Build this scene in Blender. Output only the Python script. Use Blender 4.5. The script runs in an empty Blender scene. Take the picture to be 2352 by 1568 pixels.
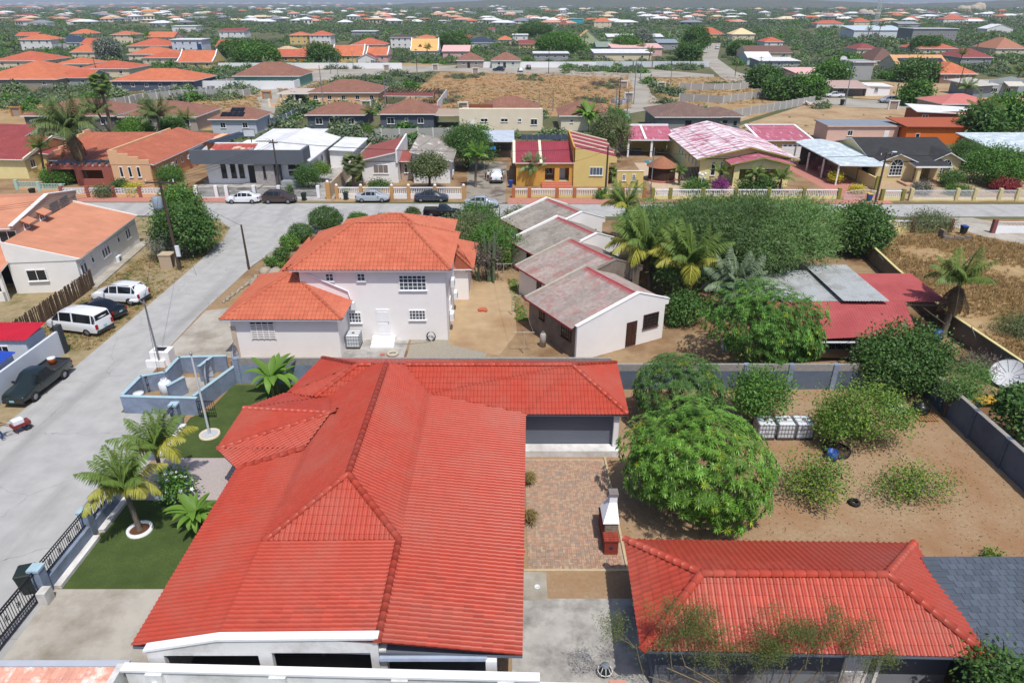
import bpy,bmesh,math,random
import numpy as np
from math import sin,cos,pi,radians,atan2,hypot
from mathutils import Vector,Matrix
random.seed(11)
rng = np.random.default_rng(11)
SC = bpy.context.scene
COL = SC.collection

# ---------------------------------------------------------------- camera
CAMZ,FPX,CX,CY = 24.0,1568.0,1176.0,784.0
PITCH = math.atan(0.4949)
cd = bpy.data.cameras.new('camera');cam = bpy.data.objects.new('camera',cd);COL.objects.link(cam)
cd.sensor_width = 36.0;cd.lens = 24.0;cd.clip_start = 0.1;cd.clip_end = 40000
cam.location = (0,0,CAMZ);cam.rotation_euler = (pi/2 - PITCH,0,0)
SC.camera = cam
# ---------------------------------------------------------------- sky and sun
SUN_EL = radians(64.0)
SHX,SHY = -0.41,0.91                      # direction in which shadows fall
w = bpy.data.worlds.new('World');SC.world = w;w.use_nodes = True
nt = w.node_tree;nt.nodes.clear()
sky = nt.nodes.new('ShaderNodeTexSky');sky.sky_type = 'NISHITA';sky.sun_disc = False
sky.sun_elevation = SUN_EL;sky.sun_rotation = atan2(-SHX,-SHY);sky.air_density = 0.6;sky.dust_density = 2.3;sky.ozone_density = 6.0
bg = nt.nodes.new('ShaderNodeBackground');bg.inputs[1].default_value = 0.15
wo = nt.nodes.new('ShaderNodeOutputWorld')
nt.links.new(sky.outputs[0],bg.inputs[0]);nt.links.new(bg.outputs[0],wo.inputs[0])
sl = bpy.data.lights.new('sun','SUN');sl.energy = 3.7;sl.angle = radians(0.55);sl.color = (1.0,0.96,0.9)
so = bpy.data.objects.new('sun',sl);COL.objects.link(so)
_d = Vector((SHX*cos(SUN_EL),SHY*cos(SUN_EL),-sin(SUN_EL)))
so.rotation_euler = _d.to_track_quat('-Z','Y').to_euler();so.location = (0,0,90)
vs = SC.view_settings;vs.view_transform = 'Standard';vs.look = 'None';vs.exposure = 0.08;vs.gamma = 1.0
SC.cycles.max_bounces = 6;SC.cycles.diffuse_bounces = 3;SC.cycles.transparent_max_bounces = 6
SC.cycles.volume_bounces = 0;SC.cycles.caustics_reflective = False;SC.cycles.caustics_refractive = False
SC.cycles.use_denoising = True

# ---------------------------------------------------------------- helpers
SP,CP = sin(PITCH),cos(PITCH)
def G(u,v,z=0.0):
 """where the place shown at (u, v) of the 2352 x 1568 picture lies, at height z"""
 y = (CY - v)/FPX;x = (u - CX)/FPX
 t = (CAMZ - z)/(SP - CP*y)
 return Vector((x*t,(CP + SP*y)*t,z))
def lin(c): return tuple(((x/255)/12.92 if x/255 <= 0.04045 else ((x/255 + 0.055)/1.055)**2.4) for x in c)
def A(r,g,b,k=0.86):
 c = lin((r,g,b));q = k*(0.80 + 0.2*min(1.0,max(c)*sum(c)/2.0))
 return tuple(min(0.85,x*q) for x in c)

_mats = {}
def _nodes(name):
 m = bpy.data.materials.new(name);m.use_nodes = True
 nt = m.node_tree;b = nt.nodes['Principled BSDF']
 return m,nt,b
def N(nt,typ,**kw):
 n = nt.nodes.new(typ)
 for k,v in kw.items():
  if k.startswith('i'):
   n.inputs[int(k[1:])].default_value = v
  else: setattr(n,k,v)
 return n
def math_(nt,op,a,b=None,c=None):
 n = nt.nodes.new('ShaderNodeMath');n.operation = op
 for i,x in enumerate((a,b,c)):
  if x is None: continue
  if isinstance(x,(int,float)): n.inputs[i].default_value = x
  else: nt.links.new(x,n.inputs[i])
 return n.outputs[0]
def mixc(nt,f,a,b,mode='MIX'):
 n = nt.nodes.new('ShaderNodeMix');n.data_type = 'RGBA';n.blend_type = mode
 for i,x in ((0,f),(6,a),(7,b)):
  if isinstance(x,(int,float)): n.inputs[i].default_value = x
  elif isinstance(x,tuple): n.inputs[i].default_value = (*x[:3],1)
  else: nt.links.new(x,n.inputs[i])
 return n.outputs[2]
def noise(nt,scale,detail=4,vec=None,rough=0.55):
 n = nt.nodes.new('ShaderNodeTexNoise');n.inputs['Scale'].default_value = scale
 n.inputs['Detail'].default_value = detail;n.inputs['Roughness'].default_value = rough
 if vec is None:
  g = nt.nodes.new('ShaderNodeNewGeometry');vec = g.outputs['Position']
 nt.links.new(vec,n.inputs['Vector'])
 return n.outputs['Fac']
def ramp(nt,f,a,b):
 n = nt.nodes.new('ShaderNodeMapRange');nt.links.new(f,n.inputs[0])
 n.inputs[1].default_value = a;n.inputs[2].default_value = b
 return n.outputs[0]
def mul(c,k): return tuple(min(0.9,x*k) for x in c)

def mat(name,col,rough=0.8,var=0.12,sc=1.5,bump=0.0,bsc=30.0,spec=0.3,metal=0.0,col2=None,sc2=0.25,lo=0.45,hi=0.65,coat=0.0,rand=0.0):
 """plain surface: a colour, fine and coarse variation, an optional second (worn or stained) colour, relief"""
 if name in _mats: return _mats[name]
 m,nt,b = _nodes(name)
 f = noise(nt,sc,5)
 c = mixc(nt,ramp(nt,f,0.3,0.7),mul(col,1 - var),mul(col,1 + var))
 if col2 is not None:
  f2 = noise(nt,sc2,6,rough=0.65)
  c = mixc(nt,ramp(nt,f2,lo,hi),c,col2)
 if rand:
  oi = N(nt,'ShaderNodeObjectInfo');k = math_(nt,'MULTIPLY_ADD',oi.outputs['Random'],2*rand,1 - rand)
  hsv = N(nt,'ShaderNodeHueSaturation');nt.links.new(k,hsv.inputs['Value']);nt.links.new(c,hsv.inputs['Color']);c = hsv.outputs[0]
 nt.links.new(c,b.inputs['Base Color'])
 b.inputs['Roughness'].default_value = rough;b.inputs['Metallic'].default_value = metal
 b.inputs['Specular IOR Level'].default_value = spec
 if coat: b.inputs['Coat Weight'].default_value = coat;b.inputs['Coat Roughness'].default_value = 0.05
 if bump:
  bn = N(nt,'ShaderNodeBump');bn.inputs['Strength'].default_value = bump;bn.inputs['Distance'].default_value = 0.03
  nt.links.new(noise(nt,bsc,5),bn.inputs['Height']);nt.links.new(bn.outputs[0],b.inputs['Normal'])
 _mats[name] = m
 return m

def roofmat(name,col,roll=0.25,row=0.38,var=0.12,kind='tile',rough=0.75,col2=None,lo=0.5,hi=0.6,spec=0.3,sc2=0.5,streak=(1,1),depth=0.05):
 """roof covering seen from afar: laid out on the slope's own metres (UV): rolls across, courses up the slope"""
 if name in _mats: return _mats[name]
 m,nt,b = _nodes(name)
 uv = N(nt,'ShaderNodeUVMap');sx = N(nt,'ShaderNodeSeparateXYZ');nt.links.new(uv.outputs[0],sx.inputs[0])
 U,V = sx.outputs[0],sx.outputs[1]
 cx = N(nt,'ShaderNodeCombineXYZ')
 nt.links.new(math_(nt,'FLOOR',math_(nt,'DIVIDE',U,roll)),cx.inputs[0])
 nt.links.new(math_(nt,'FLOOR',math_(nt,'DIVIDE',V,row)),cx.inputs[1])
 wn = N(nt,'ShaderNodeTexWhiteNoise');nt.links.new(cx.outputs[0],wn.inputs[0])
 k = math_(nt,'MULTIPLY_ADD',wn.outputs[0],2*var,1 - var)
 cc = N(nt,'ShaderNodeCombineColor')
 for i in range(3): nt.links.new(k,cc.inputs[i])
 c = mixc(nt,1.0,col,cc.outputs[0],'MULTIPLY')
 c = mixc(nt,ramp(nt,noise(nt,0.6,4),0.35,0.7),c,mul(col,0.8))
 if col2 is not None:
  mp = N(nt,'ShaderNodeMapping');nt.links.new(uv.outputs[0],mp.inputs[0]);mp.inputs['Scale'].default_value = (streak[0],streak[1],1)
  c = mixc(nt,ramp(nt,noise(nt,sc2,7,mp.outputs[0],0.7),lo,hi),c,col2)
 su = math_(nt,'SINE',math_(nt,'MULTIPLY',U,2*pi/roll))
 fv = math_(nt,'FRACT',math_(nt,'DIVIDE',V,row))
 if kind == 'tile': h = math_(nt,'ADD',math_(nt,'MULTIPLY',su,0.5),math_(nt,'MULTIPLY',fv,-0.9))
 elif kind == 'corr': h = math_(nt,'MULTIPLY',su,0.5)
 else: h = math_(nt,'MULTIPLY',fv,-0.6)
 if kind != 'corr':
  edge = math_(nt,'GREATER_THAN',fv,0.88)
  c = mixc(nt,math_(nt,'MULTIPLY',edge,0.35),c,mul(col,0.35))
 bn = N(nt,'ShaderNodeBump');bn.inputs['Strength'].default_value = 1.0;bn.inputs['Distance'].default_value = depth
 nt.links.new(h,bn.inputs['Height']);nt.links.new(bn.outputs[0],b.inputs['Normal'])
 nt.links.new(c,b.inputs['Base Color'])
 b.inputs['Roughness'].default_value = rough;b.inputs['Specular IOR Level'].default_value = spec
 _mats[name] = m
 return m

def leafmat(name,col,trans=0.3,rough=0.5,spec=0.3):
 if name in _mats: return _mats[name]
 col = tuple(c*1.6 for c in col)
 m,nt,b = _nodes(name)
 at = N(nt,'ShaderNodeAttribute');at.attribute_name = 'tint'
 c = mixc(nt,1.0,col,at.outputs['Color'],'MULTIPLY')
 nt.links.new(c,b.inputs['Base Color']);b.inputs['Roughness'].default_value = rough
 b.inputs['Specular IOR Level'].default_value = spec
 tr = N(nt,'ShaderNodeBsdfTranslucent');nt.links.new(mixc(nt,1.0,c,(1.0,1.15,0.6),'MULTIPLY'),tr.inputs[0])
 mx = N(nt,'ShaderNodeMixShader');mx.inputs[0].default_value = trans
 nt.links.new(b.outputs[0],mx.inputs[1]);nt.links.new(tr.outputs[0],mx.inputs[2])
 nt.links.new(mx.outputs[0],nt.nodes['Material Output'].inputs[0])
 _mats[name] = m
 return m

def glassmat(name,col=(0.015,0.02,0.025),rough=0.08):
 if name in _mats: return _mats[name]
 m,nt,b = _nodes(name);b.inputs['Base Color'].default_value = (*col,1)
 b.inputs['Roughness'].default_value = rough;b.inputs['Specular IOR Level'].default_value = 0.6
 _mats[name] = m;return m

def tag(o,label=None,cat=None,group=None,kind=None):
 if label: o['label'] = label
 if cat: o['category'] = cat
 if group: o['group'] = group
 if kind: o['kind'] = kind
 return o
def link(o,parent=None):
 COL.objects.link(o)
 if parent is not None: o.parent = parent
 return o
def thing(name,label,cat,loc=(0,0,0),rz=0.0,group=None):
 o = bpy.data.objects.new(name,None);COL.objects.link(o);o.empty_display_size = 0.2
 o.location = loc;o.rotation_euler = (0,0,rz)
 return tag(o,label,cat,group)
def inst(name,me,parent=None,mx=None,loc=None,rz=0.0):
 o = bpy.data.objects.new(name,me);link(o,parent)
 if mx is not None: o.matrix_local = mx
 if loc is not None: o.location = loc;o.rotation_euler = (0,0,rz)
 return o
def copy_tree(o,parent=None):
 c = o.copy();COL.objects.link(c)
 if parent is not None: c.parent = parent
 for ch in list(o.children): copy_tree(ch,c)
 return c

class MB:
 """collects faces, builds one mesh object"""
 def __init__(s): s.v = [];s.f = [];s.m = [];s.sm = [];s.T = None
 def add(s,pts,faces,m=0,smooth=False):
  o = len(s.v)
  for p in pts:
   p = Vector(p);s.v.append(s.T @ p if s.T is not None else p)
  for f in faces: s.f.append([i + o for i in f]);s.m.append(m);s.sm.append(smooth)
  return s
 def poly(s,pts,m=0): return s.add(pts,[list(range(len(pts)))],m)
 def box(s,x0,y0,z0,x1,y1,z1,m=0):
  return s.add([(x0,y0,z0),(x1,y0,z0),(x1,y1,z0),(x0,y1,z0),(x0,y0,z1),(x1,y0,z1),(x1,y1,z1),(x0,y1,z1)],
              [(0,3,2,1),(4,5,6,7),(0,1,5,4),(1,2,6,5),(2,3,7,6),(3,0,4,7)],m)
 def bbox(s,x0,y0,z0,x1,y1,z1,b=0.03,m=0):
  """box with chamfered upright and top edges"""
  a = [(x0+b,y0),(x1-b,y0),(x1,y0+b),(x1,y1-b),(x1-b,y1),(x0+b,y1),(x0,y1-b),(x0,y0+b)]
  c = [(x0+2*b,y0+b),(x1-2*b,y0+b),(x1-b,y0+2*b),(x1-b,y1-2*b),(x1-2*b,y1-b),(x0+2*b,y1-b),(x0+b,y1-2*b),(x0+b,y0+2*b)]
  P = [(x,y,z0) for x,y in a] + [(x,y,z1-b) for x,y in a] + [(x,y,z1) for x,y in c]
  F = [tuple(reversed(range(8))),tuple(range(16,24))]
  for k in (0,8):
   for i in range(8): j = (i+1) % 8;F.append((k+i,k+j,k+8+j,k+8+i))
  return s.add(P,F,m)
 def prism(s,pts,z0,z1,m=0):
  n = len(pts)
  if sum(pts[i][0]*pts[(i+1)%n][1] - pts[(i+1)%n][0]*pts[i][1] for i in range(n)) < 0: pts = pts[::-1]
  P = [(p[0],p[1],z0) for p in pts] + [(p[0],p[1],z1) for p in pts]
  F = [tuple(reversed(range(n))),tuple(range(n,2*n))] + [(i,(i+1)%n,n+(i+1)%n,n+i) for i in range(n)]
  return s.add(P,F,m)
 def tube(s,pts,rad,n=8,m=0,cap=True,smooth=True):
  pts = [Vector(p) for p in pts];L = len(pts)
  if not hasattr(rad,'__len__'): rad = [rad]*L
  P = [];ref = None
  for i,p in enumerate(pts):
   d = (pts[min(i+1,L-1)] - pts[max(i-1,0)]).normalized()
   if ref is None: ref = Vector((1,0,0)) if abs(d.x) < 0.8 else Vector((0,1,0))
   a = d.cross(ref).normalized();b = d.cross(a);ref = -b if False else ref
   for k in range(n):
    t = 2*pi*k/n;P.append(p + (a*cos(t) + b*sin(t))*rad[i])
  F = [(i*n+k,i*n+(k+1)%n,(i+1)*n+(k+1)%n,(i+1)*n+k) for i in range(L-1) for k in range(n)]
  s.add(P,F,m,smooth)
  if cap:
   s.add(P[:n],[list(range(n))],m);s.add(P[-n:],[list(range(n))[::-1]],m)
  return s
 def cyl(s,p0,p1,r0,r1=None,n=12,m=0): return s.tube([p0,p1],[r0,r0 if r1 is None else r1],n,m)
 def lathe(s,prof,n=16,m=0,c=(0,0)):
  L = len(prof);P = [(c[0]+r*cos(2*pi*k/n),c[1]+r*sin(2*pi*k/n),z) for r,z in prof for k in range(n)]
  F = [(i*n+k,i*n+(k+1)%n,(i+1)*n+(k+1)%n,(i+1)*n+k) for i in range(L-1) for k in range(n)]
  return s.add(P,F,m,True)
 def blob(s,c,r,n=10,m=0,jit=0.0):
  P = [];F = []
  for i in range(n+1):
   th = pi*i/n
   for k in range(2*n):
    ph = pi*k/n;q = 1 + random.uniform(-jit,jit)
    P.append((c[0]+r[0]*sin(th)*cos(ph)*q,c[1]+r[1]*sin(th)*sin(ph)*q,c[2]+r[2]*cos(th)*q))
  for i in range(n):
   for k in range(2*n): F.append((i*2*n+k,(i+1)*2*n+k,(i+1)*2*n+(k+1)%(2*n),i*2*n+(k+1)%(2*n)))
  return s.add(P,F,m,True)
 def mesh(s,name,mats,uv=False):
  me = bpy.data.meshes.new(name);me.from_pydata([tuple(p) for p in s.v],[],s.f)
  if not isinstance(mats,(list,tuple)): mats = [mats]
  for m in mats: me.materials.append(m)
  me.polygons.foreach_set('material_index',s.m);me.polygons.foreach_set('use_smooth',s.sm)
  if uv:
   ul = me.uv_layers.new(name='UVMap')
   for p in me.polygons:
    n = p.normal;e = Vector((-n.y,n.x,0));e = e.normalized() if e.length > 1e-4 else Vector((1,0,0))
    d = n.cross(e)
    for li in p.loop_indices:
     q = me.vertices[me.loops[li].vertex_index].co;ul.data[li].uv = (q.dot(e),q.dot(d))
  me.update()
  return me
 def build(s,name,mats,parent=None,uv=False,**kw):
  o = bpy.data.objects.new(name,s.mesh(name,mats,uv));link(o,parent);return o

def np_mesh(name,V,Q,mats,tint=None,smooth=False):
 """big mesh of quads from arrays"""
 me = bpy.data.meshes.new(name);n = len(V);q = len(Q)
 me.vertices.add(n);me.vertices.foreach_set('co',np.ascontiguousarray(V,dtype=np.float32).ravel())
 me.loops.add(q*4);me.loops.foreach_set('vertex_index',np.ascontiguousarray(Q,dtype=np.int32).ravel())
 me.polygons.add(q);me.polygons.foreach_set('loop_start',np.arange(0,q*4,4,dtype=np.int32))
 if smooth: me.polygons.foreach_set('use_smooth',np.ones(q,dtype=bool))
 for m in (mats if isinstance(mats,(list,tuple)) else [mats]): me.materials.append(m)
 if tint is not None:
  a = me.color_attributes.new('tint','FLOAT_COLOR','POINT')
  a.data.foreach_set('color',np.ascontiguousarray(np.concatenate([tint,np.ones((n,1))],1),dtype=np.float32).ravel())
 me.update(calc_edges=True);me.validate()
 return me

# ---------------------------------------------------------------- ground sheets
_sh = [0]
def sheet(name,pts,m,lvl=1,kind='structure',world=False):
 _sh[0] += 1;z = 0.006*lvl + 0.0001*_sh[0]
 P = [Vector((p[0],p[1],0)) if world else G(*p[:2]) for p in pts]
 mb = MB();mb.poly([(p.x,p.y,z) for p in P])
 o = mb.build(name,m)
 n = o.data.polygons[0].normal
 if n.z < 0: o.data.flip_normals()
 return tag(o,kind=kind)

def roadmat():
 m,nt,b = _nodes('road_concrete');g = N(nt,'ShaderNodeNewGeometry');P = g.outputs['Position']
 mp = N(nt,'ShaderNodeMapping');nt.links.new(P,mp.inputs[0]);mp.inputs['Scale'].default_value = (1.0,0.09,1)
 c = mixc(nt,ramp(nt,noise(nt,0.8,5),0.35,0.7),A(194,193,189,0.86),A(180,179,176,0.86))
 c = mixc(nt,math_(nt,'MULTIPLY',ramp(nt,noise(nt,0.5,4,mp.outputs[0]),0.5,0.72),0.6),c,A(156,155,152,0.86))
 c = mixc(nt,math_(nt,'MULTIPLY',ramp(nt,noise(nt,0.35,6,rough=0.7),0.62,0.7),0.35),c,A(206,198,184,0.86))
 v = N(nt,'ShaderNodeTexVoronoi');v.feature = 'DISTANCE_TO_EDGE';v.inputs['Scale'].default_value = 0.16
 wv = N(nt,'ShaderNodeVectorMath');wv.operation = 'ADD';nt.links.new(P,wv.inputs[0]);ns = N(nt,'ShaderNodeTexNoise');ns.inputs['Scale'].default_value = 0.9;nt.links.new(P,ns.inputs['Vector']);nt.links.new(ns.outputs['Color'],wv.inputs[1]);nt.links.new(wv.outputs[0],v.inputs['Vector'])
 c = mixc(nt,math_(nt,'MULTIPLY',math_(nt,'LESS_THAN',v.outputs['Distance'],0.0035),0.3),c,A(110,108,104))
 c = mixc(nt,math_(nt,'MULTIPLY',ramp(nt,noise(nt,2.2,3),0.74,0.78),0.7),c,A(104,102,100))
 nt.links.new(c,b.inputs['Base Color']);b.inputs['Roughness'].default_value = 0.9;b.inputs['Specular IOR Level'].default_value = 0.25
 bn = N(nt,'ShaderNodeBump');bn.inputs['Strength'].default_value = 0.25;bn.inputs['Distance'].default_value = 0.02;nt.links.new(noise(nt,25,4),bn.inputs['Height']);nt.links.new(bn.outputs[0],b.inputs['Normal']);return m
M_ROAD = roadmat()
M_ROAD2 = mat('back_road',A(190,184,172,0.8),0.9,0.07,0.4,col2=A(172,160,140,0.8),sc2=0.1)
M_DIRT = mat('yard_dirt',A(178,150,118,0.86),0.95,0.14,5,0.6,14,col2=A(166,126,90,0.86),sc2=0.22,lo=0.42,hi=0.68)
M_SOIL = mat('bare_soil',A(176,148,112,0.8),0.95,0.12,2,0.4,14,col2=A(140,104,72,0.8),sc2=0.18)
M_SCRUB = mat('scrub_ground',A(128,124,88,0.8),0.95,0.2,0.3,col2=A(98,106,68,0.8),sc2=0.02,lo=0.35,hi=0.6)
M_DRY = mat('dry_grass_ground',A(190,162,118,0.84),0.95,0.15,1.2,0.5,9,col2=A(166,130,90,0.84),sc2=0.12)
M_RED = mat('red_earth',A(188,146,102,0.84),0.95,0.12,0.5,0.3,5,col2=A(180,154,116,0.84),sc2=0.07,lo=0.4,hi=0.65)
M_SAND = mat('pale_sand',A(200,172,134,0.8),0.95,0.1,1,0.3,10,col2=A(176,142,104,0.8),sc2=0.15)
M_CONC = mat('stained_concrete',A(200,193,180,0.8),0.85,0.07,1.2,0.2,20,col2=A(158,148,130,0.8),sc2=0.35,lo=0.45,hi=0.72)
M_CONC2 = mat('slab_concrete',A(196,192,184,0.8),0.8,0.12,1.6,0.2,20,col2=A(150,146,140,0.8),sc2=0.6,lo=0.45,hi=0.65)
M_PAVE = mat('speckled_paving',A(196,184,180,0.8),0.8,0.16,14)
M_PINKP = mat('pink_paving',A(206,142,126,0.8),0.85,0.08,2)
M_TURF = mat('turf',A(84,102,50,0.95),0.95,0.25,12,0.8,60,col2=A(66,84,38,0.95),sc2=0.7,lo=0.4,hi=0.7)
M_WEED = mat('weedy_ground',A(172,154,118,0.84),0.95,0.16,2,0.5,9,col2=A(126,122,76,0.84),sc2=0.35,lo=0.5,hi=0.66)

def ground():
 # one sheet to the horizon, low rise far off
 V = [];F = []
 xs = [-10500,-8000,-5000,-3000,-2000,-1200,-700,-300,0,300,700,1200,2000,3000,5000,8000,10500]
 ys = [-60,0,300,600,900,1300,1800,2400,3200,4200,6000,9000,12500]
 for y in ys:
  for x in xs: V.append((x,y,0.0))
 n = len(xs)
 for j in range(len(ys)-1):
  for i in range(n-1): F.append((j*n+i,j*n+i+1,(j+1)*n+i+1,(j+1)*n+i))
 mb = MB();mb.add(V,F);tag(mb.build('ground',M_SCRUB),kind='structure')
ground()
S = sheet
# street with the side road, in world metres (side road runs straight away from the camera on the left)
S('road',[(-140,84.6),(-41,84.2),(-36.5,82.5),(-33.6,79),(-32.6,74),(-32.3,60),(-32.2,48),(-32.2,38),(-32.6,30),(-33,10),(-20.5,10),
   (-20.9,22),(-21.2,36),(-22.4,37.9),(-25.6,38),(-26.1,44),(-26.7,47.5),(-26.9,54),(-26.5,66),(-25.4,73),(-21.5,79.5),(-14,82.6),(-6,83.6),(4,83.8),(160,83.6),(160,89.6),(4,89.6),(-40,90.4),(-140,90.8)],M_ROAD,3,world=True)
S('yard',[(-21.2,16),(28.2,16),(28.2,41),(-21.2,41)],M_DIRT,1,world=True)
S('lawn',[(-20.8,22.98),(-12,22.98),(-12,29.2),(-20.8,29.2)],M_TURF,2,world=True)
S('lawn',[(-20.8,33.0),(-12,33.0),(-12,41.6),(-19.6,41.6),(-19.9,38.4),(-20.8,37.4)],M_TURF,2,world=True)
S('lawn',[(-20.8,29.2),(-12,29.2),(-12,33.0),(-20.8,33.0)],M_PAVE,3,world=True).name = 'path'
S('driveway',[(-21.3,16),(-11,16),(-11,22.96),(-20.9,22.96)],M_CONC,2,world=True)
S('driveway',[(0,16),(5.6,16),(5.6,22.4),(0,22.4)],M_CONC2,4,world=True)
S('path',[(0.3,22.3),(1.6,22.3),(1.6,24.0),(0.3,24.0)],M_CONC,5,world=True)
# neighbour behind: yards
S('yard',[(-26.2,38),(-19,42),(7,41.6),(28.4,41.6),(28.4,16),(37,16),(38.2,82),(-14,82.4),(-22,79.4),(-25.6,72.5),(-26.6,64),(-27.0,54),(-26.8,47)],M_SOIL,1,world=True)
S('driveway',[(-26.6,46.0),(-19.4,45.6),(-19.4,54.6),(-21,56.6),(-26.7,54.5)],M_CONC,3,world=True)
S('driveway',[(-13.2,45.4),(-8.2,45.4),(-8.2,51.4),(-13.2,51.4)],M_CONC2,3,world=True)
S('gravel_patch',[(-8.0,45.4),(-2.2,45.2),(-1.2,49),(-3.6,52),(-8.0,51.4)],mat('fine_gravel',A(176,168,150,0.8),0.95,0.15,6,0.4,30),2,world=True)
S('sand_patch',[(-5,48),(-1.0,46),(0.4,50),(0.2,58),(-1.5,66),(-4.2,70),(-5.4,60)],M_SAND,3,world=True)
# verge and lot left of the side road
S('verge',[(-32.5,20),(-32.0,48),(-32.2,62),(-32.6,74),(-33.6,79.3),(-37,82.9),(-60,84.3),(-60,10),(-32.9,10)],M_WEED,1,world=True)
# dry lot on the right, beyond the neighbour's wall
S('dry_lot',[(38.2,82.4),(37.5,70),(35.3,51),(35.7,42),(36,20),(80,20),(100,82.4)],M_DRY,2,world=True)
S('driveway',[(51.5,83.2),(57.5,83.2),(66,72),(90,60),(90,48),(66,62),(54,76)],M_CONC,4,world=True)
# north side of the street
S('yard',[(-140,91),(160,90.5),(160,128),(-140,128)],M_SOIL,1,world=True)
S('pavement',[(-60,90.8),(-38.5,90.7),(-38.5,93.0),(-60,93.2)],M_PINKP,3,world=True)
S('pavement',[(-0.6,89.7),(18.8,89.7),(18.8,92.4),(-0.6,92.8)],M_PINKP,4,world=True)
S('driveway',[(-6.2,90),(-0.9,90),(-0.9,117),(-7.4,117)],mat('wet_concrete',A(176,166,150,0.8),0.6,0.12,0.7,col2=A(120,108,96,0.8),sc2=0.3,lo=0.5,hi=0.6),3,world=True)
S('driveway',[(-24.2,91),(-19.5,91),(-20.5,118),(-22.8,118)],M_SAND,3,world=True)
S('driveway',[(45.4,91.5),(50.2,91.5),(52.0,117),(44.2,117)],M_PINKP,3,world=True)
S('pavement',[(37.5,89.8),(51.0,89.8),(51.0,91.6),(37.5,91.6)],M_PINKP,5,world=True)
S('yard',[(20.5,92.5),(33,92.5),(33,116),(20.5,116)],mat('cream_paving',A(214,190,160,0.8),0.85,0.08,2),2,world=True)
S('yard',[(51.5,91.5),(82,91.5),(82,112),(51.5,112)],mat('tan_paving',A(196,170,140,0.8),0.85,0.1,1.5),2,world=True)
S('yard',[(-46,91.5),(-24.5,91.5),(-24.5,112),(-46,112)],M_CONC2,2,world=True)
# back streets and lots
S('red_lot',[(895,255),(970,195),(1010,166),(1440,170),(1462,205),(1440,250),(1300,268),(1000,268)],M_RED,2)
S('back_street',[(610,172),(760,160),(900,152),(1080,150),(1350,156),(1500,160),(1640,172),(1640,178),(1482,178),(1495,215),(1530,246),(1440,262),(1400,262),(1440,250),(1455,205),(1440,178),(1000,164),(800,176),(690,206),(640,222),(620,300),(560,300),(600,205)],M_ROAD2,3)
S('back_street',[(1612,100),(1655,100),(1648,135),(1690,165),(1800,200),(1960,228),(2120,236),(2352,236),(2352,250),(2100,252),(1940,246),(1760,212),(1660,182),(1614,140)],M_ROAD2,3)
S('brown_lot',[(1485,180),(1640,176),(1760,214),(1850,234),(1700,280),(1540,240)],M_DRY,2)
S('brown_lot',[(1690,292),(1860,238),(2000,250),(2200,250),(2200,330),(1820,332)],M_SAND,2)
S('brown_lot',[(-40,225),(240,232),(430,232),(640,210),(690,206),(640,240),(560,300),(-40,300)],M_DRY,2)
S('brown_lot',[(700,158),(990,142),(1020,150),(900,153),(700,175)],M_DRY,2)
S('brown_lot',[(1950,190),(2352,180),(2352,236),(2120,236),(1960,226)],M_SAND,2)

# ---------------------------------------------------------------- building kit
M_WHITE = mat('white_paint',(.8,.79,.77),0.7,0.04,1.2,0.1,40,col2=A(214,208,198),sc2=0.3,lo=0.55,hi=0.8)
M_WTRIM = mat('white_trim',(.8,.8,.8),0.6,0.03,2)
M_GLASS = glassmat('window_glass')
M_DARK = mat('painted_shade',(0.02,0.02,0.022),0.9,0.2,1)  # near-black colour standing in for shade on solid walls
M_BLACKM = mat('black_iron',(0.02,0.02,0.022),0.5,0.1,5,spec=0.4)
M_GALV = mat('galvanised_steel',A(170,174,178),0.45,0.08,2,metal=0.5)
M_RUST = mat('rusty_steel',A(120,84,62),0.85,0.2,6)
M_PLAST = mat('white_plastic',A(232,236,240),0.45,0.03,2)
M_WOODP = mat('pole_wood',A(92,80,68),0.9,0.2,6)
SIDE = {'s': 0.0,'e': pi/2,'n': pi,'w': -pi/2}
_wc = {}
def win_mesh(w,h,cols,rows,fm,gm,ft=0.07,arch=False):
 k = (round(w,2),round(h,2),cols,rows,fm.name,gm.name,ft,arch)
 if k in _wc: return _wc[k]
 f = MB();W = w/2
 for x0,x1,z0,z1 in ((-W,-W+ft,0,h),(W-ft,W,0,h),(-W+ft,W-ft,0,ft),(-W+ft,W-ft,h-ft,h)): f.box(x0,-0.06,z0,x1,0.02,z1)
 for i in range(1,cols): x = -W + w*i/cols;f.box(x-ft*0.35,-0.05,ft,x+ft*0.35,0.01,h-ft)
 for i in range(1,rows): z = h*i/rows;f.box(-W+ft,-0.045,z-ft*0.3,W-ft,0.01,z+ft*0.3)
 f.box(-W-0.05,-0.12,-0.06,W+0.05,0.02,0.0)
 p = MB();p.box(-W+ft*0.8,-0.03,ft*0.8,W-ft*0.8,0.0,h-ft*0.8)
 if arch:
  n = 12;P = [(W*cos(pi*i/n),-0.03,h + W*sin(pi*i/n)) for i in range(n+1)];p.poly(P[::-1])
  for i in range(n):
   a,b = pi*i/n,pi*(i+1)/n
   q = [(W*cos(a),h+W*sin(a)),(W*cos(b),h+W*sin(b)),((W-ft)*cos(b),h+(W-ft)*sin(b)),((W-ft)*cos(a),h+(W-ft)*sin(a))]
   f.add([(x,-0.06,z) for x,z in q] + [(x,0.02,z) for x,z in q],[(0,1,2,3),(4,7,6,5),(0,4,5,1),(2,6,7,3)])
  for a in (pi/4,pi/2,3*pi/4): f.tube([(0,-0.045,h),(W*0.97*cos(a),-0.045,h+W*0.97*sin(a))],ft*0.3,4)
 _wc[k] = (f.mesh('window',fm),p.mesh('pane',gm));return _wc[k]

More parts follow.
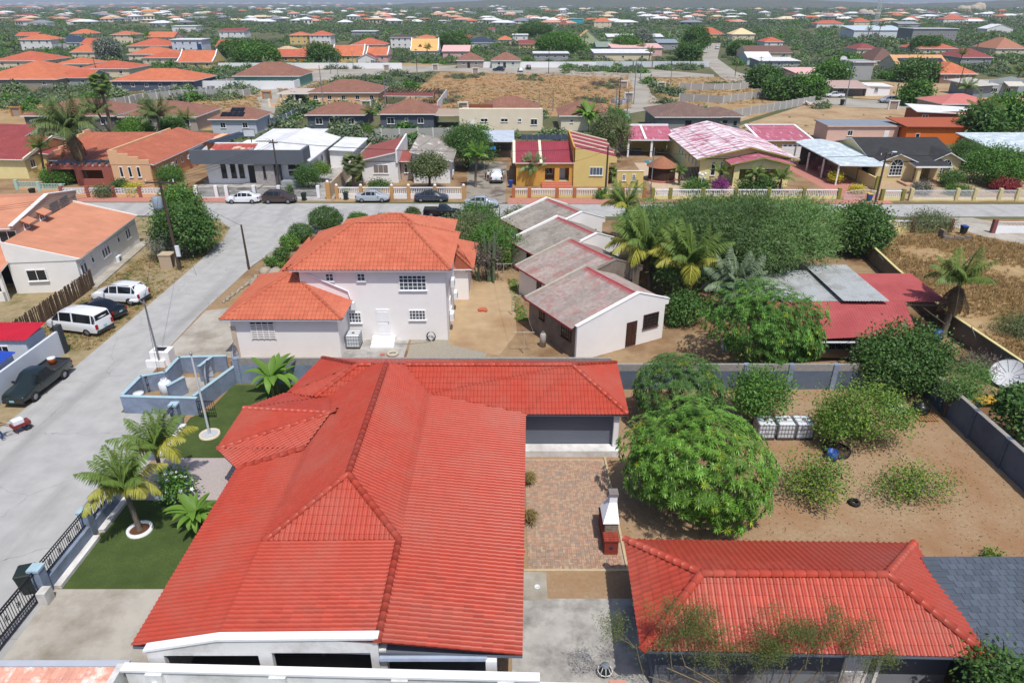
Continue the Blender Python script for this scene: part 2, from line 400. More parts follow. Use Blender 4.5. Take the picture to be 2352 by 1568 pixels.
class House:
 def __init__(s,name,label,x,y,rz=0.0,cat='house',group=None):
  s.e = thing(name,label,cat,(x,y,0),rz,group);s.o = Vector((x,y,0));s.rz = rz
 def box(s,x0,y0,x1,y1,z0,z1,m,name='wall'):
  mb = MB();mb.box(x0,y0,z0,x1,y1,z1);return mb.build(name,m,s.e)
 def prism(s,pts,z0,z1,m,name='wall'):
  mb = MB();mb.prism(pts,z0,z1);return mb.build(name,m,s.e)
 def part(s,mb,name,m,uv=False): return mb.build(name,m,s.e,uv)
 def hip(s,x0,y0,x1,y1,z,rise,m,ov=0.5,th=0.16,fascia=None,name='roof'):
  x0 -= ov;y0 -= ov;x1 += ov;y1 += ov;W,D = x1-x0,y1-y0;mb = MB();a = min(W,D)/2
  zt = z + rise
  if W >= D: r0,r1 = (x0+a,(y0+y1)/2,zt),(x1-a,(y0+y1)/2,zt)
  else: r0,r1 = ((x0+x1)/2,y0+a,zt),((x0+x1)/2,y1-a,zt)
  c = [(x0,y0,z),(x1,y0,z),(x1,y1,z),(x0,y1,z)]
  if W >= D: mb.poly([c[0],c[1],r1,r0]);mb.poly([c[1],c[2],r1]);mb.poly([c[2],c[3],r0,r1]);mb.poly([c[3],c[0],r0])
  else: mb.poly([c[0],c[1],r0]);mb.poly([c[1],c[2],r1,r0]);mb.poly([c[2],c[3],r1]);mb.poly([c[3],c[0],r0,r1])
  b = [(p[0],p[1],z-th) for p in c]
  for i in range(4): j = (i+1)%4;mb.add([b[i],b[j],c[j],c[i]],[(0,1,2,3)],1)
  mb.add(b,[(0,3,2,1)],1)
  return mb.build(name,[m,fascia or M_WTRIM],s.e,True)
 def slab(s,P,m,th=0.12,fascia=None,name='roof'):
  """sloping roof plane with thickness; P counter-clockwise seen from above"""
  P = [Vector(p) for p in P];n = (P[1]-P[0]).cross(P[2]-P[0])
  if n.z < 0: P = P[::-1]
  Q = [p - Vector((0,0,th)) for p in P];mb = MB();mb.poly(P);mb.add(Q,[list(range(len(Q)))[::-1]],1)
  for i in range(len(P)): j = (i+1)%len(P);mb.add([Q[i],Q[j],P[j],P[i]],[(0,1,2,3)],1)
  return mb.build(name,[m,fascia or M_WTRIM],s.e,True)
 def gable(s,x0,y0,x1,y1,z,rise,m,wm,axis='x',ov=0.4,oe=0.3,th=0.12,fascia=None,off=0.5):
  """two slopes with the ridge along axis; gable walls filled with wm"""
  if axis == 'x':
   ym = y0 + (y1-y0)*off;a = rise/(ym-y0);b = rise/(y1-ym)
   s.slab([(x0-oe,y0-ov,z-a*ov),(x1+oe,y0-ov,z-a*ov),(x1+oe,ym,z+rise),(x0-oe,ym,z+rise)],m,th,fascia)
   s.slab([(x0-oe,ym,z+rise),(x1+oe,ym,z+rise),(x1+oe,y1+ov,z-b*ov),(x0-oe,y1+ov,z-b*ov)],m,th,fascia)
   for x in (x0,x1-0.15):
    mb = MB();q = [(y0,z-th),(y1,z-th),(ym,z+rise-th)]
    mb.add([(x,y,zz) for y,zz in q]+[(x+0.15,y,zz) for y,zz in q],[(0,2,1),(3,4,5),(0,1,4,3),(1,2,5,4),(2,0,3,5)]);mb.build('gable_wall',wm,s.e)
  else:
   xm = x0 + (x1-x0)*off;a = rise/(xm-x0);b = rise/(x1-xm)
   s.slab([(x0-ov,y0-oe,z-a*ov),(xm,y0-oe,z+rise),(xm,y1+oe,z+rise),(x0-ov,y1+oe,z-a*ov)],m,th,fascia)
   s.slab([(xm,y0-oe,z+rise),(x1+ov,y0-oe,z-b*ov),(x1+ov,y1+oe,z-b*ov),(xm,y1+oe,z+rise)],m,th,fascia)
   for y in (y0,y1-0.15):
    mb = MB();q = [(x0,z-th),(x1,z-th),(xm,z+rise-th)]
    mb.add([(x,y,zz) for x,zz in q]+[(x,y+0.15,zz) for x,zz in q],[(0,1,2),(3,5,4),(0,3,4,1),(1,4,5,2),(2,5,3,0)]);mb.build('gable_wall',wm,s.e)
 def win(s,side,x,y,z,w=1.2,h=1.1,cols=2,rows=1,fm=None,gm=None,name='window',arch=False):
  f,p = win_mesh(w,h,cols,rows,fm or M_WTRIM,gm or M_GLASS,arch=arch)
  o = inst(name,f,s.e,loc=(x,y,z),rz=SIDE[side]);inst('pane',p,o);return o
 def door(s,side,x,y,z=0.02,w=0.95,h=2.1,m=None,panels=True):
  mb = MB();mb.box(-w/2,-0.05,0,w/2,0.02,h)
  if panels:
   for a,b in ((-w*0.4,-0.04),(0.04,w*0.4)):
    for c,d in ((0.12*h,0.45*h),(0.52*h,0.9*h)): mb.box(a,-0.075,c,b,-0.05,d)
  o = mb.build('door',m or M_WTRIM,s.e);o.location = (x,y,z);o.rotation_euler = (0,0,SIDE[side])
  k = MB();k.blob((w*0.38,-0.1,h*0.48),(0.04,0.04,0.04),4);k.build('handle',M_GALV,o)
  return o
 def ac(s,side,x,y,z):
  """wall-hung condenser"""
  mb = MB();mb.bbox(-0.42,-0.38,0,0.42,-0.06,0.62,0.02)
  o = mb.build('air_conditioner',M_PLAST,s.e);o.location = (x,y,z);o.rotation_euler = (0,0,SIDE[side])
  g = MB();g.lathe([(0.0,-0.385),(0.24,-0.385),(0.25,-0.37)],14);gm = g.build('fan_grille',mat('grille_grey',A(120,124,128),0.6),o)
  for v in gm.data.vertices: v.co = Vector((v.co.x - 0.1,v.co.z,v.co.y + 0.31))
  return o

def holed_wall(mb,x0,x1,z0,z1,y0,y1,holes):
 """upright slab along x with rectangular openings (hx0, hz0, hx1, hz1)"""
 xs = sorted({x0,x1,*[h[0] for h in holes],*[h[2] for h in holes]});zs = sorted({z0,z1,*[h[1] for h in holes],*[h[3] for h in holes]})
 for i in range(len(xs)-1):
  run = None
  for j in range(len(zs)-1):
   cx,cz = (xs[i]+xs[i+1])/2,(zs[j]+zs[j+1])/2
   if not any(h[0] < cx < h[2] and h[1] < cz < h[3] for h in holes): mb.box(xs[i],y0,zs[j],xs[i+1],y1,zs[j+1])

# real tiles -------------------------------------------------------
_TX = np.array([0.0,0.1,0.22,0.34,0.46,0.56,0.78,1.0]);_TZ = np.array([0.0,0.55,0.93,0.93,0.5,0.02,-0.12,0.0])
def tile_arrays(roll,row,h):
 n = len(_TX);V = np.zeros((4*n,3))
 V[:n,0] = _TX*roll;V[:n,1] = -0.02;V[:n,2] = _TZ*h - 0.005          # lip, its own edge so that it shades apart
 V[n:2*n,0] = _TX*roll;V[n:2*n,1] = -0.02;V[n:2*n,2] = _TZ*h + 0.026
 V[2*n:3*n] = V[n:2*n]
 V[3*n:,0] = _TX*roll;V[3*n:,1] = row + 0.02;V[3*n:,2] = _TZ*h
 Q = [[k*n+i,k*n+i+1,(k+1)*n+i+1,(k+1)*n+i] for k in (0,2) for i in range(n-1)]
 return V,np.array(Q)
def tile_roof(roof,polys,m,roll=0.21,row=0.37,h=0.05,own=300,wo=Vector((0,0,0)),name='roof_tile'):
 """covers the planes (convex, in the roof's own space) with single tiles; the nearest are objects, the rest one mesh"""
 V0,Q0 = tile_arrays(roll,row,h);me = np_mesh(name,V0,Q0,m,smooth=True)
 full = [];bm_all = [];restV = [];restQ = [];cnt = 0
 for P in polys:
  P = [Vector(p) for p in P];n = Vector((0,0,0))
  for i in range(len(P)): a,b = P[i],P[(i+1)%len(P)];n += a.cross(b)
  n.normalize()
  if n.z < 0: n = -n;P = P[::-1]
  up = (Vector((0,0,1)) - n*n.z).normalized();e = up.cross(n);off = sum(p.dot(n) for p in P)/len(P)
  p2 = np.array([(p.dot(e),p.dot(up)) for p in P]);t0 = p2[:,1].min() - 0.03
  js = np.arange(math.floor(p2[:,0].min()/roll) - 1,math.ceil(p2[:,0].max()/roll) + 1);ks = np.arange(0,math.ceil((p2[:,1].max()-t0)/row) + 1)
  J,K = np.meshgrid(js,ks);S0 = J.ravel()*roll;T0 = t0 + K.ravel()*row
  C = np.stack([np.stack([S0+a*roll,T0+b*row],1) for a,b in ((0,0),(1,0),(1,1),(0,1))],1)
  mn = np.full(len(S0),1e9);out = np.zeros(len(S0),bool)
  for i in range(len(p2)):
   a,b = p2[i],p2[(i+1)%len(p2)];d = b - a;L = np.hypot(*d)
   if L < 1e-6: continue
   sd = (d[0]*(C[:,:,1]-a[1]) - d[1]*(C[:,:,0]-a[0]))/L
   mn = np.minimum(mn,sd.min(1));out |= sd.max(1) < 0.01
  R = np.array([list(e),list(up),list(n)]);base = np.array(n)*off
  for i in np.nonzero((mn >= -0.035))[0]:
   o = e*S0[i] + up*T0[i] + n*off
   full.append(((o + wo - Vector((0,0,CAMZ))).length,o,R))
  bi = np.nonzero((mn < -0.035) & ~out)[0]
  if len(bi):
   bm = bmesh.new()
   for i in bi:
    W = V0 + [S0[i],T0[i],0]
    vs = [bm.verts.new(w) for w in W]
    for q in Q0: bm.faces.new([vs[k] for k in q])
   for i in range(len(p2)):
    a,b = p2[i],p2[(i+1)%len(p2)];d = b - a
    if np.hypot(*d) < 1e-6: continue
    low = max(a[1],b[1]) < t0 + 0.06
    if low: continue
    bmesh.ops.bisect_plane(bm,geom=bm.verts[:]+bm.edges[:]+bm.faces[:],plane_co=(a[0],a[1],0),plane_no=(d[1],-d[0],0),clear_outer=True)
   M4 = Matrix(((e.x,up.x,n.x,n.x*off),(e.y,up.y,n.y,n.y*off),(e.z,up.z,n.z,n.z*off),(0,0,0,1)))
   bm.transform(M4);bm_all.append(bm)
 full.sort(key=lambda t: t[0])
 for d,o,R in full[:own]:
  M4 = Matrix(((R[0][0],R[1][0],R[2][0],o.x),(R[0][1],R[1][1],R[2][1],o.y),(R[0][2],R[1][2],R[2][2],o.z),(0,0,0,1)))
  inst(name,me,roof,M4)
 big = bmesh.new()
 if len(full) > own:
  O = np.array([list(f[1]) for f in full[own:]]);RR = np.array([f[2] for f in full[own:]])
  VV = np.einsum('vi,nij->nvj',V0,RR) + O[:,None,:];nv = len(V0)
  QQ = Q0[None] + (np.arange(len(O))*nv)[:,None,None]
  tag(inst(name,np_mesh(name,VV.reshape(-1,3),QQ.reshape(-1,4),m,smooth=True),roof),kind='stuff')
 if bm_all:
  b = bm_all[0];tmp = bpy.data.meshes.new('cut_tiles')
  for x in bm_all[1:]:
   t = bpy.data.meshes.new('t');x.to_mesh(t);b.from_mesh(t);bpy.data.meshes.remove(t)
  b.to_mesh(tmp);tmp.materials.append(m)
  for p in tmp.polygons: p.use_smooth = True
  tag(inst('cut_tile',tmp,roof),kind='stuff')

def ridge_run(roof,p0,p1,m,r=0.13,L=0.42,lift=0.05):
 p0,p1 = Vector(p0),Vector(p1);d = p1 - p0;n = max(1,round(d.length/L));st = d.length/n;d.normalize()
 up = (Vector((0,0,1)) - d*d.z).normalized();sd = d.cross(up)
 mb = MB();k = 7
 for i,(y,rr) in enumerate(((-0.04,r*1.08),(st,r*0.92))):
  for j in range(k): t = pi*j/(k-1);mb.v.append(Vector((rr*cos(t),y,rr*sin(t)*0.9)))
 F = [(j,j+1,k+j+1,k+j) for j in range(k-1)]
 for f in F: mb.f.append(list(f));mb.m.append(0);mb.sm.append(True)
 mb.f.append(list(range(k)));mb.m.append(0);mb.sm.append(False)
 me = mb.mesh('ridge_tile',m)
 for i in range(n):
  o = p0 + d*(i*st) + Vector((0,0,lift-0.04))
  inst('ridge_tile',me,roof,Matrix(((sd.x,d.x,up.x,o.x),(sd.y,d.y,up.y,o.y),(sd.z,d.z,up.z,o.z),(0,0,0,1))))

def corr_sheet(mb,a,b,c,d,pitch=0.18,amp=0.025,m=0,seg=4):
 """corrugated sheeting on the patch a-b (eave) d-c (ridge); rolls run from eave to ridge"""
 a,b,c,d = map(Vector,(a,b,c,d));n = (b-a).cross(d-a).normalized()
 if n.z < 0: n = -n
 L = (b-a).length;k = max(2,int(L/pitch*seg));P = []
 for i in range(k+1):
  t = i/k;h = n*(amp*sin(2*pi*t*L/pitch));P += [a.lerp(b,t)+h,d.lerp(c,t)+h]
 mb.add(P,[(2*i,2*i+2,2*i+3,2*i+1) for i in range(k)],m,True)

# ---------------------------------------------------------------- the red-roofed house in front
M_REDT = mat('red_roof_tile',A(198,80,60,0.84),0.4,0.08,2.5,spec=0.3,rand=0.1,col2=A(190,100,82,0.86),sc2=0.35,lo=0.45,hi=0.75)
M_UNDER = mat('roof_deck',A(120,50,40),0.9)
M_BGREY = mat('blue_grey_paint',A(118,124,136),0.8,0.04,0.8)
M_LGREY = mat('pale_grey_paint',(.74,.73,.71),0.75,0.05,0.8,col2=A(196,192,186),sc2=0.4)
def main_house():
 h = House('red_tiled_house','large low house in front with bright red tiled roof of many slopes',0,0)
 E = 2.9
 fl,fr = (-13.93,17.5,E),(0.38,17.1,E)
 xr = lambda y: 0.38 + (y-17.1)*0.026
 ZB,ZR,YH = 3.42,4.98,22.4
 b1f,b1m,b1b = (-10.6,17.45,ZB),(-10.6,YH,ZB),(-10.6,29.2,ZB)
 r2f,r2m = (-4.83,17.15,3.5),(-4.83,YH,3.5)
 ap = (-7.4,25.0,ZR);re = (-7.4,35.6,ZR)
 wl,wr = (-9.35,36.35,4.45),(3.65,36.35,4.45)           # ridge of the rear wing
 bend_b = (-4.88,34.5,3.5);va = (-6.46,36.35,4.45);vb = (-8.48,36.35,4.45)
 vm = (xr(33.3),33.3,E)
 bayA,bayB,bayC,bayD = (-13.9,28.15,E),(-15.57,29.86,E),(-15.57,33.9,E),(-13.7,35.6,E)
 bap = (-9.97,31.9,3.85);nv = (-10.7,29.1,3.47);fv = (-10.6,34.3,3.45)
 wlf = (-11.5,34.3,3.42)
 polys = [
      [fr,(xr(YH),YH,E),r2m,r2f],[(xr(YH),YH,E),vm,bend_b,r2m],
      [r2f,r2m,b1m,b1f],[b1f,b1m,(-13.93,YH,E),fl],[b1m,b1b,(-13.9,28.15,E),(-13.93,YH,E)],
      [r2m,ap,b1m],# little hip above the front
      [r2m,bend_b,va,re,ap],[ap,re,vb,fv,b1m],[re,va,vb],
      [bayA,bayB,nv],[bayB,bap,nv],[bayB,bayC,bap],[bayC,fv,bap],[bayC,bayD,fv],
      [bayD,wlf,fv],[(-13.6,35.5,E),wlf,wl],[(-13.6,35.5,E),wl,(-12.6,40.2,E)],
      [wl,vb,fv,wlf],
      [va,bend_b,wr],[bend_b,vm,wr],[vm,(6.65,33.28,E),wr],[wr,(6.65,33.28,E),(6.83,39.55,E)],[wl,wr,(6.83,39.55,E),(-12.6,40.2,E)],
 ]
 deck = MB()
 for P in polys:
  P = [Vector(p) for p in P];n = sum(((P[i]-P[0]).cross(P[i+1]-P[0]) for i in range(1,len(P)-1)),Vector())
  if n.z < 0: P = P[::-1]
  deck.poly([p - Vector((0,0,0.03)) for p in P])
 # eaves board
 ring = [fl,fr,vm,(6.65,33.28,E),(6.83,39.55,E),(-12.6,40.2,E),(-13.6,35.5,E),bayC,bayB,bayA]
 for i in range(len(ring)):
  a,b = Vector(ring[i]),Vector(ring[(i+1)%len(ring)]);z = Vector((0,0,0.17))
  deck.add([a-z,b-z,b-Vector((0,0,0.03)),a-Vector((0,0,0.03))],[(0,1,2,3)],1)
 deck.add([Vector(p)-Vector((0,0,0.17)) for p in ring],[list(range(len(ring)))[::-1]],1)
 roof = deck.build('roof',[M_UNDER,M_BGREY],h.e)
 tile_roof(roof,polys,M_REDT,0.215,0.4,0.04,300,name='roof_tile')
 for a,b in ((r2f,r2m),(r2m,ap),(b1m,ap),(ap,re),(wl,vb),(va,wr),(wr,(6.65,33.28,E)),(wr,(6.83,39.55,E)),
                 (wlf,wl),(wl,(-12.6,40.2,E)),(bayB,bap),(bayC,bap),(nv,bayA),(bap,(-9.5,31.7,4.15))):
  ridge_run(roof,a,b,M_REDT,0.15,0.43)
 # walls
 h.prism([(-13.2,22.6),(-0.3,22.6),(-0.1,33.9),(6.15,33.9),(6.2,39.0),(-12.0,39.4),(-13.1,35.2),(-15.0,33.6),(-15.0,30.2),(-13.2,28.4)],0,2.73,M_BGREY)
 h.box(-0.05,33.12,6.3,33.87,0.0,0.42,M_LGREY,'porch_step')
 h.box(-0.09,33.5,-0.02,33.86,0.45,2.6,M_WHITE,'pillar');h.box(5.95,33.55,6.25,33.86,0.45,2.6,M_WHITE,'pillar')
 # carport in front
 mb = MB();holed_wall(mb,-13.3,-4.85,0,2.95,17.22,17.42,[(-12.7,0.9,-9.25,2.72),(-8.75,0.9,-5.15,2.86)])
 mb.add([(-13.3,17.22,2.95),(-10.6,17.22,3.5),(-4.85,17.22,3.58),(-4.85,17.22,2.95),(-13.3,17.42,2.95),(-10.6,17.42,3.5),(-4.85,17.42,3.58),(-4.85,17.42,2.95)],
           [(0,3,2,1),(4,5,6,7),(0,1,5,4),(1,2,6,5),(2,3,7,6)])
 h.part(mb,'front_wall',M_LGREY)
 cap = MB()
 for a,b in (((-13.36,2.95),(-10.6,3.51)),((-10.6,3.51),(-4.8,3.59))):
  cap.add([(a[0],17.16,a[1]),(b[0],17.16,b[1]),(b[0],17.5,b[1]),(a[0],17.5,a[1])]+[(x,y,z+0.1) for x,y,z in ((a[0],17.16,a[1]),(b[0],17.16,b[1]),(b[0],17.5,b[1]),(a[0],17.5,a[1]))],
    [(4,5,6,7),(0,1,5,4),(2,3,7,6),(1,2,6,5),(3,0,4,7)])
 h.part(cap,'coping',M_WTRIM)
 h.box(-4.8,17.05,-0.9,17.18,2.62,2.78,mat('gutter_blue',A(178,190,208),0.5),'beam')
 h.box(-0.95,16.95,-0.55,17.3,0,2.72,M_LGREY,'pillar');h.box(-13.3,17.3,-13.05,22.6,0,2.72,M_LGREY,'wall')
 h.box(-4.85,17.3,-4.6,17.6,0,2.9,M_LGREY,'pillar')
 h.box(-13.0,17.3,-0.6,22.5,0.0,0.03,mat('carport_floor',A(120,118,112),0.7),'floor')
 for i,x in enumerate((-11.5,-7.0,-2.5)): h.box(x,17.4,x+0.12,22.55,2.5,2.66,mat('rafter_brown',A(90,66,52),0.8),'rafter')
main_house()

def outbuilding():
 h = House('red_tiled_outbuilding','long outbuilding with red tiled hip roof beside the grey slab',0,0)
 E = 2.75
 a,b,c,d = (4.77,17.43,E),(17.3,17.13,E),(17.67,22.95,E),(5.02,23.2,E);r0,r1 = (7.35,19.75,4.2),(14.55,19.7,4.2)
 polys = [[a,b,r1,r0],[b,c,r1],[c,d,r0,r1],[d,a,r0]]
 mb = MB()
 for P in polys: mb.poly([Vector(p)-Vector((0,0,0.03)) for p in P])
 R = [a,b,c,d]
 for i in range(4):
  p,q = Vector(R[i]),Vector(R[(i+1)%4]);mb.add([p-Vector((0,0,.17)),q-Vector((0,0,.17)),q-Vector((0,0,.03)),p-Vector((0,0,.03))],[(0,1,2,3)],1)
 mb.add([Vector(p)-Vector((0,0,.17)) for p in R],[(3,2,1,0)],1)
 roof = mb.build('roof',[M_UNDER,M_BGREY],h.e)
 tile_roof(roof,polys,M_REDT,0.255,0.42,0.05,300)
 for p,q in ((a,r0),(d,r0),(r0,r1),(b,r1),(c,r1)): ridge_run(roof,p,q,M_REDT,0.17,0.45)
 h.box(5.5,18.0,16.8,22.6,0,2.56,M_BGREY)
 h.box(5.49,17.99,16.81,22.61,0,0.7,mat('grey_plinth',A(150,156,166),0.8,0.05),'plinth')
 h.box(14.0,17.94,14.14,18.0,0.0,2.5,M_WTRIM,'post')
 h.door('s',13.2,17.985,0.02,1.0,2.1,M_WTRIM);h.win('w',5.485,20.4,1.2,1.2,1.0,2)
 # slate-covered lean-to
 g = House('slate_roofed_annex','grey annex with low slate shingle roof right of the red outbuilding',0,0)
 M_SL = roofmat('slate_shingle',A(98,108,120),0.35,0.3,0.2,'shingle',0.85,depth=0.02,col2=A(92,100,112),sc2=0.4,lo=0.45,hi=0.7)
 g.slab([(16.9,17.0,2.6),(27.6,17.0,2.6),(27.6,21.9,3.0),(17.35,21.9,3.0)],M_SL,0.14)
 # courses of shingles near the camera stand proud
 sh = MB();sh.box(0,0,0,0.33,0.3,0.014);me = sh.mesh('shingle',mat('slate_single',A(96,106,118),0.85,0.1,4,rand=0.14));sl_ = math.atan2(0.4,4.9);n = 0
 roofp = g.e.children[0]
 for k in range(16):
  y = 17.02 + k*0.3
  for j in range(18):
   x = 17.62 + j*0.35 + (0.17 if k % 2 else 0) + (y-17)*0.06
   if x > 23.6: break
   o = inst('shingle',me,roofp);o.location = (x,y,2.601 + (y-17)*0.4/4.9 + 0.006);o.rotation_euler = (sl_ - 0.035,0,0);n += 1
 g.box(17.75,17.6,27.2,21.5,0,2.55,mat('annex_wall',A(140,148,160),0.8,0.05));g.box(17.0,16.9,27.6,17.0,2.42,2.56,M_WTRIM,'gutter')
 sk = MB();sk.box(20.2,18.6,2.74,21.9,19.7,2.86);g.part(sk,'roof_hatch',mat('mesh_dark',A(88,94,98),0.9,0.3,20))
outbuilding()

def neighbour_front():
 # boundary wall and tiled roof of the neighbour nearest the camera
 M_NT = mat('pink_roof_tile',A(232,172,150),0.7,0.1,3,rand=0.14,col2=A(244,222,210),sc2=1.2,lo=0.5,hi=0.6)
 w = House('boundary_wall','white boundary wall with bulkhead lamps along the bottom edge',0,0,cat='wall')
 M_NW = mat('neighbour_white',(.8,.8,.78),0.75,0.04,1,col2=A(206,204,198),sc2=0.4)
 w.e.location = (-14.0,17.08,0);w.e.rotation_euler = (0,0,math.atan2(-0.42,15.0))
 w.box(0,-0.24,14.9,-0.06,0,2.42,M_NW);w.box(14.9,-0.22,54,-0.08,0,1.95,M_NW)
 w.box(-0.1,-0.32,15.0,0.02,2.42,2.52,M_WTRIM,'coping');w.box(15.0,-0.3,54,0.0,1.95,2.05,M_WTRIM,'coping')
 for x in (1.1,5.6,10.0,13.8):
  w.box(x-0.3,-0.4,x+0.3,-0.24,0,2.4,M_NW,'pilaster')
  l = MB();l.blob((x,-0.46,2.0),(0.13,0.1,0.11),6);w.part(l,'lamp',M_PLAST)
 w.box(17.5,-0.35,18.1,0.05,2.05,2.2,mat('pot_pink',A(214,160,140),0.8),'cap_stone')
 h = House('pink_tiled_neighbour_house','neighbouring house whose faded pink tile roof shows at bottom left',0,0)
 P = [(-25.0,10.5,1.0),(-14.5,10.5,1.0),(-14.5,17.2,2.1),(-25.0,17.2,2.1)]
 r = h.slab([(x,y,z-0.05) for x,y,z in P],mat('neighbour_deck',A(190,150,140)),0.1)
 tile_roof(r,[P],M_NT,0.24,0.4,0.055,300,name='pan_tile')
 h.box(-25.2,17.2,-14.15,17.45,0.0,2.2,mat('parapet_grey',A(190,196,206),0.8,0.05),'parapet')
 h.box(-14.45,10.5,-14.2,17.19,0.0,2.35,M_NW,'side_wall');h.box(-24,10.6,-14.5,16.8,0,0.85,M_NW)
neighbour_front()

# ---------------------------------------------------------------- orange-tiled two-storey house
M_ORT = mat('orange_roof_tile',A(216,122,90,0.84),0.6,0.07,2,spec=0.35,rand=0.06,col2=A(206,108,80,0.84),sc2=0.6)
M_HW = mat('house_white',(.82,.79,.76),0.8,0.03,0.8,0.1,40,col2=(.72,.66,.58),sc2=0.25,lo=0.58,hi=0.85)
def orange_house():
 h = House('orange_tiled_house','white two-storey house with orange tile hip roofs on the road bend',0,0)
 h.box(-20.8,45.8,-12.9,53.8,0,3.3,M_HW);h.box(-16.2,48.8,-5.1,57.0,0,5.95,M_HW);h.box(-15.4,57.0,-6.2,64.0,0,4.9,M_HW)
 h.box(-19.0,53.8,-15.4,63.0,0,3.6,M_HW);h.box(-6.2,57.0,-3.9,63.0,0,3.0,M_HW)
 D = mat('orange_deck',A(150,80,56),0.9)
 def hiproof(x0,y0,x1,y1,z,ap,own,ridges=True):
  c = [(x0,y0,z),(x1,y0,z),(x1,y1,z),(x0,y1,z)];r0,r1 = ap
  polys = [[c[0],c[1],r1,r0],[c[1],c[2],r1],[c[2],c[3],r0,r1],[c[3],c[0],r0]] if r0 != r1 else [[c[i],c[(i+1)%4],r0] for i in range(4)]
  mb = MB()
  for P in polys: mb.poly([Vector(p)-Vector((0,0,.03)) for p in P])
  for i in range(4):
   p,q = Vector(c[i]),Vector(c[(i+1)%4]);mb.add([p-Vector((0,0,.15)),q-Vector((0,0,.15)),q-Vector((0,0,.03)),p-Vector((0,0,.03))],[(0,1,2,3)],1)
  mb.add([Vector(p)-Vector((0,0,.15)) for p in c],[(3,2,1,0)],1)
  ro = mb.build('roof',[D,M_WTRIM],h.e)
  tile_roof(ro,polys,M_ORT,0.3,0.42,0.06,own)
  if ridges:
   for p in c:
    q = min((r0,r1),key=lambda r: (Vector(r)-Vector(p)).length);ridge_run(ro,p,q,M_ORT,0.12,0.45)
   if r0 != r1: ridge_run(ro,r0,r1,M_ORT,0.12,0.45)
 hiproof(-21.3,45.3,-12.4,54.3,3.38,((-17.1,49.9,5.3),)*2,120)
 hiproof(-16.8,48.3,-4.6,57.5,6.08,((-12.6,52.9,8.4),(-8.3,52.9,8.4)),180)
 hiproof(-16.2,56.2,-5.4,65.0,5.0,((-11.2,61.0,6.8),(-10.2,61.0,6.8)),0)
 hiproof(-19.6,53.0,-14.6,63.8,3.7,((-17.1,56.0,5.2),(-16.6,61.0,5.2)),0,False)
 hiproof(-7.0,56.6,-3.4,63.6,3.1,((-5.4,58.6,4.2),(-5.4,61.6,4.2)),0)
 gl = glassmat('blue_glass',(0.05,0.07,0.09))
 h.win('s',-13.9,48.79,5.0,0.65,0.65,2,2,gm=gl);h.win('s',-11.5,48.79,5.0,0.65,0.65,2,2,gm=gl);h.win('s',-7.6,48.79,4.25,2.1,1.25,6,4,gm=gl)
 h.win('s',-7.4,48.79,1.75,1.3,0.85,5,3,gm=gl);h.win('s',-12.3,48.79,1.5,1.0,0.9,4,3,gm=gl)
 h.door('s',-10.1,48.79,0.5,1.05,2.15)
 st = MB()
 for i in range(3): st.box(-11.0+0.0,48.75-0.5*(i+1),0,-9.2,48.75-0.5*i-0.004,0.45-0.15*i)
 h.part(st,'steps',M_WTRIM)
 lo = MB()
 for i in range(7): lo.box(-19.4,45.72,1.6+i*0.18,-17.6,45.8,1.7+i*0.18)
 for i in range(5): lo.box(-19.4+i*0.44,45.71,1.55,-19.34+i*0.44,45.79,2.9)
 h.part(lo,'vent_block_panel',M_HW);h.box(-19.4,45.775,-17.6,45.795,1.55,2.9,M_DARK,'painted_vent_shade')  # dark slab paints the shade behind the vent blocks; wall is solid
 h.ac('s',-12.6,48.78,2.75);h.ac('e',-5.08,52.4,3.2);h.ac('e',-5.08,50.6,1.0);h.ac('e',-5.08,54.6,1.2)
 h.win('e',-5.09,54.0,4.3,1.2,1.1,3,3);h.win('e',-5.09,51.5,1.6,1.0,0.9,3,3)
 h.box(-13.4,48.4,-12.2,48.78,6.0,6.1,M_WTRIM,'gutter')
 dp = MB();dp.tube([(-16.0,48.7,5.8),(-12.6,48.7,4.2),(-12.45,48.7,3.5)],0.05,6);h.part(dp,'rain_pipe',M_WTRIM)
 h.box(-20.86,45.74,-20.5,46.0,0,2.6,mat('corner_tan',A(214,196,176),0.8),'corner_strip')
 # small things on the ground round it
orange_house()

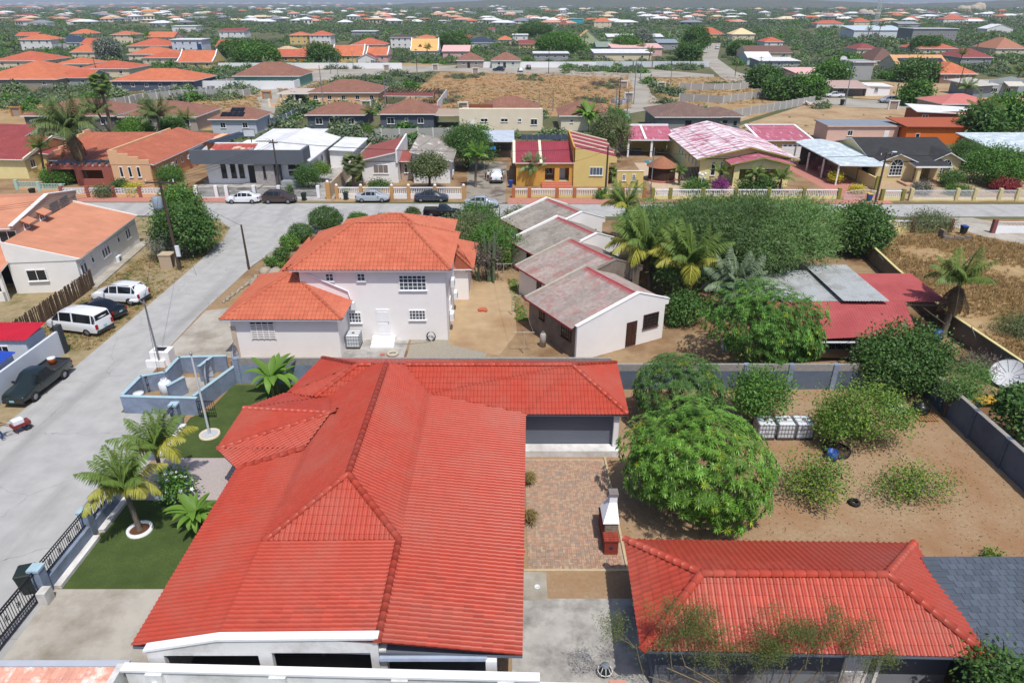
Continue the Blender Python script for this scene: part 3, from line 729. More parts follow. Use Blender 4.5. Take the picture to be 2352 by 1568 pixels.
# ---------------------------------------------------------------- row of four staggered cottages
M_CORRG = mat('weathered_corrugated',A(172,158,150),0.85,0.2,3,col2=A(176,116,110),sc2=0.8,lo=0.5,hi=0.75,rand=0.13)
M_CORRG2 = mat('grey_corrugated',A(164,156,146),0.9,0.2,3,col2=A(120,112,106),sc2=0.6,lo=0.5,hi=0.75,rand=0.13)
M_CORRR = mat('red_corrugated',A(178,70,76),0.7,0.1,1.5)
M_BLOCK = mat('bare_block',A(150,138,124),0.95,0.12,2.5,0.5,8,col2=A(128,116,104),sc2=0.7)
def cottages():
 labs = ['nearest of the four staggered cottages, white gable with brown door','second staggered cottage, red streaked roof and bare block gable','third staggered cottage with grey corrugated roof by the blue tarp','farthest staggered cottage, dark weathered roof beside the street']
 R = radians(29.5)
 ex,ey = Vector((cos(R),sin(R),0)),Vector((-sin(R),cos(R),0))
 for k in range(4):
  o = Vector((4.85,45.1,0)) + k*Vector((-0.75,7.45,0))
  h = House('cottage',labs[k],o.x,o.y,R,group='row of staggered cottages')
  W,D,zl,zr,zp,xm = 8.2,7.0,2.75,3.15,4.25,5.5
  wm = M_BLOCK if k == 0 else M_HW
  gm = M_BLOCK if k == 1 else M_HW
  h.box(0,0.2,W-0.3,D,0,2.55,wm)
  g = MB();q = [(-0.1,0),(W,0),(W,2.9),(W+0.35,2.9),(W+0.35,zr+0.15),(xm,zp+0.15),(-0.1,zl+0.1)]
  g.add([(x,0,z) for x,z in q]+[(x,0.2,z) for x,z in q],[tuple(range(7)),tuple(range(13,6,-1))]+[(i+7,(i+1)%7+7,(i+1)%7,i) for i in range(7)])
  h.part(g,'gable_wall',gm)
  cp = MB()
  for a,b in (((-0.15,zl+0.1),(xm,zp+0.15)),((xm,zp+0.15),(W+0.4,zr+0.15))):
   cp.add([(a[0],-0.04,a[1]),(b[0],-0.04,b[1]),(b[0],0.3,b[1]),(a[0],0.3,a[1]),(a[0],-0.04,a[1]+0.07),(b[0],-0.04,b[1]+0.07),(b[0],0.3,b[1]+0.07),(a[0],0.3,a[1]+0.07)],
                   [(4,5,6,7),(0,1,5,4),(2,3,7,6),(1,2,6,5),(3,0,4,7)])
  h.part(cp,'coping',M_WHITE if k != 1 else M_BLOCK)
  b = MB();q = [(0,2.5),(W-0.3,2.5),(W-0.3,zr-0.1),(xm,zp-0.1),(0,zl-0.12)]
  b.add([(x,D-0.2,z) for x,z in q]+[(x,D,z) for x,z in q],[tuple(range(5)),tuple(range(9,4,-1))]+[(i+5,(i+1)%5+5,(i+1)%5,i) for i in range(5)]);h.part(b,'rear_gable',M_HW)
  rc = MB()
  for a,c in (((-0.4,zl-0.05),(xm,zp+0.1)),((xm,zp+0.1),(W+0.1,zr+0.08))):
   rc.add([(a[0],D-0.1,a[1]-0.3),(c[0],D-0.1,c[1]-0.3),(c[0],D+0.14,c[1]-0.3),(a[0],D+0.14,a[1]-0.3),(a[0],D-0.1,a[1]+0.1),(c[0],D-0.1,c[1]+0.1),(c[0],D+0.14,c[1]+0.1),(a[0],D+0.14,a[1]+0.1)],[(4,5,6,7),(0,1,5,4),(2,3,7,6),(1,2,6,5),(3,0,4,7)])
  h.part(rc,'rear_coping',mat('coping_stone',A(196,186,170),0.9,0.12,3) if k < 2 else M_WHITE)
  cm = M_CORRG if k < 2 else M_CORRG2
  for j in range(3):          # sheets in three overlapping courses
   t0,t1 = j/3 - (0.02 if j else 0),(j+1)/3;p = lambda t,y: (-0.45+(xm+0.45)*t,y,zl-0.12+(zp+0.0-zl+0.12)*t + 0.012*(3-j))
   for c in range(8):
    y0,y1 = 0.3+(D-0.3)*c/8,0.3+(D-0.3)*(c+1)/8 + 0.03
    mb = MB();corr_sheet(mb,p(t0,y1),p(t0,y0),p(t1,y0),p(t1,y1),0.22,0.035);mb.build('roof_sheet',cm,h.e)
  mb = MB();corr_sheet(mb,(W+0.3,0.3,zr-0.02),(W+0.3,D,zr-0.02),(xm,D,zp-0.02),(xm,0.3,zp-0.02),0.2,0.03);mb.build('roof_sheet',cm,h.e)
  mb = MB()
  mb.add([(xm-0.45,0.32,zp-0.12),(xm,0.32,zp+0.05),(xm+0.2,0.32,zp-0.02),(xm-0.45,D-0.1,zp-0.12),(xm,D-0.1,zp+0.05),(xm+0.2,D-0.1,zp-0.02)],[(0,1,4,3),(1,2,5,4)]);mb.build('ridge_cap',M_CORRR,h.e)
  mb = MB();mb.box(-0.46,0.3,zl-0.2,-0.4,D+0.3,zl-0.06);mb.build('fascia',M_CORRR,h.e)
  brn = mat('brown_frame',A(84,54,40),0.7)
  if k == 0:
   d = h.door('s',5.0,0.0,0.1,1.0,2.05,brn);h.win('s',6.85,-0.005,1.3,1.5,1.15,4,4,fm=brn);h.win('w',-0.01,1.5,1.3,1.3,1.0,4,3,fm=brn)
   h.win('w',-0.01,5.0,1.5,0.7,0.8,2,3,fm=brn)
  else:
   h.win('w',-0.01,3.5,1.4,0.7,0.9,2,3,fm=brn);h.win('s',6.6,-0.005,1.2,1.6,1.1,3,2,fm=brn)
cottages()

# ---------------------------------------------------------------- peach house at the left
M_PEACH = mat('peach_roof',A(226,158,124),0.8,0.05,0.6,col2=A(212,142,110),sc2=0.3)
M_PEACHR = roofmat('peach_roof_sheet',A(226,156,122),1.1,6.0,0.04,'corr',0.8,depth=0.01)
M_STUC = mat('beige_stucco',A(206,182,162),0.85,0.04,0.8)
M_GSTUC = mat('grey_white_stucco',(.76,.74,.69),0.85,0.04,0.8)
def left_house():
 h = House('peach_roofed_house','long white house with peach roof and arched windows by the side road',-45.6,58.4,radians(7))
 L,W = 14.4,5.8
 h.box(0,0,W,L,0,3.1,M_GSTUC)
 h.slab([(W+0.35,0,3.1),(W+0.35,L,3.1),(0,L,4.8),(0,0,4.8)],M_PEACHR,0.12)
 for y in (-0.06,L-0.06):
  mb = MB();q = [(0,3.0),(W,3.0),(W+0.4,3.15),(0,4.98)]
  mb.add([(x,y,z) for x,z in q]+[(x,y+0.14,z) for x,z in q],[(0,1,2,3),(7,6,5,4)]+[(i+4,(i+1)%4+4,(i+1)%4,i) for i in range(4)]);h.part(mb,'gable_parapet',M_GSTUC)
 # taller rear block
 h.box(-15,3.0,-0.05,L+1.0,0,5.5,M_STUC)
 h.slab([(-15,2.6,5.45),(-0.3,2.6,5.45),(-0.3,10.0,6.55),(-15,10.0,6.55)],M_PEACHR,0.12);h.slab([(-15,10.0,6.55),(-0.3,10.0,6.55),(-0.3,L+1.2,5.6),(-15,L+1.2,5.6)],M_PEACHR,0.12)
 mb = MB();q = [(2.6,5.4),(L+1.2,5.4),(L+1.2,5.75),(10.0,6.75),(2.6,5.65)]
 mb.add([(-0.3,y,z) for y,z in q]+[(0.0,y,z) for y,z in q],[tuple(range(5))[::-1],tuple(range(5,10))]+[(i,(i+1)%5,(i+1)%5+5,i+5) for i in range(5)]);h.part(mb,'gable_wall',M_STUC)
 cp = MB()
 for (a,za),(b,zb) in (((2.5,5.65),(10.0,6.75)),((10.0,6.75),(L+1.3,5.75))):
  cp.add([(-0.36,a,za),(0.06,a,za),(0.06,b,zb),(-0.36,b,zb),(-0.36,a,za+.08),(0.06,a,za+.08),(0.06,b,zb+.08),(-0.36,b,zb+.08)],[(4,5,6,7),(0,1,5,4),(1,2,6,5),(2,3,7,6),(3,0,4,7)])
 h.part(cp,'coping',M_WTRIM)
 for y in (4.6,7.6):
  h.win('e',0.02,y,4.85,0.9,0.55,2,1,gm=M_GLASS)
  aw = MB();aw.add([(0.0,y-0.75,5.85),(0.0,y+0.75,5.85),(0.75,y+0.75,5.45),(0.75,y-0.75,5.45),(0.0,y-0.75,5.79),(0.0,y+0.75,5.79),(0.75,y+0.75,5.39),(0.75,y-0.75,5.39)],[(3,2,1,0),(4,5,6,7),(0,4,7,3),(1,2,6,5),(2,3,7,6)]);h.part(aw,'awning',M_PEACH)
 for y in (10.4,12.6):
  lv = MB()
  for i in range(6): lv.box(0.0,y-0.9,5.0+i*0.15,0.06,y+0.9,5.1+i*0.15)
  h.part(lv,'louvre_panel',mat('louvre_grey',A(150,146,142),0.7))
 dkf = M_WTRIM
 for y,n,hh in ((1.0,2,1.25),(3.0,1,0.7),(6.0,3,1.1),(9.3,1,0.7),(11.8,2,1.3)):
  for i in range(n): h.win('e',W+0.01,y+i*0.62-(n-1)*0.31,1.35 if hh > 1 else 1.7,0.52,hh*0.8,1,1,arch=True)
 h.win('s',2.2,-0.07,1.2,1.7,1.1,2,1);h.ac('e',W+0.02,7.9,0.1)
 h.box(W,0.5,W+1.0,L,0.0,0.14,M_CONC,'apron')
 # porch in front of the taller block
 h.slab([(-9,-2.0,2.7),(0.2,-2.0,2.7),(0.2,3.0,3.9),(-9,3.0,3.9)],M_PEACHR,0.12)
 for x in (-5,-2.2,0.0): h.box(x-0.15,-1.8,x+0.15,-1.5,0,2.6,M_GSTUC,'pillar')
 h.box(-9,-1.8,0.1,-1.62,0,0.9,M_GSTUC,'low_wall');h.box(-9,2.9,0.0,3.0,0,2.8,M_DARK,'painted_porch_shade')  # near-black slab paints the shade under the porch roof
 h.win('s',-0.9,2.98,3.95,1.6,1.2,2,1,arch=False)
left_house()

def left_sheds():
 w = House('white_road_wall','white wall with dark posts along the side road behind the parked pickup',0,0,cat='wall')
 M_BW = mat('bluish_white_wall',A(216,224,232),0.8,0.05,0.8)
 w.box(-34.4,26,-34.2,46.6,0,1.9,M_BW)
 for y in (31.0,38.6,46.6): w.box(-34.45,y-0.25,-34.1,y+0.25,0,2.3,mat('post_charcoal',A(70,76,82),0.8),'post')
 s = House('blue_roofed_shed','shed with bright blue corrugated roof behind the white road wall',0,0,cat='shed')
 mb = MB();corr_sheet(mb,(-34.6,42.4,2.2),(-34.6,34.0,2.2),(-39.5,34.0,2.7),(-39.5,42.4,2.7),0.32,0.04);s.part(mb,'roof',mat('blue_sheet',A(48,84,190),0.5,0.08,1));s.box(-39.3,34.2,-34.8,42.2,0,2.1,M_BW)
 s = House('red_roofed_shed','small white shed with crimson corrugated roof behind the blue one',0,0,cat='shed')
 mb = MB();corr_sheet(mb,(-35.0,44.0,2.3),(-39.0,44.0,2.3),(-39.0,46.6,2.55),(-35.0,46.6,2.55),0.3,0.035);s.part(mb,'roof',mat('crimson_sheet',A(206,40,60),0.5,0.08,1));s.box(-38.8,44.2,-35.2,46.4,0,2.2,M_BW);s.win('s',-37,44.19,1.1,1.0,0.7)
 s = House('crimson_roofed_shed','second crimson roofed shed at the left picture edge',0,0,cat='shed')
 mb = MB();corr_sheet(mb,(-39.5,43.5,2.3),(-45.0,43.5,2.3),(-45.0,48.0,2.7),(-39.5,48.0,2.7),0.3,0.035);s.part(mb,'roof',mat('crimson_sheet',A(206,40,60)));s.box(-44.8,43.8,-39.7,47.8,0,2.2,M_BW)
 f = thing('picket_fence','weathered brown wooden picket fence behind the parked vans','fence',(-39.2,46.6,0))
 me = MB();me.box(-0.07,-0.012,0,0.07,0.012,1.75);mm = me.mesh('picket',mat('fence_wood',A(120,98,78),0.9,0.15,5,rand=0.25))
 a,b = Vector((-39.0,47.2,0)),Vector((-39.4,60.2,0));d = b-a;n = 84;ang = atan2(d.y,d.x)
 for i in range(n):
  p = a + d*(i/n) - f.location;o = inst('picket',mm,f,loc=p + Vector((random.uniform(-.03,.03),0,random.uniform(-0.1,0.06))),rz=ang)
  o.rotation_euler = (random.uniform(-.04,.04),random.uniform(-.03,.03),ang)
 r = MB()
 for z in (0.4,1.3):
  p,q = a-f.location,b-f.location;r.tube([(p.x-0.05,p.y,z),(q.x-0.05,q.y,z)],0.035,5)
 r.build('rail',mat('fence_wood',A(120,98,78)),f)
left_sheds()

# ---------------------------------------------------------------- walls round the lot
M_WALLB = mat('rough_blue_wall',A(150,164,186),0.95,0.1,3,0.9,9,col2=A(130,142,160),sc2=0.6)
M_WALLD = mat('dark_blue_wall',A(112,124,142),0.9,0.06,2,0.4,12,col2=A(96,106,122),sc2=0.4)  # darker blue-grey for the yard wall panels
M_BLKTOP = mat('block_coping',A(168,164,158),0.95,0.14,4,0.6,9)
def lot_walls():
 w = House('rear_garden_wall','blue-grey block wall with pilasters behind the yard',0,0,cat='wall')
 for i in range(7):
  x0 = 6.9 + i*3.05;x1 = min(x0+3.05,28.3)
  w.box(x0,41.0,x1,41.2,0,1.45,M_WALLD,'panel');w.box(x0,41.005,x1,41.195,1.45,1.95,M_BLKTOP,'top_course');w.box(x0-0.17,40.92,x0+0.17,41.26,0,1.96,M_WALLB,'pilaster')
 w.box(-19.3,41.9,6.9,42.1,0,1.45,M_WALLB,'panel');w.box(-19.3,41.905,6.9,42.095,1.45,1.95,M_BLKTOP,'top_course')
 for x in (-19.2,-16.2): w.box(x-0.17,41.8,x+0.17,42.2,0,1.96,M_WALLB,'pilaster')
 w = House('side_garden_wall','dark blue-grey wall running down the right side of the yard',0,0,cat='wall')
 for i in range(9):
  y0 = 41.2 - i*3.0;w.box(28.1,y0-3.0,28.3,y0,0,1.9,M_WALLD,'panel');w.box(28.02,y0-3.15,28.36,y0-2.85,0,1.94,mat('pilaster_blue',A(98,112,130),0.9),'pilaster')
  w.box(28.06,y0-2.85,28.34,y0-0.15,1.9,1.96,M_BLKTOP,'coping')
 # left front fence: low rough wall with iron railings
 f = House('railing_fence','rough blue-grey low wall with black iron railings along the lawn',0,0,cat='fence')
 secs = [(23.0,26.3),(26.7,30.2),(33.2,36.4)]
 for y0,y1 in secs:
  f.box(-21.3,y0,-20.95,y1,0,0.75,M_WALLB,'low_wall');f.box(-20.93,y0,-20.6,y1,0,0.2,M_LGREY,'planter_kerb')
  r = MB()
  for z in (0.85,1.45,1.6): r.box(-21.15,y0,z,-21.11,y1,z+0.04)
  n = int((y1-y0)/0.14)
  for i in range(n+1): y = y0+(y1-y0)*i/n;r.box(-21.14,y-0.01,0.76,-21.12,y+0.01,1.6)
  for i in range(int((y1-y0)/0.75)):
   y = y0+0.5+i*0.75
   for k in range(6): t = k*pi/3;r.tube([(-21.13,y,1.15),(-21.13,y+0.1*cos(t),1.15+0.17*sin(t)),(-21.13,y+0.14*cos(t+.6),1.15+0.1*sin(t+.6))],0.015,4)
  f.part(r,'railing',M_BLACKM)
 for y in (22.7,26.5,30.4,33.0,36.5):
  f.box(-21.38,y-0.22,-20.92,y+0.22,0,1.5,M_WALLB,'pillar');f.box(-21.42,y-0.26,-20.88,y+0.26,1.5,1.62,mat('pillar_cap',A(176,204,214),0.8),'cap')
 g = House('driveway_gate','black iron sliding gate across the concrete driveway',0,0,cat='gate')
 r = MB()
 for z in (0.1,0.45,0.5,1.35,1.5): r.box(-21.2,15.5,z,-21.14,22.6,z+0.05)
 for i in range(52): y = 15.5+i*0.138;r.box(-21.18,y-0.012,0.1,-21.16,y+0.012,1.5)
 for i in range(9):
  y = 16+i*0.75
  for k in range(6): t = k*pi/3;r.tube([(-21.17,y,0.92),(-21.17,y+0.1*cos(t),0.92+0.17*sin(t)),(-21.17,y+0.14*cos(t+.6),0.92+0.1*sin(t+.6))],0.015,4)
 g.part(r,'bars',M_BLACKM);g.box(-21.0,22.0,-20.6,22.5,0,0.7,M_LGREY,'motor_box')
 # small walled utility enclosure on the road corner
 e = House('utility_enclosure','blue-grey walled bin and tank enclosure on the roadside corner',0,0,cat='enclosure')
 pts = [((-25.3,38.0),(-20.3,37.75)),((-25.3,38.2),(-25.3,40.6)),((-25.3,40.6),(-23.9,41.2)),((-23.9,41.2),(-23.9,43.4)),((-23.9,43.4),(-20.6,43.6)),((-20.6,38.0),(-19.4,42.2)),((-22.9,39.3),(-22.3,40.5)),((-21.9,42.0),(-21.6,43.4))]
 for a,b in pts:
  a,b = Vector((*a,0)),Vector((*b,0));d = (b-a);L = d.length;mb = MB();mb.box(0,-0.1,0,L,0.1,1.25);o = mb.build('wall',M_WALLB,e.e);o.location = a;o.rotation_euler = (0,0,atan2(d.y,d.x))
  mb = MB();mb.box(-0.03,-0.12,1.25,L+0.03,0.12,1.3);o = mb.build('coping',mat('pillar_cap',A(176,204,214)),e.e);o.location = a;o.rotation_euler = (0,0,atan2(d.y,d.x))
 e.box(-24.0,38.4,-21.0,42.6,0.0,0.06,M_CONC,'floor')
 for (x,y,L,rz) in ((-20.2,37.4,1.1,0.0),(-25.0,40.55,0.9,0.9)):
  r = MB()
  for z in (0.1,0.6,1.2): r.box(0,-0.02,z,L,0.02,z+0.04)
  for i in range(9): r.box(i*L/8-0.012,-0.012,0.1,i*L/8+0.012,0.012,1.3)
  o = e.part(r,'gate',M_BLACKM);o.location = (x,y,0);o.rotation_euler = (0,0,rz)
lot_walls()

def right_neighbour():
 # yellow-capped wall between the neighbour and the dry lot
 w = House('yellow_capped_wall','grey wall with yellow coping beside the dry grass lot',0,0,cat='wall')
 pts = [(38.2,79),(37.5,70),(36.3,61),(35.3,51),(35.6,42),(36.0,30)]
 for a,b in zip(pts,pts[1:]):
  a,b = Vector((*a,0)),Vector((*b,0));d = b-a;mb = MB();mb.box(0,-0.1,0,d.length,0.1,1.6);o = mb.build('panel',mat('dirty_grey_wall',A(132,124,112),0.9,0.1,1,col2=A(100,92,82),sc2=0.4),w.e);o.location = a;o.rotation_euler = (0,0,atan2(d.y,d.x))
  mb = MB();mb.box(0,-0.12,1.6,d.length-0.02,0.12,1.67);o = mb.build('coping',mat('coping_yellow',A(224,212,150),0.8,0.1),w.e);o.location = a;o.rotation_euler = (0,0,atan2(d.y,d.x))
 c = House('red_roofed_carport','open carport with faded red sheet roof over the old saloon',0,0,cat='carport')
 R = mat('faded_red_sheet',A(196,98,96),0.7,0.06,0.8,col2=A(182,84,84),sc2=0.25);G1 = mat('old_grey_sheet',A(186,190,190),0.6,0.06,0.6,col2=A(160,160,154),sc2=0.5)
 for a,b,cc,d in (((19.8,43.6,2.5),(29.4,44.6,2.5),(31.2,50.0,2.8),(20.2,50.0,2.8)),((27.6,50.02,2.82),(34.7,50.02,2.74),(34.3,55.2,3.2),(28.6,55.2,3.2))):
  mb = MB();corr_sheet(mb,a,b,cc,d,0.2,0.02);c.part(mb,'roof_sheet',R)
 mb = MB();corr_sheet(mb,(20.2,50.02,2.8),(27.0,50.02,2.82),(26.4,56.0,3.2),(21.8,56.0,3.2),0.25,0.02);c.part(mb,'roof_sheet',G1)
 for i,(x0,x1) in enumerate(((25.4,27.0),(26.9,28.6))):
  mb = MB();corr_sheet(mb,(x0+0.6,49.4,3.1),(x1+1.0,49.3,3.12),(x1+0.6,56.4,3.55),(x0+0.2,56.6,3.5),0.22,0.025);c.part(mb,'loose_sheet',G1)
 for x,y in ((20.2,44.0),(24.8,44.2),(29.0,44.8),(30.8,49.8),(34.4,50.3),(34.1,55),(22,55.8),(28.6,55)): c.box(x-0.05,y-0.05,x+0.05,y+0.05,0,2.42,M_WOODP,'post')
 c.box(19.8,43.45,29.3,43.53,2.36,2.46,M_WTRIM,'fascia');c.box(21,51.2,30,51.35,0,2.7,mat('shed_wall',A(120,110,100),0.9),'rear_wall')
 c.box(30.9,49.75,34.6,49.87,2.5,2.62,M_WOODP,'beam');c.box(32.4,46.5,32.5,49.7,2.4,2.5,M_WOODP,'beam')
right_neighbour()

# ---------------------------------------------------------------- houses across the street
def P_(name,c,**k): return mat(name,A(*c),0.8,0.05,0.7,**k)
RT_RED = roofmat('dark_red_tiles',A(180,88,84),0.3,0.4)
RT_TERRA = roofmat('terracotta_tiles',A(208,122,92),0.5,0.42)
RT_BROWN = roofmat('brown_tiles',A(172,122,102),0.3,0.4,0.14)
RT_ORANGE = roofmat('estate_orange_tiles',A(226,132,94),0.4,0.45,0.1,depth=0.03)
RT_CRIM = roofmat('crimson_profile_sheet',A(180,76,86),0.3,5.0,0.04,'corr',0.5)
RT_PINK = roofmat('peeling_pink_sheet',A(206,118,138),0.3,2.4,0.05,'tile',0.6,col2=A(246,236,238),lo=0.46,hi=0.52,sc2=0.55,streak=(2.2,0.5),depth=0.02)
RT_PINK2 = roofmat('pink_sheet',A(206,116,134),0.3,2.4,0.05,'tile',0.6,col2=A(232,196,206),lo=0.55,hi=0.66,sc2=0.6,streak=(2.2,0.5),depth=0.02)
RT_WHITE = roofmat('white_sheet_roof',A(240,240,240),0.4,8.0,0.02,'corr',0.55,depth=0.01)
RT_PALE = roofmat('pale_sheet_roof',A(206,220,224),0.5,2.5,0.06,'corr',0.55,depth=0.015,col2=A(232,238,240),lo=0.5,hi=0.6,sc2=0.8)
RT_BLACK = roofmat('charcoal_shingles',A(72,72,72),0.4,0.3,0.2,'shingle',0.9,depth=0.02)
RT_GREYOLD = roofmat('old_grey_sheets',A(178,170,160),0.25,1.9,0.08,'tile',0.85,col2=A(224,216,204),lo=0.56,hi=0.62,depth=0.03)
RT_REDPAINT = roofmat('painted_red_roof',A(172,96,88),0.3,3.0,0.04,'corr',0.8,depth=0.01)
M_CREAM = P_('cream_paint',(240,226,200));M_YEL = P_('yellow_paint',(232,206,132));M_LYEL = P_('pale_yellow_paint',(240,226,164));M_ORY = P_('ochre_paint',(226,172,84))
M_ORW = P_('orange_brown_paint',(196,124,76));M_PCH = P_('peach_paint',(240,192,148));M_BRICKP = P_('brick_paint',(176,104,90));M_DGREY = P_('slate_grey_paint',(104,112,124));M_TANW = P_('tan_wall',(206,186,160))
M_SOLAR = glassmat('solar_panel_glass',(0.03,0.035,0.045),0.35);M_DSOLAR = glassmat('dark_solar',(0.008,0.01,0.014),0.2)
M_SILV = P_('silver_frame',(190,196,200))

def edge_cap(h,P,m=None,w=0.12,hh=0.14,name='coping'):
 for a,b in zip(P,P[1:]):
  a,b = Vector(a),Vector(b);d = (b-a);s = Vector((-d.y,d.x,0)).normalized()*w;z = Vector((0,0,hh))
  mb = MB();mb.add([a-s,b-s,b+s,a+s,a-s+z,b-s+z,b+s+z,a+s+z],[(4,5,6,7),(0,1,5,4),(1,2,6,5),(2,3,7,6),(3,0,4,7),(0,3,2,1)]);mb.build(name,m or M_WTRIM,h.e)
def quadwall(h,pts,y,t,m,name='wall'):
 """upright slab in the xz plane with any outline"""
 mb = MB();n = len(pts)
 mb.add([(x,y,z) for x,z in pts]+[(x,y+t,z) for x,z in pts],[tuple(range(n)),tuple(range(2*n-1,n-1,-1))]+[(i+n,(i+1)%n+n,(i+1)%n,i) for i in range(n)]);return mb.build(name,m,h.e)
def quadwall_x(h,pts,x,t,m,name='wall'):
 mb = MB();n = len(pts)
 mb.add([(x,y,z) for y,z in pts]+[(x+t,y,z) for y,z in pts],[tuple(range(n))[::-1],tuple(range(n,2*n))]+[(i,(i+1)%n,(i+1)%n+n,i+n) for i in range(n)]);return mb.build(name,m,h.e)
def panels(h,P,nx,ny,m=None,gap=0.04,name='solar_panel',lift=0.12):
 """solar panels on the patch P (a,b,c,d)"""
 a,b,c,d = map(Vector,P);n = (b-a).cross(d-a).normalized()*lift
 for i in range(nx):
  for j in range(ny):
   q = [a.lerp(b,u).lerp(d.lerp(c,u),v)+n for u,v in (((i+gap)/nx,(j+gap)/ny),((i+1-gap)/nx,(j+gap)/ny),((i+1-gap)/nx,(j+1-gap)/ny),((i+gap)/nx,(j+1-gap)/ny))]
   mb = MB();k = n.normalized()*0.04;mb.add([*q,*[p-k for p in q]],[(0,1,2,3),(4,5,1,0),(5,6,2,1),(6,7,3,2),(7,4,0,3)]);mb.build(name,m or M_SOLAR,h.e)

def row_a():
 # A1
 h = House('yellow_house','yellow house with dark red roof at the left edge across the street',0,0)
 h.box(-90,104.4,-73.6,116,0,3.1,M_LYEL);h.slab([(-90,103.9,3.3),(-73.2,103.9,3.0),(-73.2,112,4.9),(-90,112,5.4)],RT_RED,0.14);h.slab([(-73.2,112,4.9),(-73.2,117,3.4),(-90,117,3.6),(-90,112,5.4)],RT_RED,0.14)
 quadwall_x(h,[(104.4,3.0),(116,3.0),(112,4.75),(104.6,3.2)],-73.75,0.15,M_YEL,'gable_wall');edge_cap(h,[(-73.3,103.8,3.05),(-73.3,112,5.0),(-73.3,117,3.5)],M_CREAM)
 h.box(-73.6,108,-70.5,115,0,3.0,M_YEL,'side_wing');h.slab([(-73.6,107.6,3.3),(-70.2,107.6,2.9),(-70.2,115.4,2.9),(-73.6,115.4,3.3)],RT_RED,0.12)
 h.win('s',-71.6,107.99,1.7,0.7,1.0,1,arch=True);h.win('e',-73.55,106,1.4,1.2,1.2);h.win('s',-80,104.39,1.4,1.3,1.2);h.ac('e',-70.45,110,0.6)
 h = House('yellow_rear_house','yellow rear house with maroon roof at far left edge',0,0);h.box(-100,118,-84,126,0,3.2,M_YEL);h.slab([(-100,117.5,3.3),(-83.6,117.5,3.1),(-83.6,126.5,4.6),(-100,126.5,4.8)],RT_RED,0.14);h.win('s',-90,117.99,1.4,1.2,1.1)
 # A2
 h = House('stepped_parapet_house','peach and brick-red house with stepped parapets and terracotta roofs',0,0)
 h.box(-68.5,103,-57.2,116,0,3.2,M_PCH);h.slab([(-68.6,102.4,3.2),(-57.3,102.4,3.2),(-57.3,115,5.2),(-68.6,115,5.2)],RT_TERRA,0.14)
 for i in range(7): t = i/7;h.box(-68.9,102.4+12.4*t,-68.6,102.4+12.4*(t+1/7),0.5,3.6+2.1*(t+1/7),M_PCH,'stepped_parapet')
 h.box(-57.4,99,-52,121,0,3.15,P_('warm_peach',(222,160,116)));h.box(-57.5,98.9,-51.95,99.1,0,3.3,M_PCH,'front_wall')
 h.slab([(-57.3,99.1,5.0),(-51.5,99.1,3.25),(-51.5,121.4,3.25),(-57.3,121.4,5.0)],RT_TERRA,0.14)
 for i in range(4): h.box(-57.55+i*1.4,98.86,-57.55+(i+1)*1.4,99.12,3.3,5.3-i*0.45,M_PCH,'stepped_parapet')
 for i in range(9): t = i/9;h.box(-57.65,99.1+22*t,-57.32,99.1+22*(t+1/9),3.0,5.25 if i < 8 else 4.8,M_PCH,'stepped_parapet')
 for i in range(3): h.win('s',-56.2+i*1.25,98.89,1.5,0.5,1.5,1)
 for y in (103,105.2,111,113.4): h.ac('e',-51.98,y,1.7)
 for y in (101,107,109,116): h.win('e',-51.99,y,1.6,0.6,0.9,1)
 mb = MB();holed_wall(mb,-67.5,-57.6,0,2.9,99.9,100.2,[(-67.0,0.0,-63.6,2.4),(-62.6,1.0,-59.6,2.3)]);h.part(mb,'porch_wall',M_BRICKP)
 for i in range(10): h.box(-67.55+i,99.84,-67.05+i,100.26,2.9,3.25,M_BRICKP,'merlon');
 h.box(-67.5,102.9,-57.6,103.0,0.0,2.8,M_ORW,'recess_wall');h.box(-67.5,100.2,-57.5,103,2.75,2.88,M_LGREY,'porch_roof');panels(h,[(-67,100.5,2.95),(-58,100.5,2.95),(-58,102.4,3.15),(-67,102.4,3.15)],8,1)
 h.box(-57.2,121.6,-51.5,128,0,2.8,M_PCH,'rear_wing');h.slab([(-57.5,121.5,3.1),(-51.2,121.5,2.7),(-51.2,128,2.7),(-57.5,128,3.1)],RT_TERRA,0.12);panels(h,[(-51.0,116,3.3),(-48.8,116,3.0),(-46.4,126,3.0),(-49.0,126,3.3)],2,5)
 # A3
 h = House('modern_white_house','modern white house with broad slate-grey fascia and white roofs',0,0)
 G2 = P_('fascia_grey',(110,116,124))
 h.box(-44.9,101.2,-30.2,119,0,3.25,M_WHITE);h.box(-46.2,99.4,-29.9,99.8,3.25,5.2,G2,'fascia');h.box(-46.2,99.8,-45.8,104,3.25,5.2,G2,'fascia');h.box(-30.3,99.8,-29.9,103,3.25,5.25,G2,'fascia')
 h.slab([(-45.8,99.8,3.4),(-30.3,99.8,3.4),(-30.3,101.4,3.4),(-45.8,101.4,3.4)],RT_WHITE,0.15)
 h.slab([(-35.2,101,5.0),(-29.5,101,3.4),(-29.5,121,3.4),(-35.2,121,5.0)],RT_WHITE,0.15);h.slab([(-35.2,101,5.0),(-35.2,121,5.0),(-39,121,3.9),(-39,101,3.9)],RT_WHITE,0.15)
 h.slab([(-45.6,101.4,3.5),(-39,101.4,3.5),(-39,107.5,4.7),(-45.6,107.5,4.7)],roofmat('worn_red_tiles',A(206,98,84),0.4,0.4,col2=A(236,214,196),lo=0.54,hi=0.6,sc2=0.5),0.14)
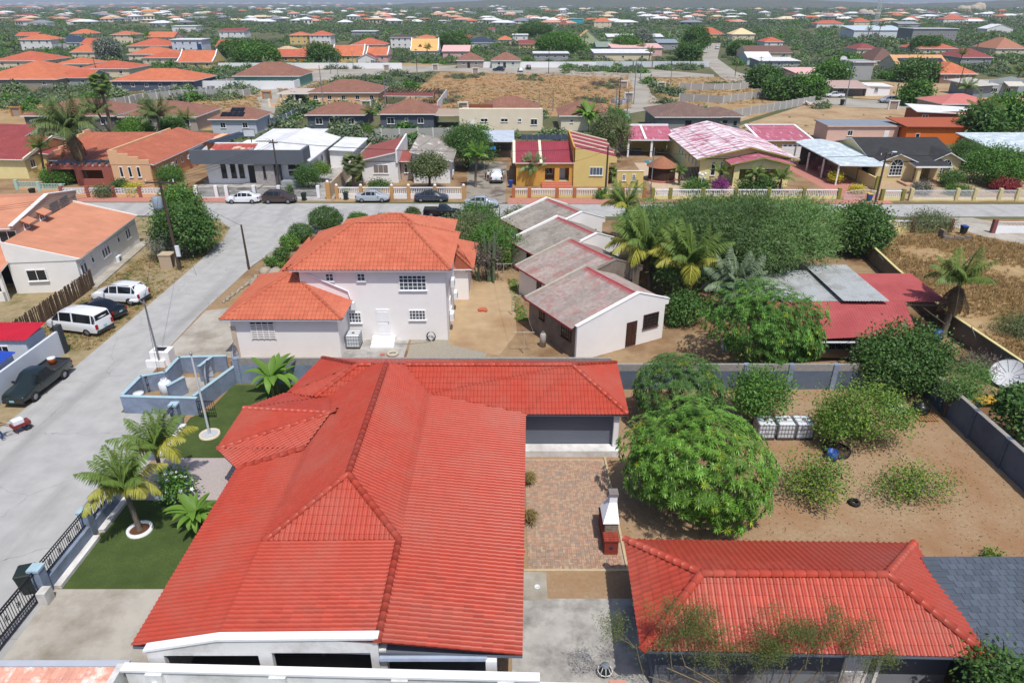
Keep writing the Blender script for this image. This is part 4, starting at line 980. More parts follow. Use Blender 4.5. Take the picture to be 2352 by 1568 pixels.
 edge_cap(h,[(-45.6,107.5,4.7),(-38.8,107.5,4.7)],w=0.2);quadwall(h,[(-46,3.3),(-44.6,3.3),(-44.6,5.4),(-46,4.4)],102,0.2,M_WHITE,'parapet');quadwall(h,[(-39.6,4.2),(-37.6,4.2),(-37.6,5.3)],101.1,0.2,P_('lilac_white',(226,220,232)),'parapet')
 h.slab([(-43,117,3.6),(-33,117,3.6),(-33,127,3.8),(-43,127,3.8)],RT_WHITE,0.15);h.box(-43,118,-33,126,0,3.4,M_WHITE,'rear_wing')
 h.box(-29.4,112,-25.6,123,0,2.7,M_WHITE,'side_wing');h.slab([(-29.4,111.6,3.0),(-25.3,111.6,2.8),(-25.3,123.4,2.8),(-29.4,123.4,3.0)],RT_WHITE,0.12);h.win('s',-27,111.98,1.2,0.6,0.8)
 for x in (-42.4,-41.0,-39.8): h.win('s',x,101.19,0.9,0.75,2.1,1,fm=M_BLACKM)
 h.door('s',-38.2,101.19,0.1,1.2,2.6,M_BLACKM,False)
 h.box(-37.4,99.9,-34.6,101.1,0,3.2,mat('stone_cladding',A(178,172,168),0.9,0.15,3,0.6,5),'stone_panel');h.win('s',-36,99.88,1.2,0.35,1.7,1,fm=M_BLACKM);h.box(-34.5,100.2,-33.9,101.2,0,3.2,G2,'fin')
 for z in (1.3,2.2): h.win('s',-32.0,101.19,z,1.7,0.6,1,fm=M_BLACKM)
 for y in (104,107,110): h.win('e',-30.19,y,1.5,1.1,1.0);
 h.ac('e',-30.18,102.5,1.4);h.box(-39.5,97.6,-36.5,101.1,0.0,0.2,M_CONC2,'entrance_slab');h.box(-33.6,99.2,-30.6,100.4,0,0.8,P_('planter_grey',(168,172,176)),'planter')
 # hoop behind
 b = House('basketball_hoop','basketball hoop behind the modern white house',-42.2,113.5,cat='hoop');b.box(-0.06,-0.06,0.06,0.06,0,5.4,M_BLACKM,'pole');b.box(-0.9,-0.5,0.9,-0.44,4.8,5.9,P_('hoop_board',(200,206,208)),'backboard')
 mb = MB()
 for x in (-0.95,0.9): mb.box(x,-0.53,4.75,x+0.06,-0.5,5.95)
 for z in (4.75,5.9): mb.box(-0.9,-0.53,z,0.9,-0.5,z+0.06)
 b.part(mb,'frame',M_BLACKM)
 # lane wall
 w = House('lane_wall','tan rendered wall along the sandy lane beside the white house',0,0,cat='wall');w.box(-25.1,92.4,-24.9,124,0,1.9,M_TANW);w.box(-25.3,92,-24.7,92.6,0,2.3,P_('post_tan',(214,166,110)),'post');mb = MB();mb.blob((-25,92.3,2.42),(0.22,0.22,0.2),6);w.part(mb,'finial',M_WTRIM)
 # A4
 h = House('twin_shed_roof_house','white house with two opposed shed roofs, one red and one grey',0,0)
 h.box(-22.2,101.8,-16.9,112,0,3.2,M_WHITE);quadwall(h,[(-22.2,3.1),(-16.9,3.1),(-16.9,4.5),(-22.2,3.3)],101.8,0.2,M_WHITE,'gable_wall');h.slab([(-22.9,101.2,3.3),(-17.0,101.2,4.6),(-17.0,112.6,5.0),(-22.9,112.6,3.5)],RT_REDPAINT,0.14);quadwall_x(h,[(101.5,3.0),(112.6,3.0),(112.6,5.35),(101.5,4.85)],-17.05,0.25,M_WHITE,'high_wall')
 h.box(-16.8,104,-14.7,111,0,2.7,P_('rose_wall',(208,184,170)),'link');h.slab([(-16.8,103.2,2.9),(-14.7,103.2,2.9),(-14.7,107,3.8),(-16.8,107,3.8)],RT_REDPAINT,0.12);h.win('s',-16.0,103.98,1.0,0.6,1.4,1);h.win('s',-15.2,103.98,1.0,0.5,1.2,1)
 h.box(-14.6,101.6,-9.2,112,0,3.2,M_WHITE);quadwall(h,[(-14.6,3.1),(-9.2,3.1),(-9.2,3.4),(-14.6,4.6)],101.6,0.2,M_WHITE,'gable_wall');h.slab([(-14.9,101.0,4.75),(-8.6,101.0,3.35),(-8.6,113.0,3.7),(-14.9,113.0,5.3)],RT_GREYOLD,0.14)
 lou = P_('louvre_brown',(150,138,128));h.win('s',-19.4,101.79,1.4,2.2,1.3,3,1,gm=lou);h.win('s',-12.0,101.59,1.4,2.2,1.3,3,1,gm=lou);h.win('e',-9.19,106,1.3,1.0,1.0);h.ac('e',-9.18,104,0.8)
 # A5 carport
 h = House('blue_grey_carport','large pale blue carport roof at the end of the wet driveway',0,0,cat='carport')
 h.slab([(-8.6,119,3.0),(0.4,119,3.0),(0.4,128,3.4),(-9.4,128,3.4)],roofmat('pale_blue_sheet',A(206,216,226),0.5,8.0,0.02,'corr',0.5,depth=0.01),0.14)
 for x in (-8.2,-4,0): h.box(x-0.08,119.2,x+0.08,119.4,0,2.85,M_GALV,'post')
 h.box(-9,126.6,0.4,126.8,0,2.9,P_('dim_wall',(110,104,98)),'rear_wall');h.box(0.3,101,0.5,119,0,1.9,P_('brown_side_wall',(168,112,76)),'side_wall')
 tp = MB();
 for i in range(8):
  for j in range(3): pass
 P = [(-6.6+i*0.55,117.2+j*0.8,1.9+0.12*sin(i*1.3)+0.1*j) for j in range(3) for i in range(8)];tp.add(P,[(j*8+i,j*8+i+1,(j+1)*8+i+1,(j+1)*8+i) for j in range(2) for i in range(7)]);t = tp.build('tarpaulin',mat('blue_tarp',A(20,128,220),0.5,0.1,2));tag(t,'bright blue tarpaulin sagging under the carport','tarpaulin')
 so_ = t.modifiers.new('s','SOLIDIFY');so_.thickness = 0.02
 # A6 ochre house
 h = House('ochre_house','ochre house with crimson sheet roofs, arches and front steps',0,0)
 h.box(0.6,102,9.0,111,0,3.4,M_ORY);
 for x0,x1 in ((0.5,4.0),(4.5,8.9)): h.slab([(x0,99.6,3.4),(x1,99.6,3.4),(x1,108,5.0),(x0,108,5.0)],RT_CRIM,0.12)
 edge_cap(h,[(4.2,99.4,3.35),(4.2,108,5.0)],M_CREAM,0.2);edge_cap(h,[(0.3,99.4,3.35),(0.3,108,5.0)],M_CREAM,0.2);h.slab([(0.5,108,5.0),(8.9,108,5.0),(8.9,112,4.0),(0.5,112,4.0)],RT_CRIM,0.12);panels(h,[(1.4,107.9,5.1),(8.6,107.9,5.1),(8.6,110.2,5.5),(1.4,110.2,5.5)],8,1)
 mb = MB();holed_wall(mb,0.6,8.9,0.0,3.2,99.9,100.15,[(4.8,0.7,6.2,2.6),(6.9,0.7,8.3,2.6)]);h.part(mb,'porch_wall',M_ORY)
 h.box(4.2,101.95,8.9,102.0,0.7,3.2,M_ORW,'recess_wall');h.box(0.6,100.1,8.9,102,0,0.65,P_('porch_tile',(216,206,196)),'porch_floor');h.win('s',5.5,101.93,1.3,1.0,1.3,2);h.door('s',7.4,101.93,0.66,1.0,2.0)
 st = MB()
 for i in range(4): st.box(4.3,99.85-0.42*(i+1),0,8.7,99.85-0.42*i-0.004,0.62-0.15*i)
 h.part(st,'steps',P_('step_salmon',(214,132,104)))
 h.box(9.0,99.8,14.0,111,0,4.0,M_ORY);quadwall(h,[(8.9,0),(14.0,0),(14.0,3.4),(15.1,3.4),(15.1,4.15),(8.9,5.6)],99.6,0.22,M_YEL,'front_wall');quadwall_x(h,[(99.6,3.5),(111.5,3.5),(111.5,6.1),(99.6,5.6)],8.85,0.2,M_ORY,'high_wall')
 for i in range(4):
  y0,y1 = 99.9+i*2.9,99.9+(i+1)*2.9;h.slab([(9.05,y0,5.55+i*0.1),(15.1,y0,4.1+i*0.1),(15.1,y1,4.1+i*0.1),(9.05,y1,5.55+i*0.1)],RT_CRIM,0.12);edge_cap(h,[(9.0,y1,5.6+i*0.1),(15.1,y1,4.15+i*0.1)],M_CREAM,0.12)
 h.win('s',12.2,99.59,1.6,1.9,1.2,4,1,gm=P_('blind_grey',(96,112,124)))
 h.box(15.2,99.0,19.0,99.25,0,2.3,M_YEL,'garden_wall');h.box(15.15,98.95,19.05,99.3,2.3,2.4,M_CREAM,'coping')
 for x in (16.2,17.6): h.win('s',x,98.99,1.0,0.5,0.9,2,3)
 # A7 yellow house with peeling pink roof
 h = House('pink_roofed_yellow_house','pale yellow house with huge peeling pink roof and small porch gable',0,0)
 h.box(28.0,102.7,41.4,126,0,3.4,M_LYEL)
 h.slab([(27.2,101.8,3.45),(34.8,101.8,5.25),(34.8,126.6,5.25),(27.2,126.6,3.45)],RT_PINK,0.2,P_('olive_trim',(176,176,92)));h.slab([(34.8,101.8,5.25),(42.4,101.8,3.45),(42.4,126.6,3.45),(34.8,126.6,5.25)],RT_PINK,0.2,P_('olive_trim',(176,176,92)))
 quadwall(h,[(28,3.3),(41.4,3.3),(34.8,4.95)],102.7,0.2,M_LYEL,'gable_wall')
 h.slab([(31.4,99.0,3.3),(36.0,99.0,4.3),(36.0,103,4.3),(31.4,103,3.3)],RT_PINK2,0.18,P_('olive_trim',(176,176,92)));h.slab([(36.0,99.0,4.3),(40.8,99.0,3.2),(40.8,103,3.2),(36.0,103,4.3)],RT_PINK2,0.18,P_('olive_trim',(176,176,92)))
 mb = MB();holed_wall(mb,32.2,40.2,0,3.0,99.6,99.85,[(33.0,0.9,35.0,2.5),(35.4,0.9,39.6,2.5)]);h.part(mb,'porch_wall',M_LYEL);quadwall(h,[(32.2,3.0),(40.2,3.0),(36.0,4.05)],99.6,0.2,M_LYEL,'porch_gable');h.box(33,102.6,40,102.69,0.5,2.9,P_('porch_olive',(170,168,84)),'recess_wall')
 for x in (30.0,31.3): h.win('s',x,102.69,0.9,0.7,1.7,1,arch=True)
 h.win('s',37.6,102.58,1.6,1.8,0.9,2)
 for i in range(6): h.win('w',27.99,105+i*2.2,1.6,0.6,1.1,1)
 h.ac('s',28.6,102.6,0.1)
 h = House('poolside_pavilion','open pavilion with red tile roof behind the pool',0,0,cat='pavilion')
 h.slab([(20.0,120.6,3.0),(28.0,120.6,3.0),(28.0,127,4.3),(20.0,127,4.3)],RT_PINK2,0.2);edge_cap(h,[(19.9,127,4.3),(28.0,127,4.3)],w=0.2,hh=0.3);edge_cap(h,[(23.0,120.6,3.05),(23.0,127,4.35)],w=0.2)
 h.box(20.2,126,27.9,126.2,0,3.0,M_YEL,'rear_wall');h.box(24.0,120.8,24.35,121.1,0,2.8,M_WTRIM,'pillar');h.box(20.0,120.8,20.3,121.1,0,2.8,M_WTRIM,'pillar')
 for nm,lb,x,y in (('sofa','grey sofa under the poolside pavilion roof',21.8,123.5),):
  s_ = House(nm,lb,x,y,cat='sofa');s_.box(-1.2,-0.4,1.2,0.4,0.0,0.42,P_('sofa_grey',(96,104,112)),'seat');s_.box(-1.2,0.4,1.2,0.65,0.0,0.85,P_('sofa_grey',(96,104,112)),'backrest')
 t_ = House('patio_table','round wooden table under the poolside pavilion roof',26.2,123.5,cat='table');mb = MB();mb.lathe([(0,0.74),(0.7,0.74),(0.7,0.78),(0,0.78)],14);t_.part(mb,'tabletop',P_('table_wood',(170,140,104)))
 for k in range(3): mb = MB();mb.cyl((0.5*cos(k*2.1),0.5*sin(k*2.1),0),(0,0,0.74),0.04,0.04,5);t_.part(mb,'leg',P_('table_wood',(170,140,104)))
 p = MB();p.prism([(22.6,113.8),(26.6,113.8),(26.9,117.6),(22.4,117.6)],0.02,0.06);tag(p.build('pool',mat('pool_water',A(70,170,190),0.1,0.06,1)),'turquoise swimming pool beside the thatched gazebo','pool')
 g = House('thatched_gazebo','round brown-walled gazebo with conical thatch roof',22.6,103.6,cat='gazebo')
 mb = MB();mb.lathe([(2.35,2.15),(2.3,2.25),(0.05,3.55)],24);g.part(mb,'roof',mat('thatch',A(176,120,90),0.95,0.2,5,0.6,12));mb = MB();mb.lathe([(2.0,0.3),(2.0,2.25)],24);g.part(mb,'slat_wall',mat('dark_slats',A(76,52,44),0.9,0.3,6));mb = MB();mb.lathe([(2.15,0.0),(2.15,0.3),(0,0.3)],24);g.part(mb,'base',P_('gazebo_base',(184,116,96)))
 sb = House('dark_lattice_screen','dark slatted screen beside the thatched gazebo',25.0,103.0,cat='screen');
 for i in range(14): sb.box(i*0.22,0,i*0.22+0.17,0.08,0,2.1,P_('screen_black',(54,54,58)),'slat')
 # A8 garage
 h = House('double_garage','yellow double garage with pink roof behind the pink driveway',0,0,cat='garage');h.box(42.8,120.4,51.2,127,0,2.95,M_YEL);h.slab([(42.6,119.9,3.0),(51.3,119.9,3.0),(50.6,127.6,4.3),(42.2,127.6,4.3)],RT_PINK2,0.16);edge_cap(h,[(42.4,119.8,3.05),(42.0,127.6,4.35),(50.8,127.6,4.35),(51.5,119.8,3.05)],w=0.2)
 for x in (44.4,48.4):
  d = MB();
  for i in range(5): d.box(x-1.3 if x < 46 else x-1.9,120.3,0.02+i*0.46,x+1.2 if x < 46 else x+1.9,120.4,0.45+i*0.46)
  o = h.part(d,'garage_door',M_WTRIM);d = MB()
  for i in range(4): d.box(x-1.6+i*0.85 if x > 46 else x-1.2+i*0.6,120.27,1.97,x-1.1+i*0.85 if x > 46 else x-0.8+i*0.6,120.3,2.17)
  d.build('pane',M_GLASS,o)
 w = House('olive_pillared_wall','pale yellow garden wall with olive piers along the pink driveway',0,0,cat='wall')
 for i in range(4): y = 97.5+i*6;w.box(52.0+i*0.1,y,52.2+i*0.1,y+5.7,0,1.7+0.35*i,M_LYEL,'panel');w.box(51.9+i*0.1,y-0.3,52.3+i*0.1,y,0,2.0+0.35*i,P_('olive_pier',(150,148,70)),'pier')
 # A9
 h = House('charcoal_roofed_house','pale yellow house with charcoal shingle gables and arched windows',0,0)
 h.box(54.1,104.5,66.6,117,0,3.2,M_LYEL);h.gable(54.1,104.2,66.6,117.5,3.2,1.9,RT_BLACK,M_LYEL,'x',0.4,0.5)
 h.box(54.1,102.2,59.8,110,0,3.1,P_('buff_paint',(226,206,156)));h.gable(54.1,102.2,59.8,111,3.1,1.15,RT_BLACK,P_('buff_paint',(226,206,156)),'y',0.5,0.5)
 h.box(62.6,103.0,66.9,110,0,3.1,P_('buff_paint',(226,206,156)));h.gable(62.6,103.0,66.9,111,3.2,1.1,RT_BLACK,P_('buff_paint',(226,206,156)),'y',0.5,0.5)
 h.slab([(58.6,99.9,2.85),(63.9,99.9,2.85),(63.9,104.5,3.35),(58.6,104.5,3.35)],RT_BLACK,0.25)
 for x in (59.1,63.0): h.box(x,100.1,x+0.5,100.6,0.35,2.7,P_('buff_paint',(226,206,156)),'pillar')
 h.box(57.6,99.4,65.0,104.2,0,0.3,P_('terrace_salmon',(206,168,140)),'terrace');h.door('s',60.4,104.4,0.32,1.2,2.2,P_('dark_door',(70,48,40)))
 h.win('s',57.0,102.19,1.0,1.9,1.5,4,3,arch=True);h.win('s',64.8,102.99,1.2,1.6,1.2,4,3,arch=True)
 c = House('pale_roofed_carport','carport with pale patched sheet roof left of the charcoal roofed house',0,0,cat='carport')
 c.slab([(46.9+5.2,99.6,3.0),(54.6,99.8,3.0),(54.6,113,3.5),(51.2,116,3.9),(48.4,116,3.9)],RT_PALE,0.14)
 c.slab([(47.6,100.2,2.95),(52.15,99.6,3.0),(48.4,116,3.9),(46.6,115,3.6)],RT_PALE,0.14)
 for y in (100.4,105,110,115): c.box(47.6-(y-100)*0.06,y,47.8-(y-100)*0.06,y+0.2,0,2.85,M_WHITE,'post')
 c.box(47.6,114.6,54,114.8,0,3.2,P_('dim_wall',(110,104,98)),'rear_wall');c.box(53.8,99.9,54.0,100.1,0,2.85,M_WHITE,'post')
 # right edge
 h = House('grey_sheet_roof_house','beige house with pale grey sheet roof at the right edge',0,0);h.box(78,112,100,122,0,2.9,P_('taupe_wall',(186,172,156)));h.slab([(77.4,111.2,2.9),(100,111.2,2.9),(100,123,3.8),(77.4,123,3.8)],RT_PALE,0.14)
 for x in (80,86): h.win('s',x,111.98,1.1,1.1,1.2,3,fm=P_('dark_frame',(70,70,70)))
 h.door('s',83,111.98)
 h = House('flat_beige_shed','low flat-roofed beige shed beside the charcoal roofed house',0,0,cat='shed');h.box(67.5,108,78,114,0,2.3,P_('shed_beige',(214,206,192)));h.slab([(67.3,107.8,2.45),(78.4,107.8,2.3),(78.4,114.4,2.5),(67.3,114.4,2.6)],P_('shed_roof',(206,198,182)),0.12)
row_a()

# ---------------------------------------------------------------- fences along the street
def balustrade(name,label,x0,x1,y,post,base,bal,nb,hb=0.55,ht=1.15,posts=None,pm_w=0.22,style='baluster',dy=0.0,cap=None):
 f = House(name,label,0,0,cat='fence');ps = posts or [x0,x1]
 for i in range(len(ps)-1):
  a,b = ps[i]+pm_w,ps[i+1]-pm_w
  if b - a < 0.3: continue
  ya = y + dy*(ps[i]-x0)/(x1-x0)
  f.box(a,ya-0.1,b,ya+0.1,0,hb,base,'plinth')
  mb = MB()
  if style == 'baluster':
   mb.box(a,ya-0.1,ht,b,ya+0.1,ht+0.12);n = max(2,int((b-a)/0.24))
   for k in range(n):
    x = a+(b-a)*(k+0.5)/n;mb.lathe([(0.05,hb),(0.085,hb+0.15),(0.04,hb+0.4),(0.06,ht)],6,0,(x,ya))
  elif style == 'block':
   for r in range(4):
    for k in range(int((b-a)/0.4)): x = a+k*0.4+(0.2 if r % 2 else 0);mb.box(x,ya-0.06,hb+r*0.17,x+0.3,ya+0.06,hb+r*0.17+0.07)
   for k in range(int((b-a)/0.4)+1): mb.box(a+k*0.4-0.04,ya-0.05,hb,a+k*0.4+0.04,ya+0.05,hb+0.68)
   mb.box(a,ya-0.07,hb+0.68,b,ya+0.07,hb+0.76)
  elif style == 'hbars':
   for r in range(8): mb.box(a,ya-0.02,0.15+r*0.17,b,ya+0.02,0.21+r*0.17)
   mb.box(a,ya-0.03,0.1,a+0.06,ya+0.03,1.5);mb.box(b-0.06,ya-0.03,0.1,b,ya+0.03,1.5)
  else:
   for z in (hb+0.05,ht): mb.box(a,ya-0.03,z,b,ya+0.03,z+0.06)
   n = int((b-a)/0.16)
   for k in range(n+1): x = a+(b-a)*k/n;mb.box(x-0.02,ya-0.02,hb,x+0.02,ya+0.02,ht+0.02)
  f.part(mb,{'baluster':'balusters','block':'breeze_blocks','hbars':'bars'}.get(style,'railing'),bal)
 for x in ps:
  ya = y + dy*(x-x0)/(x1-x0);f.box(x-pm_w,ya-pm_w,x+pm_w,ya+pm_w,0,ht+0.32,post,'post')
  if cap: mb = MB();mb.blob((x,ya,ht+0.42),(0.2,0.2,0.17),6);f.part(mb,'finial',cap)
 return f
def fences():
 balustrade('breeze_block_fence','white breeze-block fence with brick posts before the stepped house',-62,-41,93.4,M_BRICKP,M_PCH,M_WTRIM,0,0.5,1.2,[-62,-58.4,-54.8,-51.2,-47.6,-44.2],style='block')
 balustrade('green_block_fence','pale green breeze-block fence left of the tall leaning palm',-70.5,-62.6,97.5,P_('mint_post',(184,214,200)),M_PCH,P_('mint_block',(184,214,200)),0,0.4,1.1,[-71,-67,-63],style='block',dy=-2.5)
 balustrade('metal_bar_fence','dark horizontal-bar fence with white posts before the modern house',-43.4,-26,93.2,M_WTRIM,M_WHITE,P_('bar_grey',(86,92,98)),0,0.1,1.35,[-43.4,-40.6,-39.2,-35.4,-32.0,-26.6],style='hbars')
 balustrade('white_baluster_fence','white baluster fence with tan posts before the twin roof house',-24,-7.0,92.6,P_('post_tan',(214,166,110)),M_WHITE,M_WTRIM,0,0.7,1.45,[-23.9,-20.6,-16.4,-14.1,-10.5,-6.6],cap=M_WTRIM)
 balustrade('ochre_baluster_fence','white baluster fence on ochre base before the ochre house',0.2,18,93.2,P_('post_terra',(196,124,80)),M_YEL,M_WTRIM,0,0.35,1.1,[0.2,2.4,6.2,8.6,12.0,15.2,18.2])
 balustrade('olive_baluster_fence','white baluster fence with olive posts before the pink roofed house',19.5,44.6,92.4,P_('olive_pier',(150,148,70)),M_LYEL,M_WTRIM,0,0.45,1.2,[19.2,21.6,26.0,30.5,35,39.8,44.6])
 balustrade('olive_end_fence','short baluster panel between olive posts by the pink driveway',50.2,52.6,91.6,P_('olive_pier',(150,148,70)),M_LYEL,M_WTRIM,0,0.5,1.25,[46.0,50.1,52.9][1:])
 balustrade('white_railing_fence','long white railing with cream posts before the charcoal roofed house',55.0,96,91.6,P_('cream_post',(222,206,150)),M_LYEL,M_WTRIM,0,0.25,1.35,[54.0,60.2,62.6,66.0,68.4,71,74,77.2,81,85,90,96],style='railing')
 balustrade('maroon_post_fence','white baluster fence with maroon posts on the near side of the street',38.6,50.8,77.4,P_('maroon_post',(150,92,88)),M_LYEL,M_WTRIM,0,0.7,1.25,[39.0,42.8,46.8,51.2])
 balustrade('white_panel_gate','white panelled sliding gate beside a maroon post at right',56.0,61,77.0,P_('maroon_post',(150,92,88)),M_WTRIM,M_WTRIM,0,0.75,1.3,[56.0,60.6,66],style='railing')
 g = House('pink_driveway_gate','pale pink arched iron gate at the end of the pink driveway',45.1,91.7,cat='gate');mb = MB()
 for k in range(25): x = k*0.19;zt = 1.15+0.35*sin(pi*x/4.6);mb.box(x-0.02,-0.02,0.1,x+0.02,0.02,zt)
 for k in range(24): x = k*0.19;mb.box(x,-0.03,1.1+0.35*sin(pi*x/4.6),x+0.2,0.03,1.17+0.35*sin(pi*x/4.6));mb.box(x,-0.025,0.1,x+0.2,0.025,0.16)
 g.part(mb,'bars',P_('gate_pink',(240,224,220)))
 g = House('round_top_gate','white round-topped iron garden gate between olive posts',19.6,92.4,cat='gate');mb = MB()
 for k in range(9): x = k*0.21;mb.box(x-0.02,-0.02,0.1,x+0.02,0.02,1.2+0.5*sin(pi*x/1.7))
 mb.box(-0.02,-0.03,0.5,1.7,0.03,0.56);g.part(mb,'bars',M_WTRIM)
fences()

MARKS = [(-40,'left picture edge'),(66,'balcony house'),(150,'white hotel slab'),(252,'cream two-storey estate house'),(340,'apricot roofed long house'),(425,'white cube house'),(530,'white maroon-roofed house'),(650,'cream mottled roof'),(735,'white house by a palm'),(835,'white long shed'),(925,'solar two-storey house'),(1030,'peach hall'),(1130,'tiny white hut'),(1205,'small cream house on a rise'),(1322,'turquoise cube'),(1385,'cream hip-roofed house'),(1460,'long white house with green end'),(1535,'flat grey-blue roof'),(1627,'orange house at the road end'),(1709,'sand roofed house'),(1780,'small orange roof'),(1908,'white shed cluster'),(1981,'red two-storey house by the mast'),(2010,'lattice mast'),(2090,'long grey roof past the mast'),(2197,'white villa with coral roofs'),(2226,'boulder outcrop'),(2299,'A-frame fronted house'),(2360,'right picture edge')]
ORD = ['nearest','second','third','fourth','fifth','sixth','seventh','eighth','ninth','tenth','eleventh','twelfth']
def near_mark(u): return min(MARKS,key=lambda m: abs(m[0]-u))[1]
# ---------------------------------------------------------------- second row and the town beyond
OCC = [(-92,92,108,129)]
def zat(v,Y):
 y = (CY - v)/FPX;return CAMZ - Y*(SP - CP*y)/(CP + SP*y)
def auto_wins(h,x0,x1,y,z0,n,w=1.1,hh=1.1,zs=1.2):
 for i in range(n): h.win('s',x0 + (x1-x0)*(i+0.5)/n,y-0.01,z0+zs,w,hh,2)
def fh(label,u0,u1,ve,vr,hw,roof,wall,depth=None,kind='hip',wins=3,storeys=1,ov=0.5,name='house',group=None,fascia=None,cat='house'):
 """a house of the far town: eave line at row ve, ridge at row vr, wall height hw"""
 a,b = G(u0,ve,hw),G(u1,ve,hw);Y = a.y + ov;x0,x1 = a.x + ov,b.x - ov
 W = x1 - x0;D = depth or max(8.0,min(15.0,W*0.75));k = 0.5
 h = House(name,label,x0,Y,cat=cat,group=group);OCC.append((x0-3,Y-3,x1+3,Y+D+3))
 far = Y > 420
 h.box(0,0,W,D,0,hw - 0.12,wall)
 if kind in ('hip','gx','gy','shed'):
  rise = max(0.5,min(5.5,zat(vr,Y + (D*0.5 if kind in ('hip','gx') else (0.0 if kind == 'gy' else D))) - hw))
 if kind == 'hip': h.hip(0,0,W,D,hw,rise,roof,ov,0.2,fascia)
 elif kind == 'gx': h.gable(0,0,W,D,hw,rise,roof,wall,'x',ov,ov*0.6)
 elif kind == 'gy': h.gable(0,0,W,D,hw,rise,roof,wall,'y',ov,ov*0.6)
 elif kind == 'shed': h.slab([(-ov,-ov,hw),(W+ov,-ov,hw),(W+ov,D+ov,hw+rise),(-ov,D+ov,hw+rise)],roof,0.15,fascia)
 elif kind == 'flat':
  h.slab([(-ov,-ov,hw),(W+ov,-ov,hw),(W+ov,D+ov,hw+0.1),(-ov,D+ov,hw+0.1)],roof,0.3,fascia)
 elif kind == 'cunucu':      # steep roof with flared foot and white stepped gables
  rise = max(1.0,zat(vr,Y + D*0.5) - hw);m1 = 0.45
  for s0,s1 in ((0,1),(1,0)):
   y0 = -ov if s0 == 0 else D+ov;ym = D*0.28 if s0 == 0 else D*0.72
   h.slab([(-0.1,y0,hw),(W+0.1,y0,hw),(W+0.1,ym,hw+rise*m1),(-0.1,ym,hw+rise*m1)],roof,0.15);h.slab([(-0.1,ym,hw+rise*m1),(W+0.1,ym,hw+rise*m1),(W+0.1,D/2,hw+rise),(-0.1,D/2,hw+rise)],roof,0.15)
  for x in (-0.2,W-0.1): quadwall_x(h,[(-ov,hw-0.3),(D+ov,hw-0.3),(D+ov,hw+0.15),(D*0.72,hw+rise*m1+0.25),(D/2,hw+rise+0.3),(D*0.28,hw+rise*m1+0.25),(-ov,hw+0.15)],x,0.3,wall,'gable_wall');edge_cap(h,[(x+0.15,-ov,hw+0.15),(x+0.15,D*0.28,hw+rise*m1+0.25),(x+0.15,D/2,hw+rise+0.3),(x+0.15,D*0.72,hw+rise*m1+0.25),(x+0.15,D+ov,hw+0.15)],None,0.22,0.2)
 for s in range(storeys): auto_wins(h,0,W,0,s*2.9,wins)
 return h,W,D

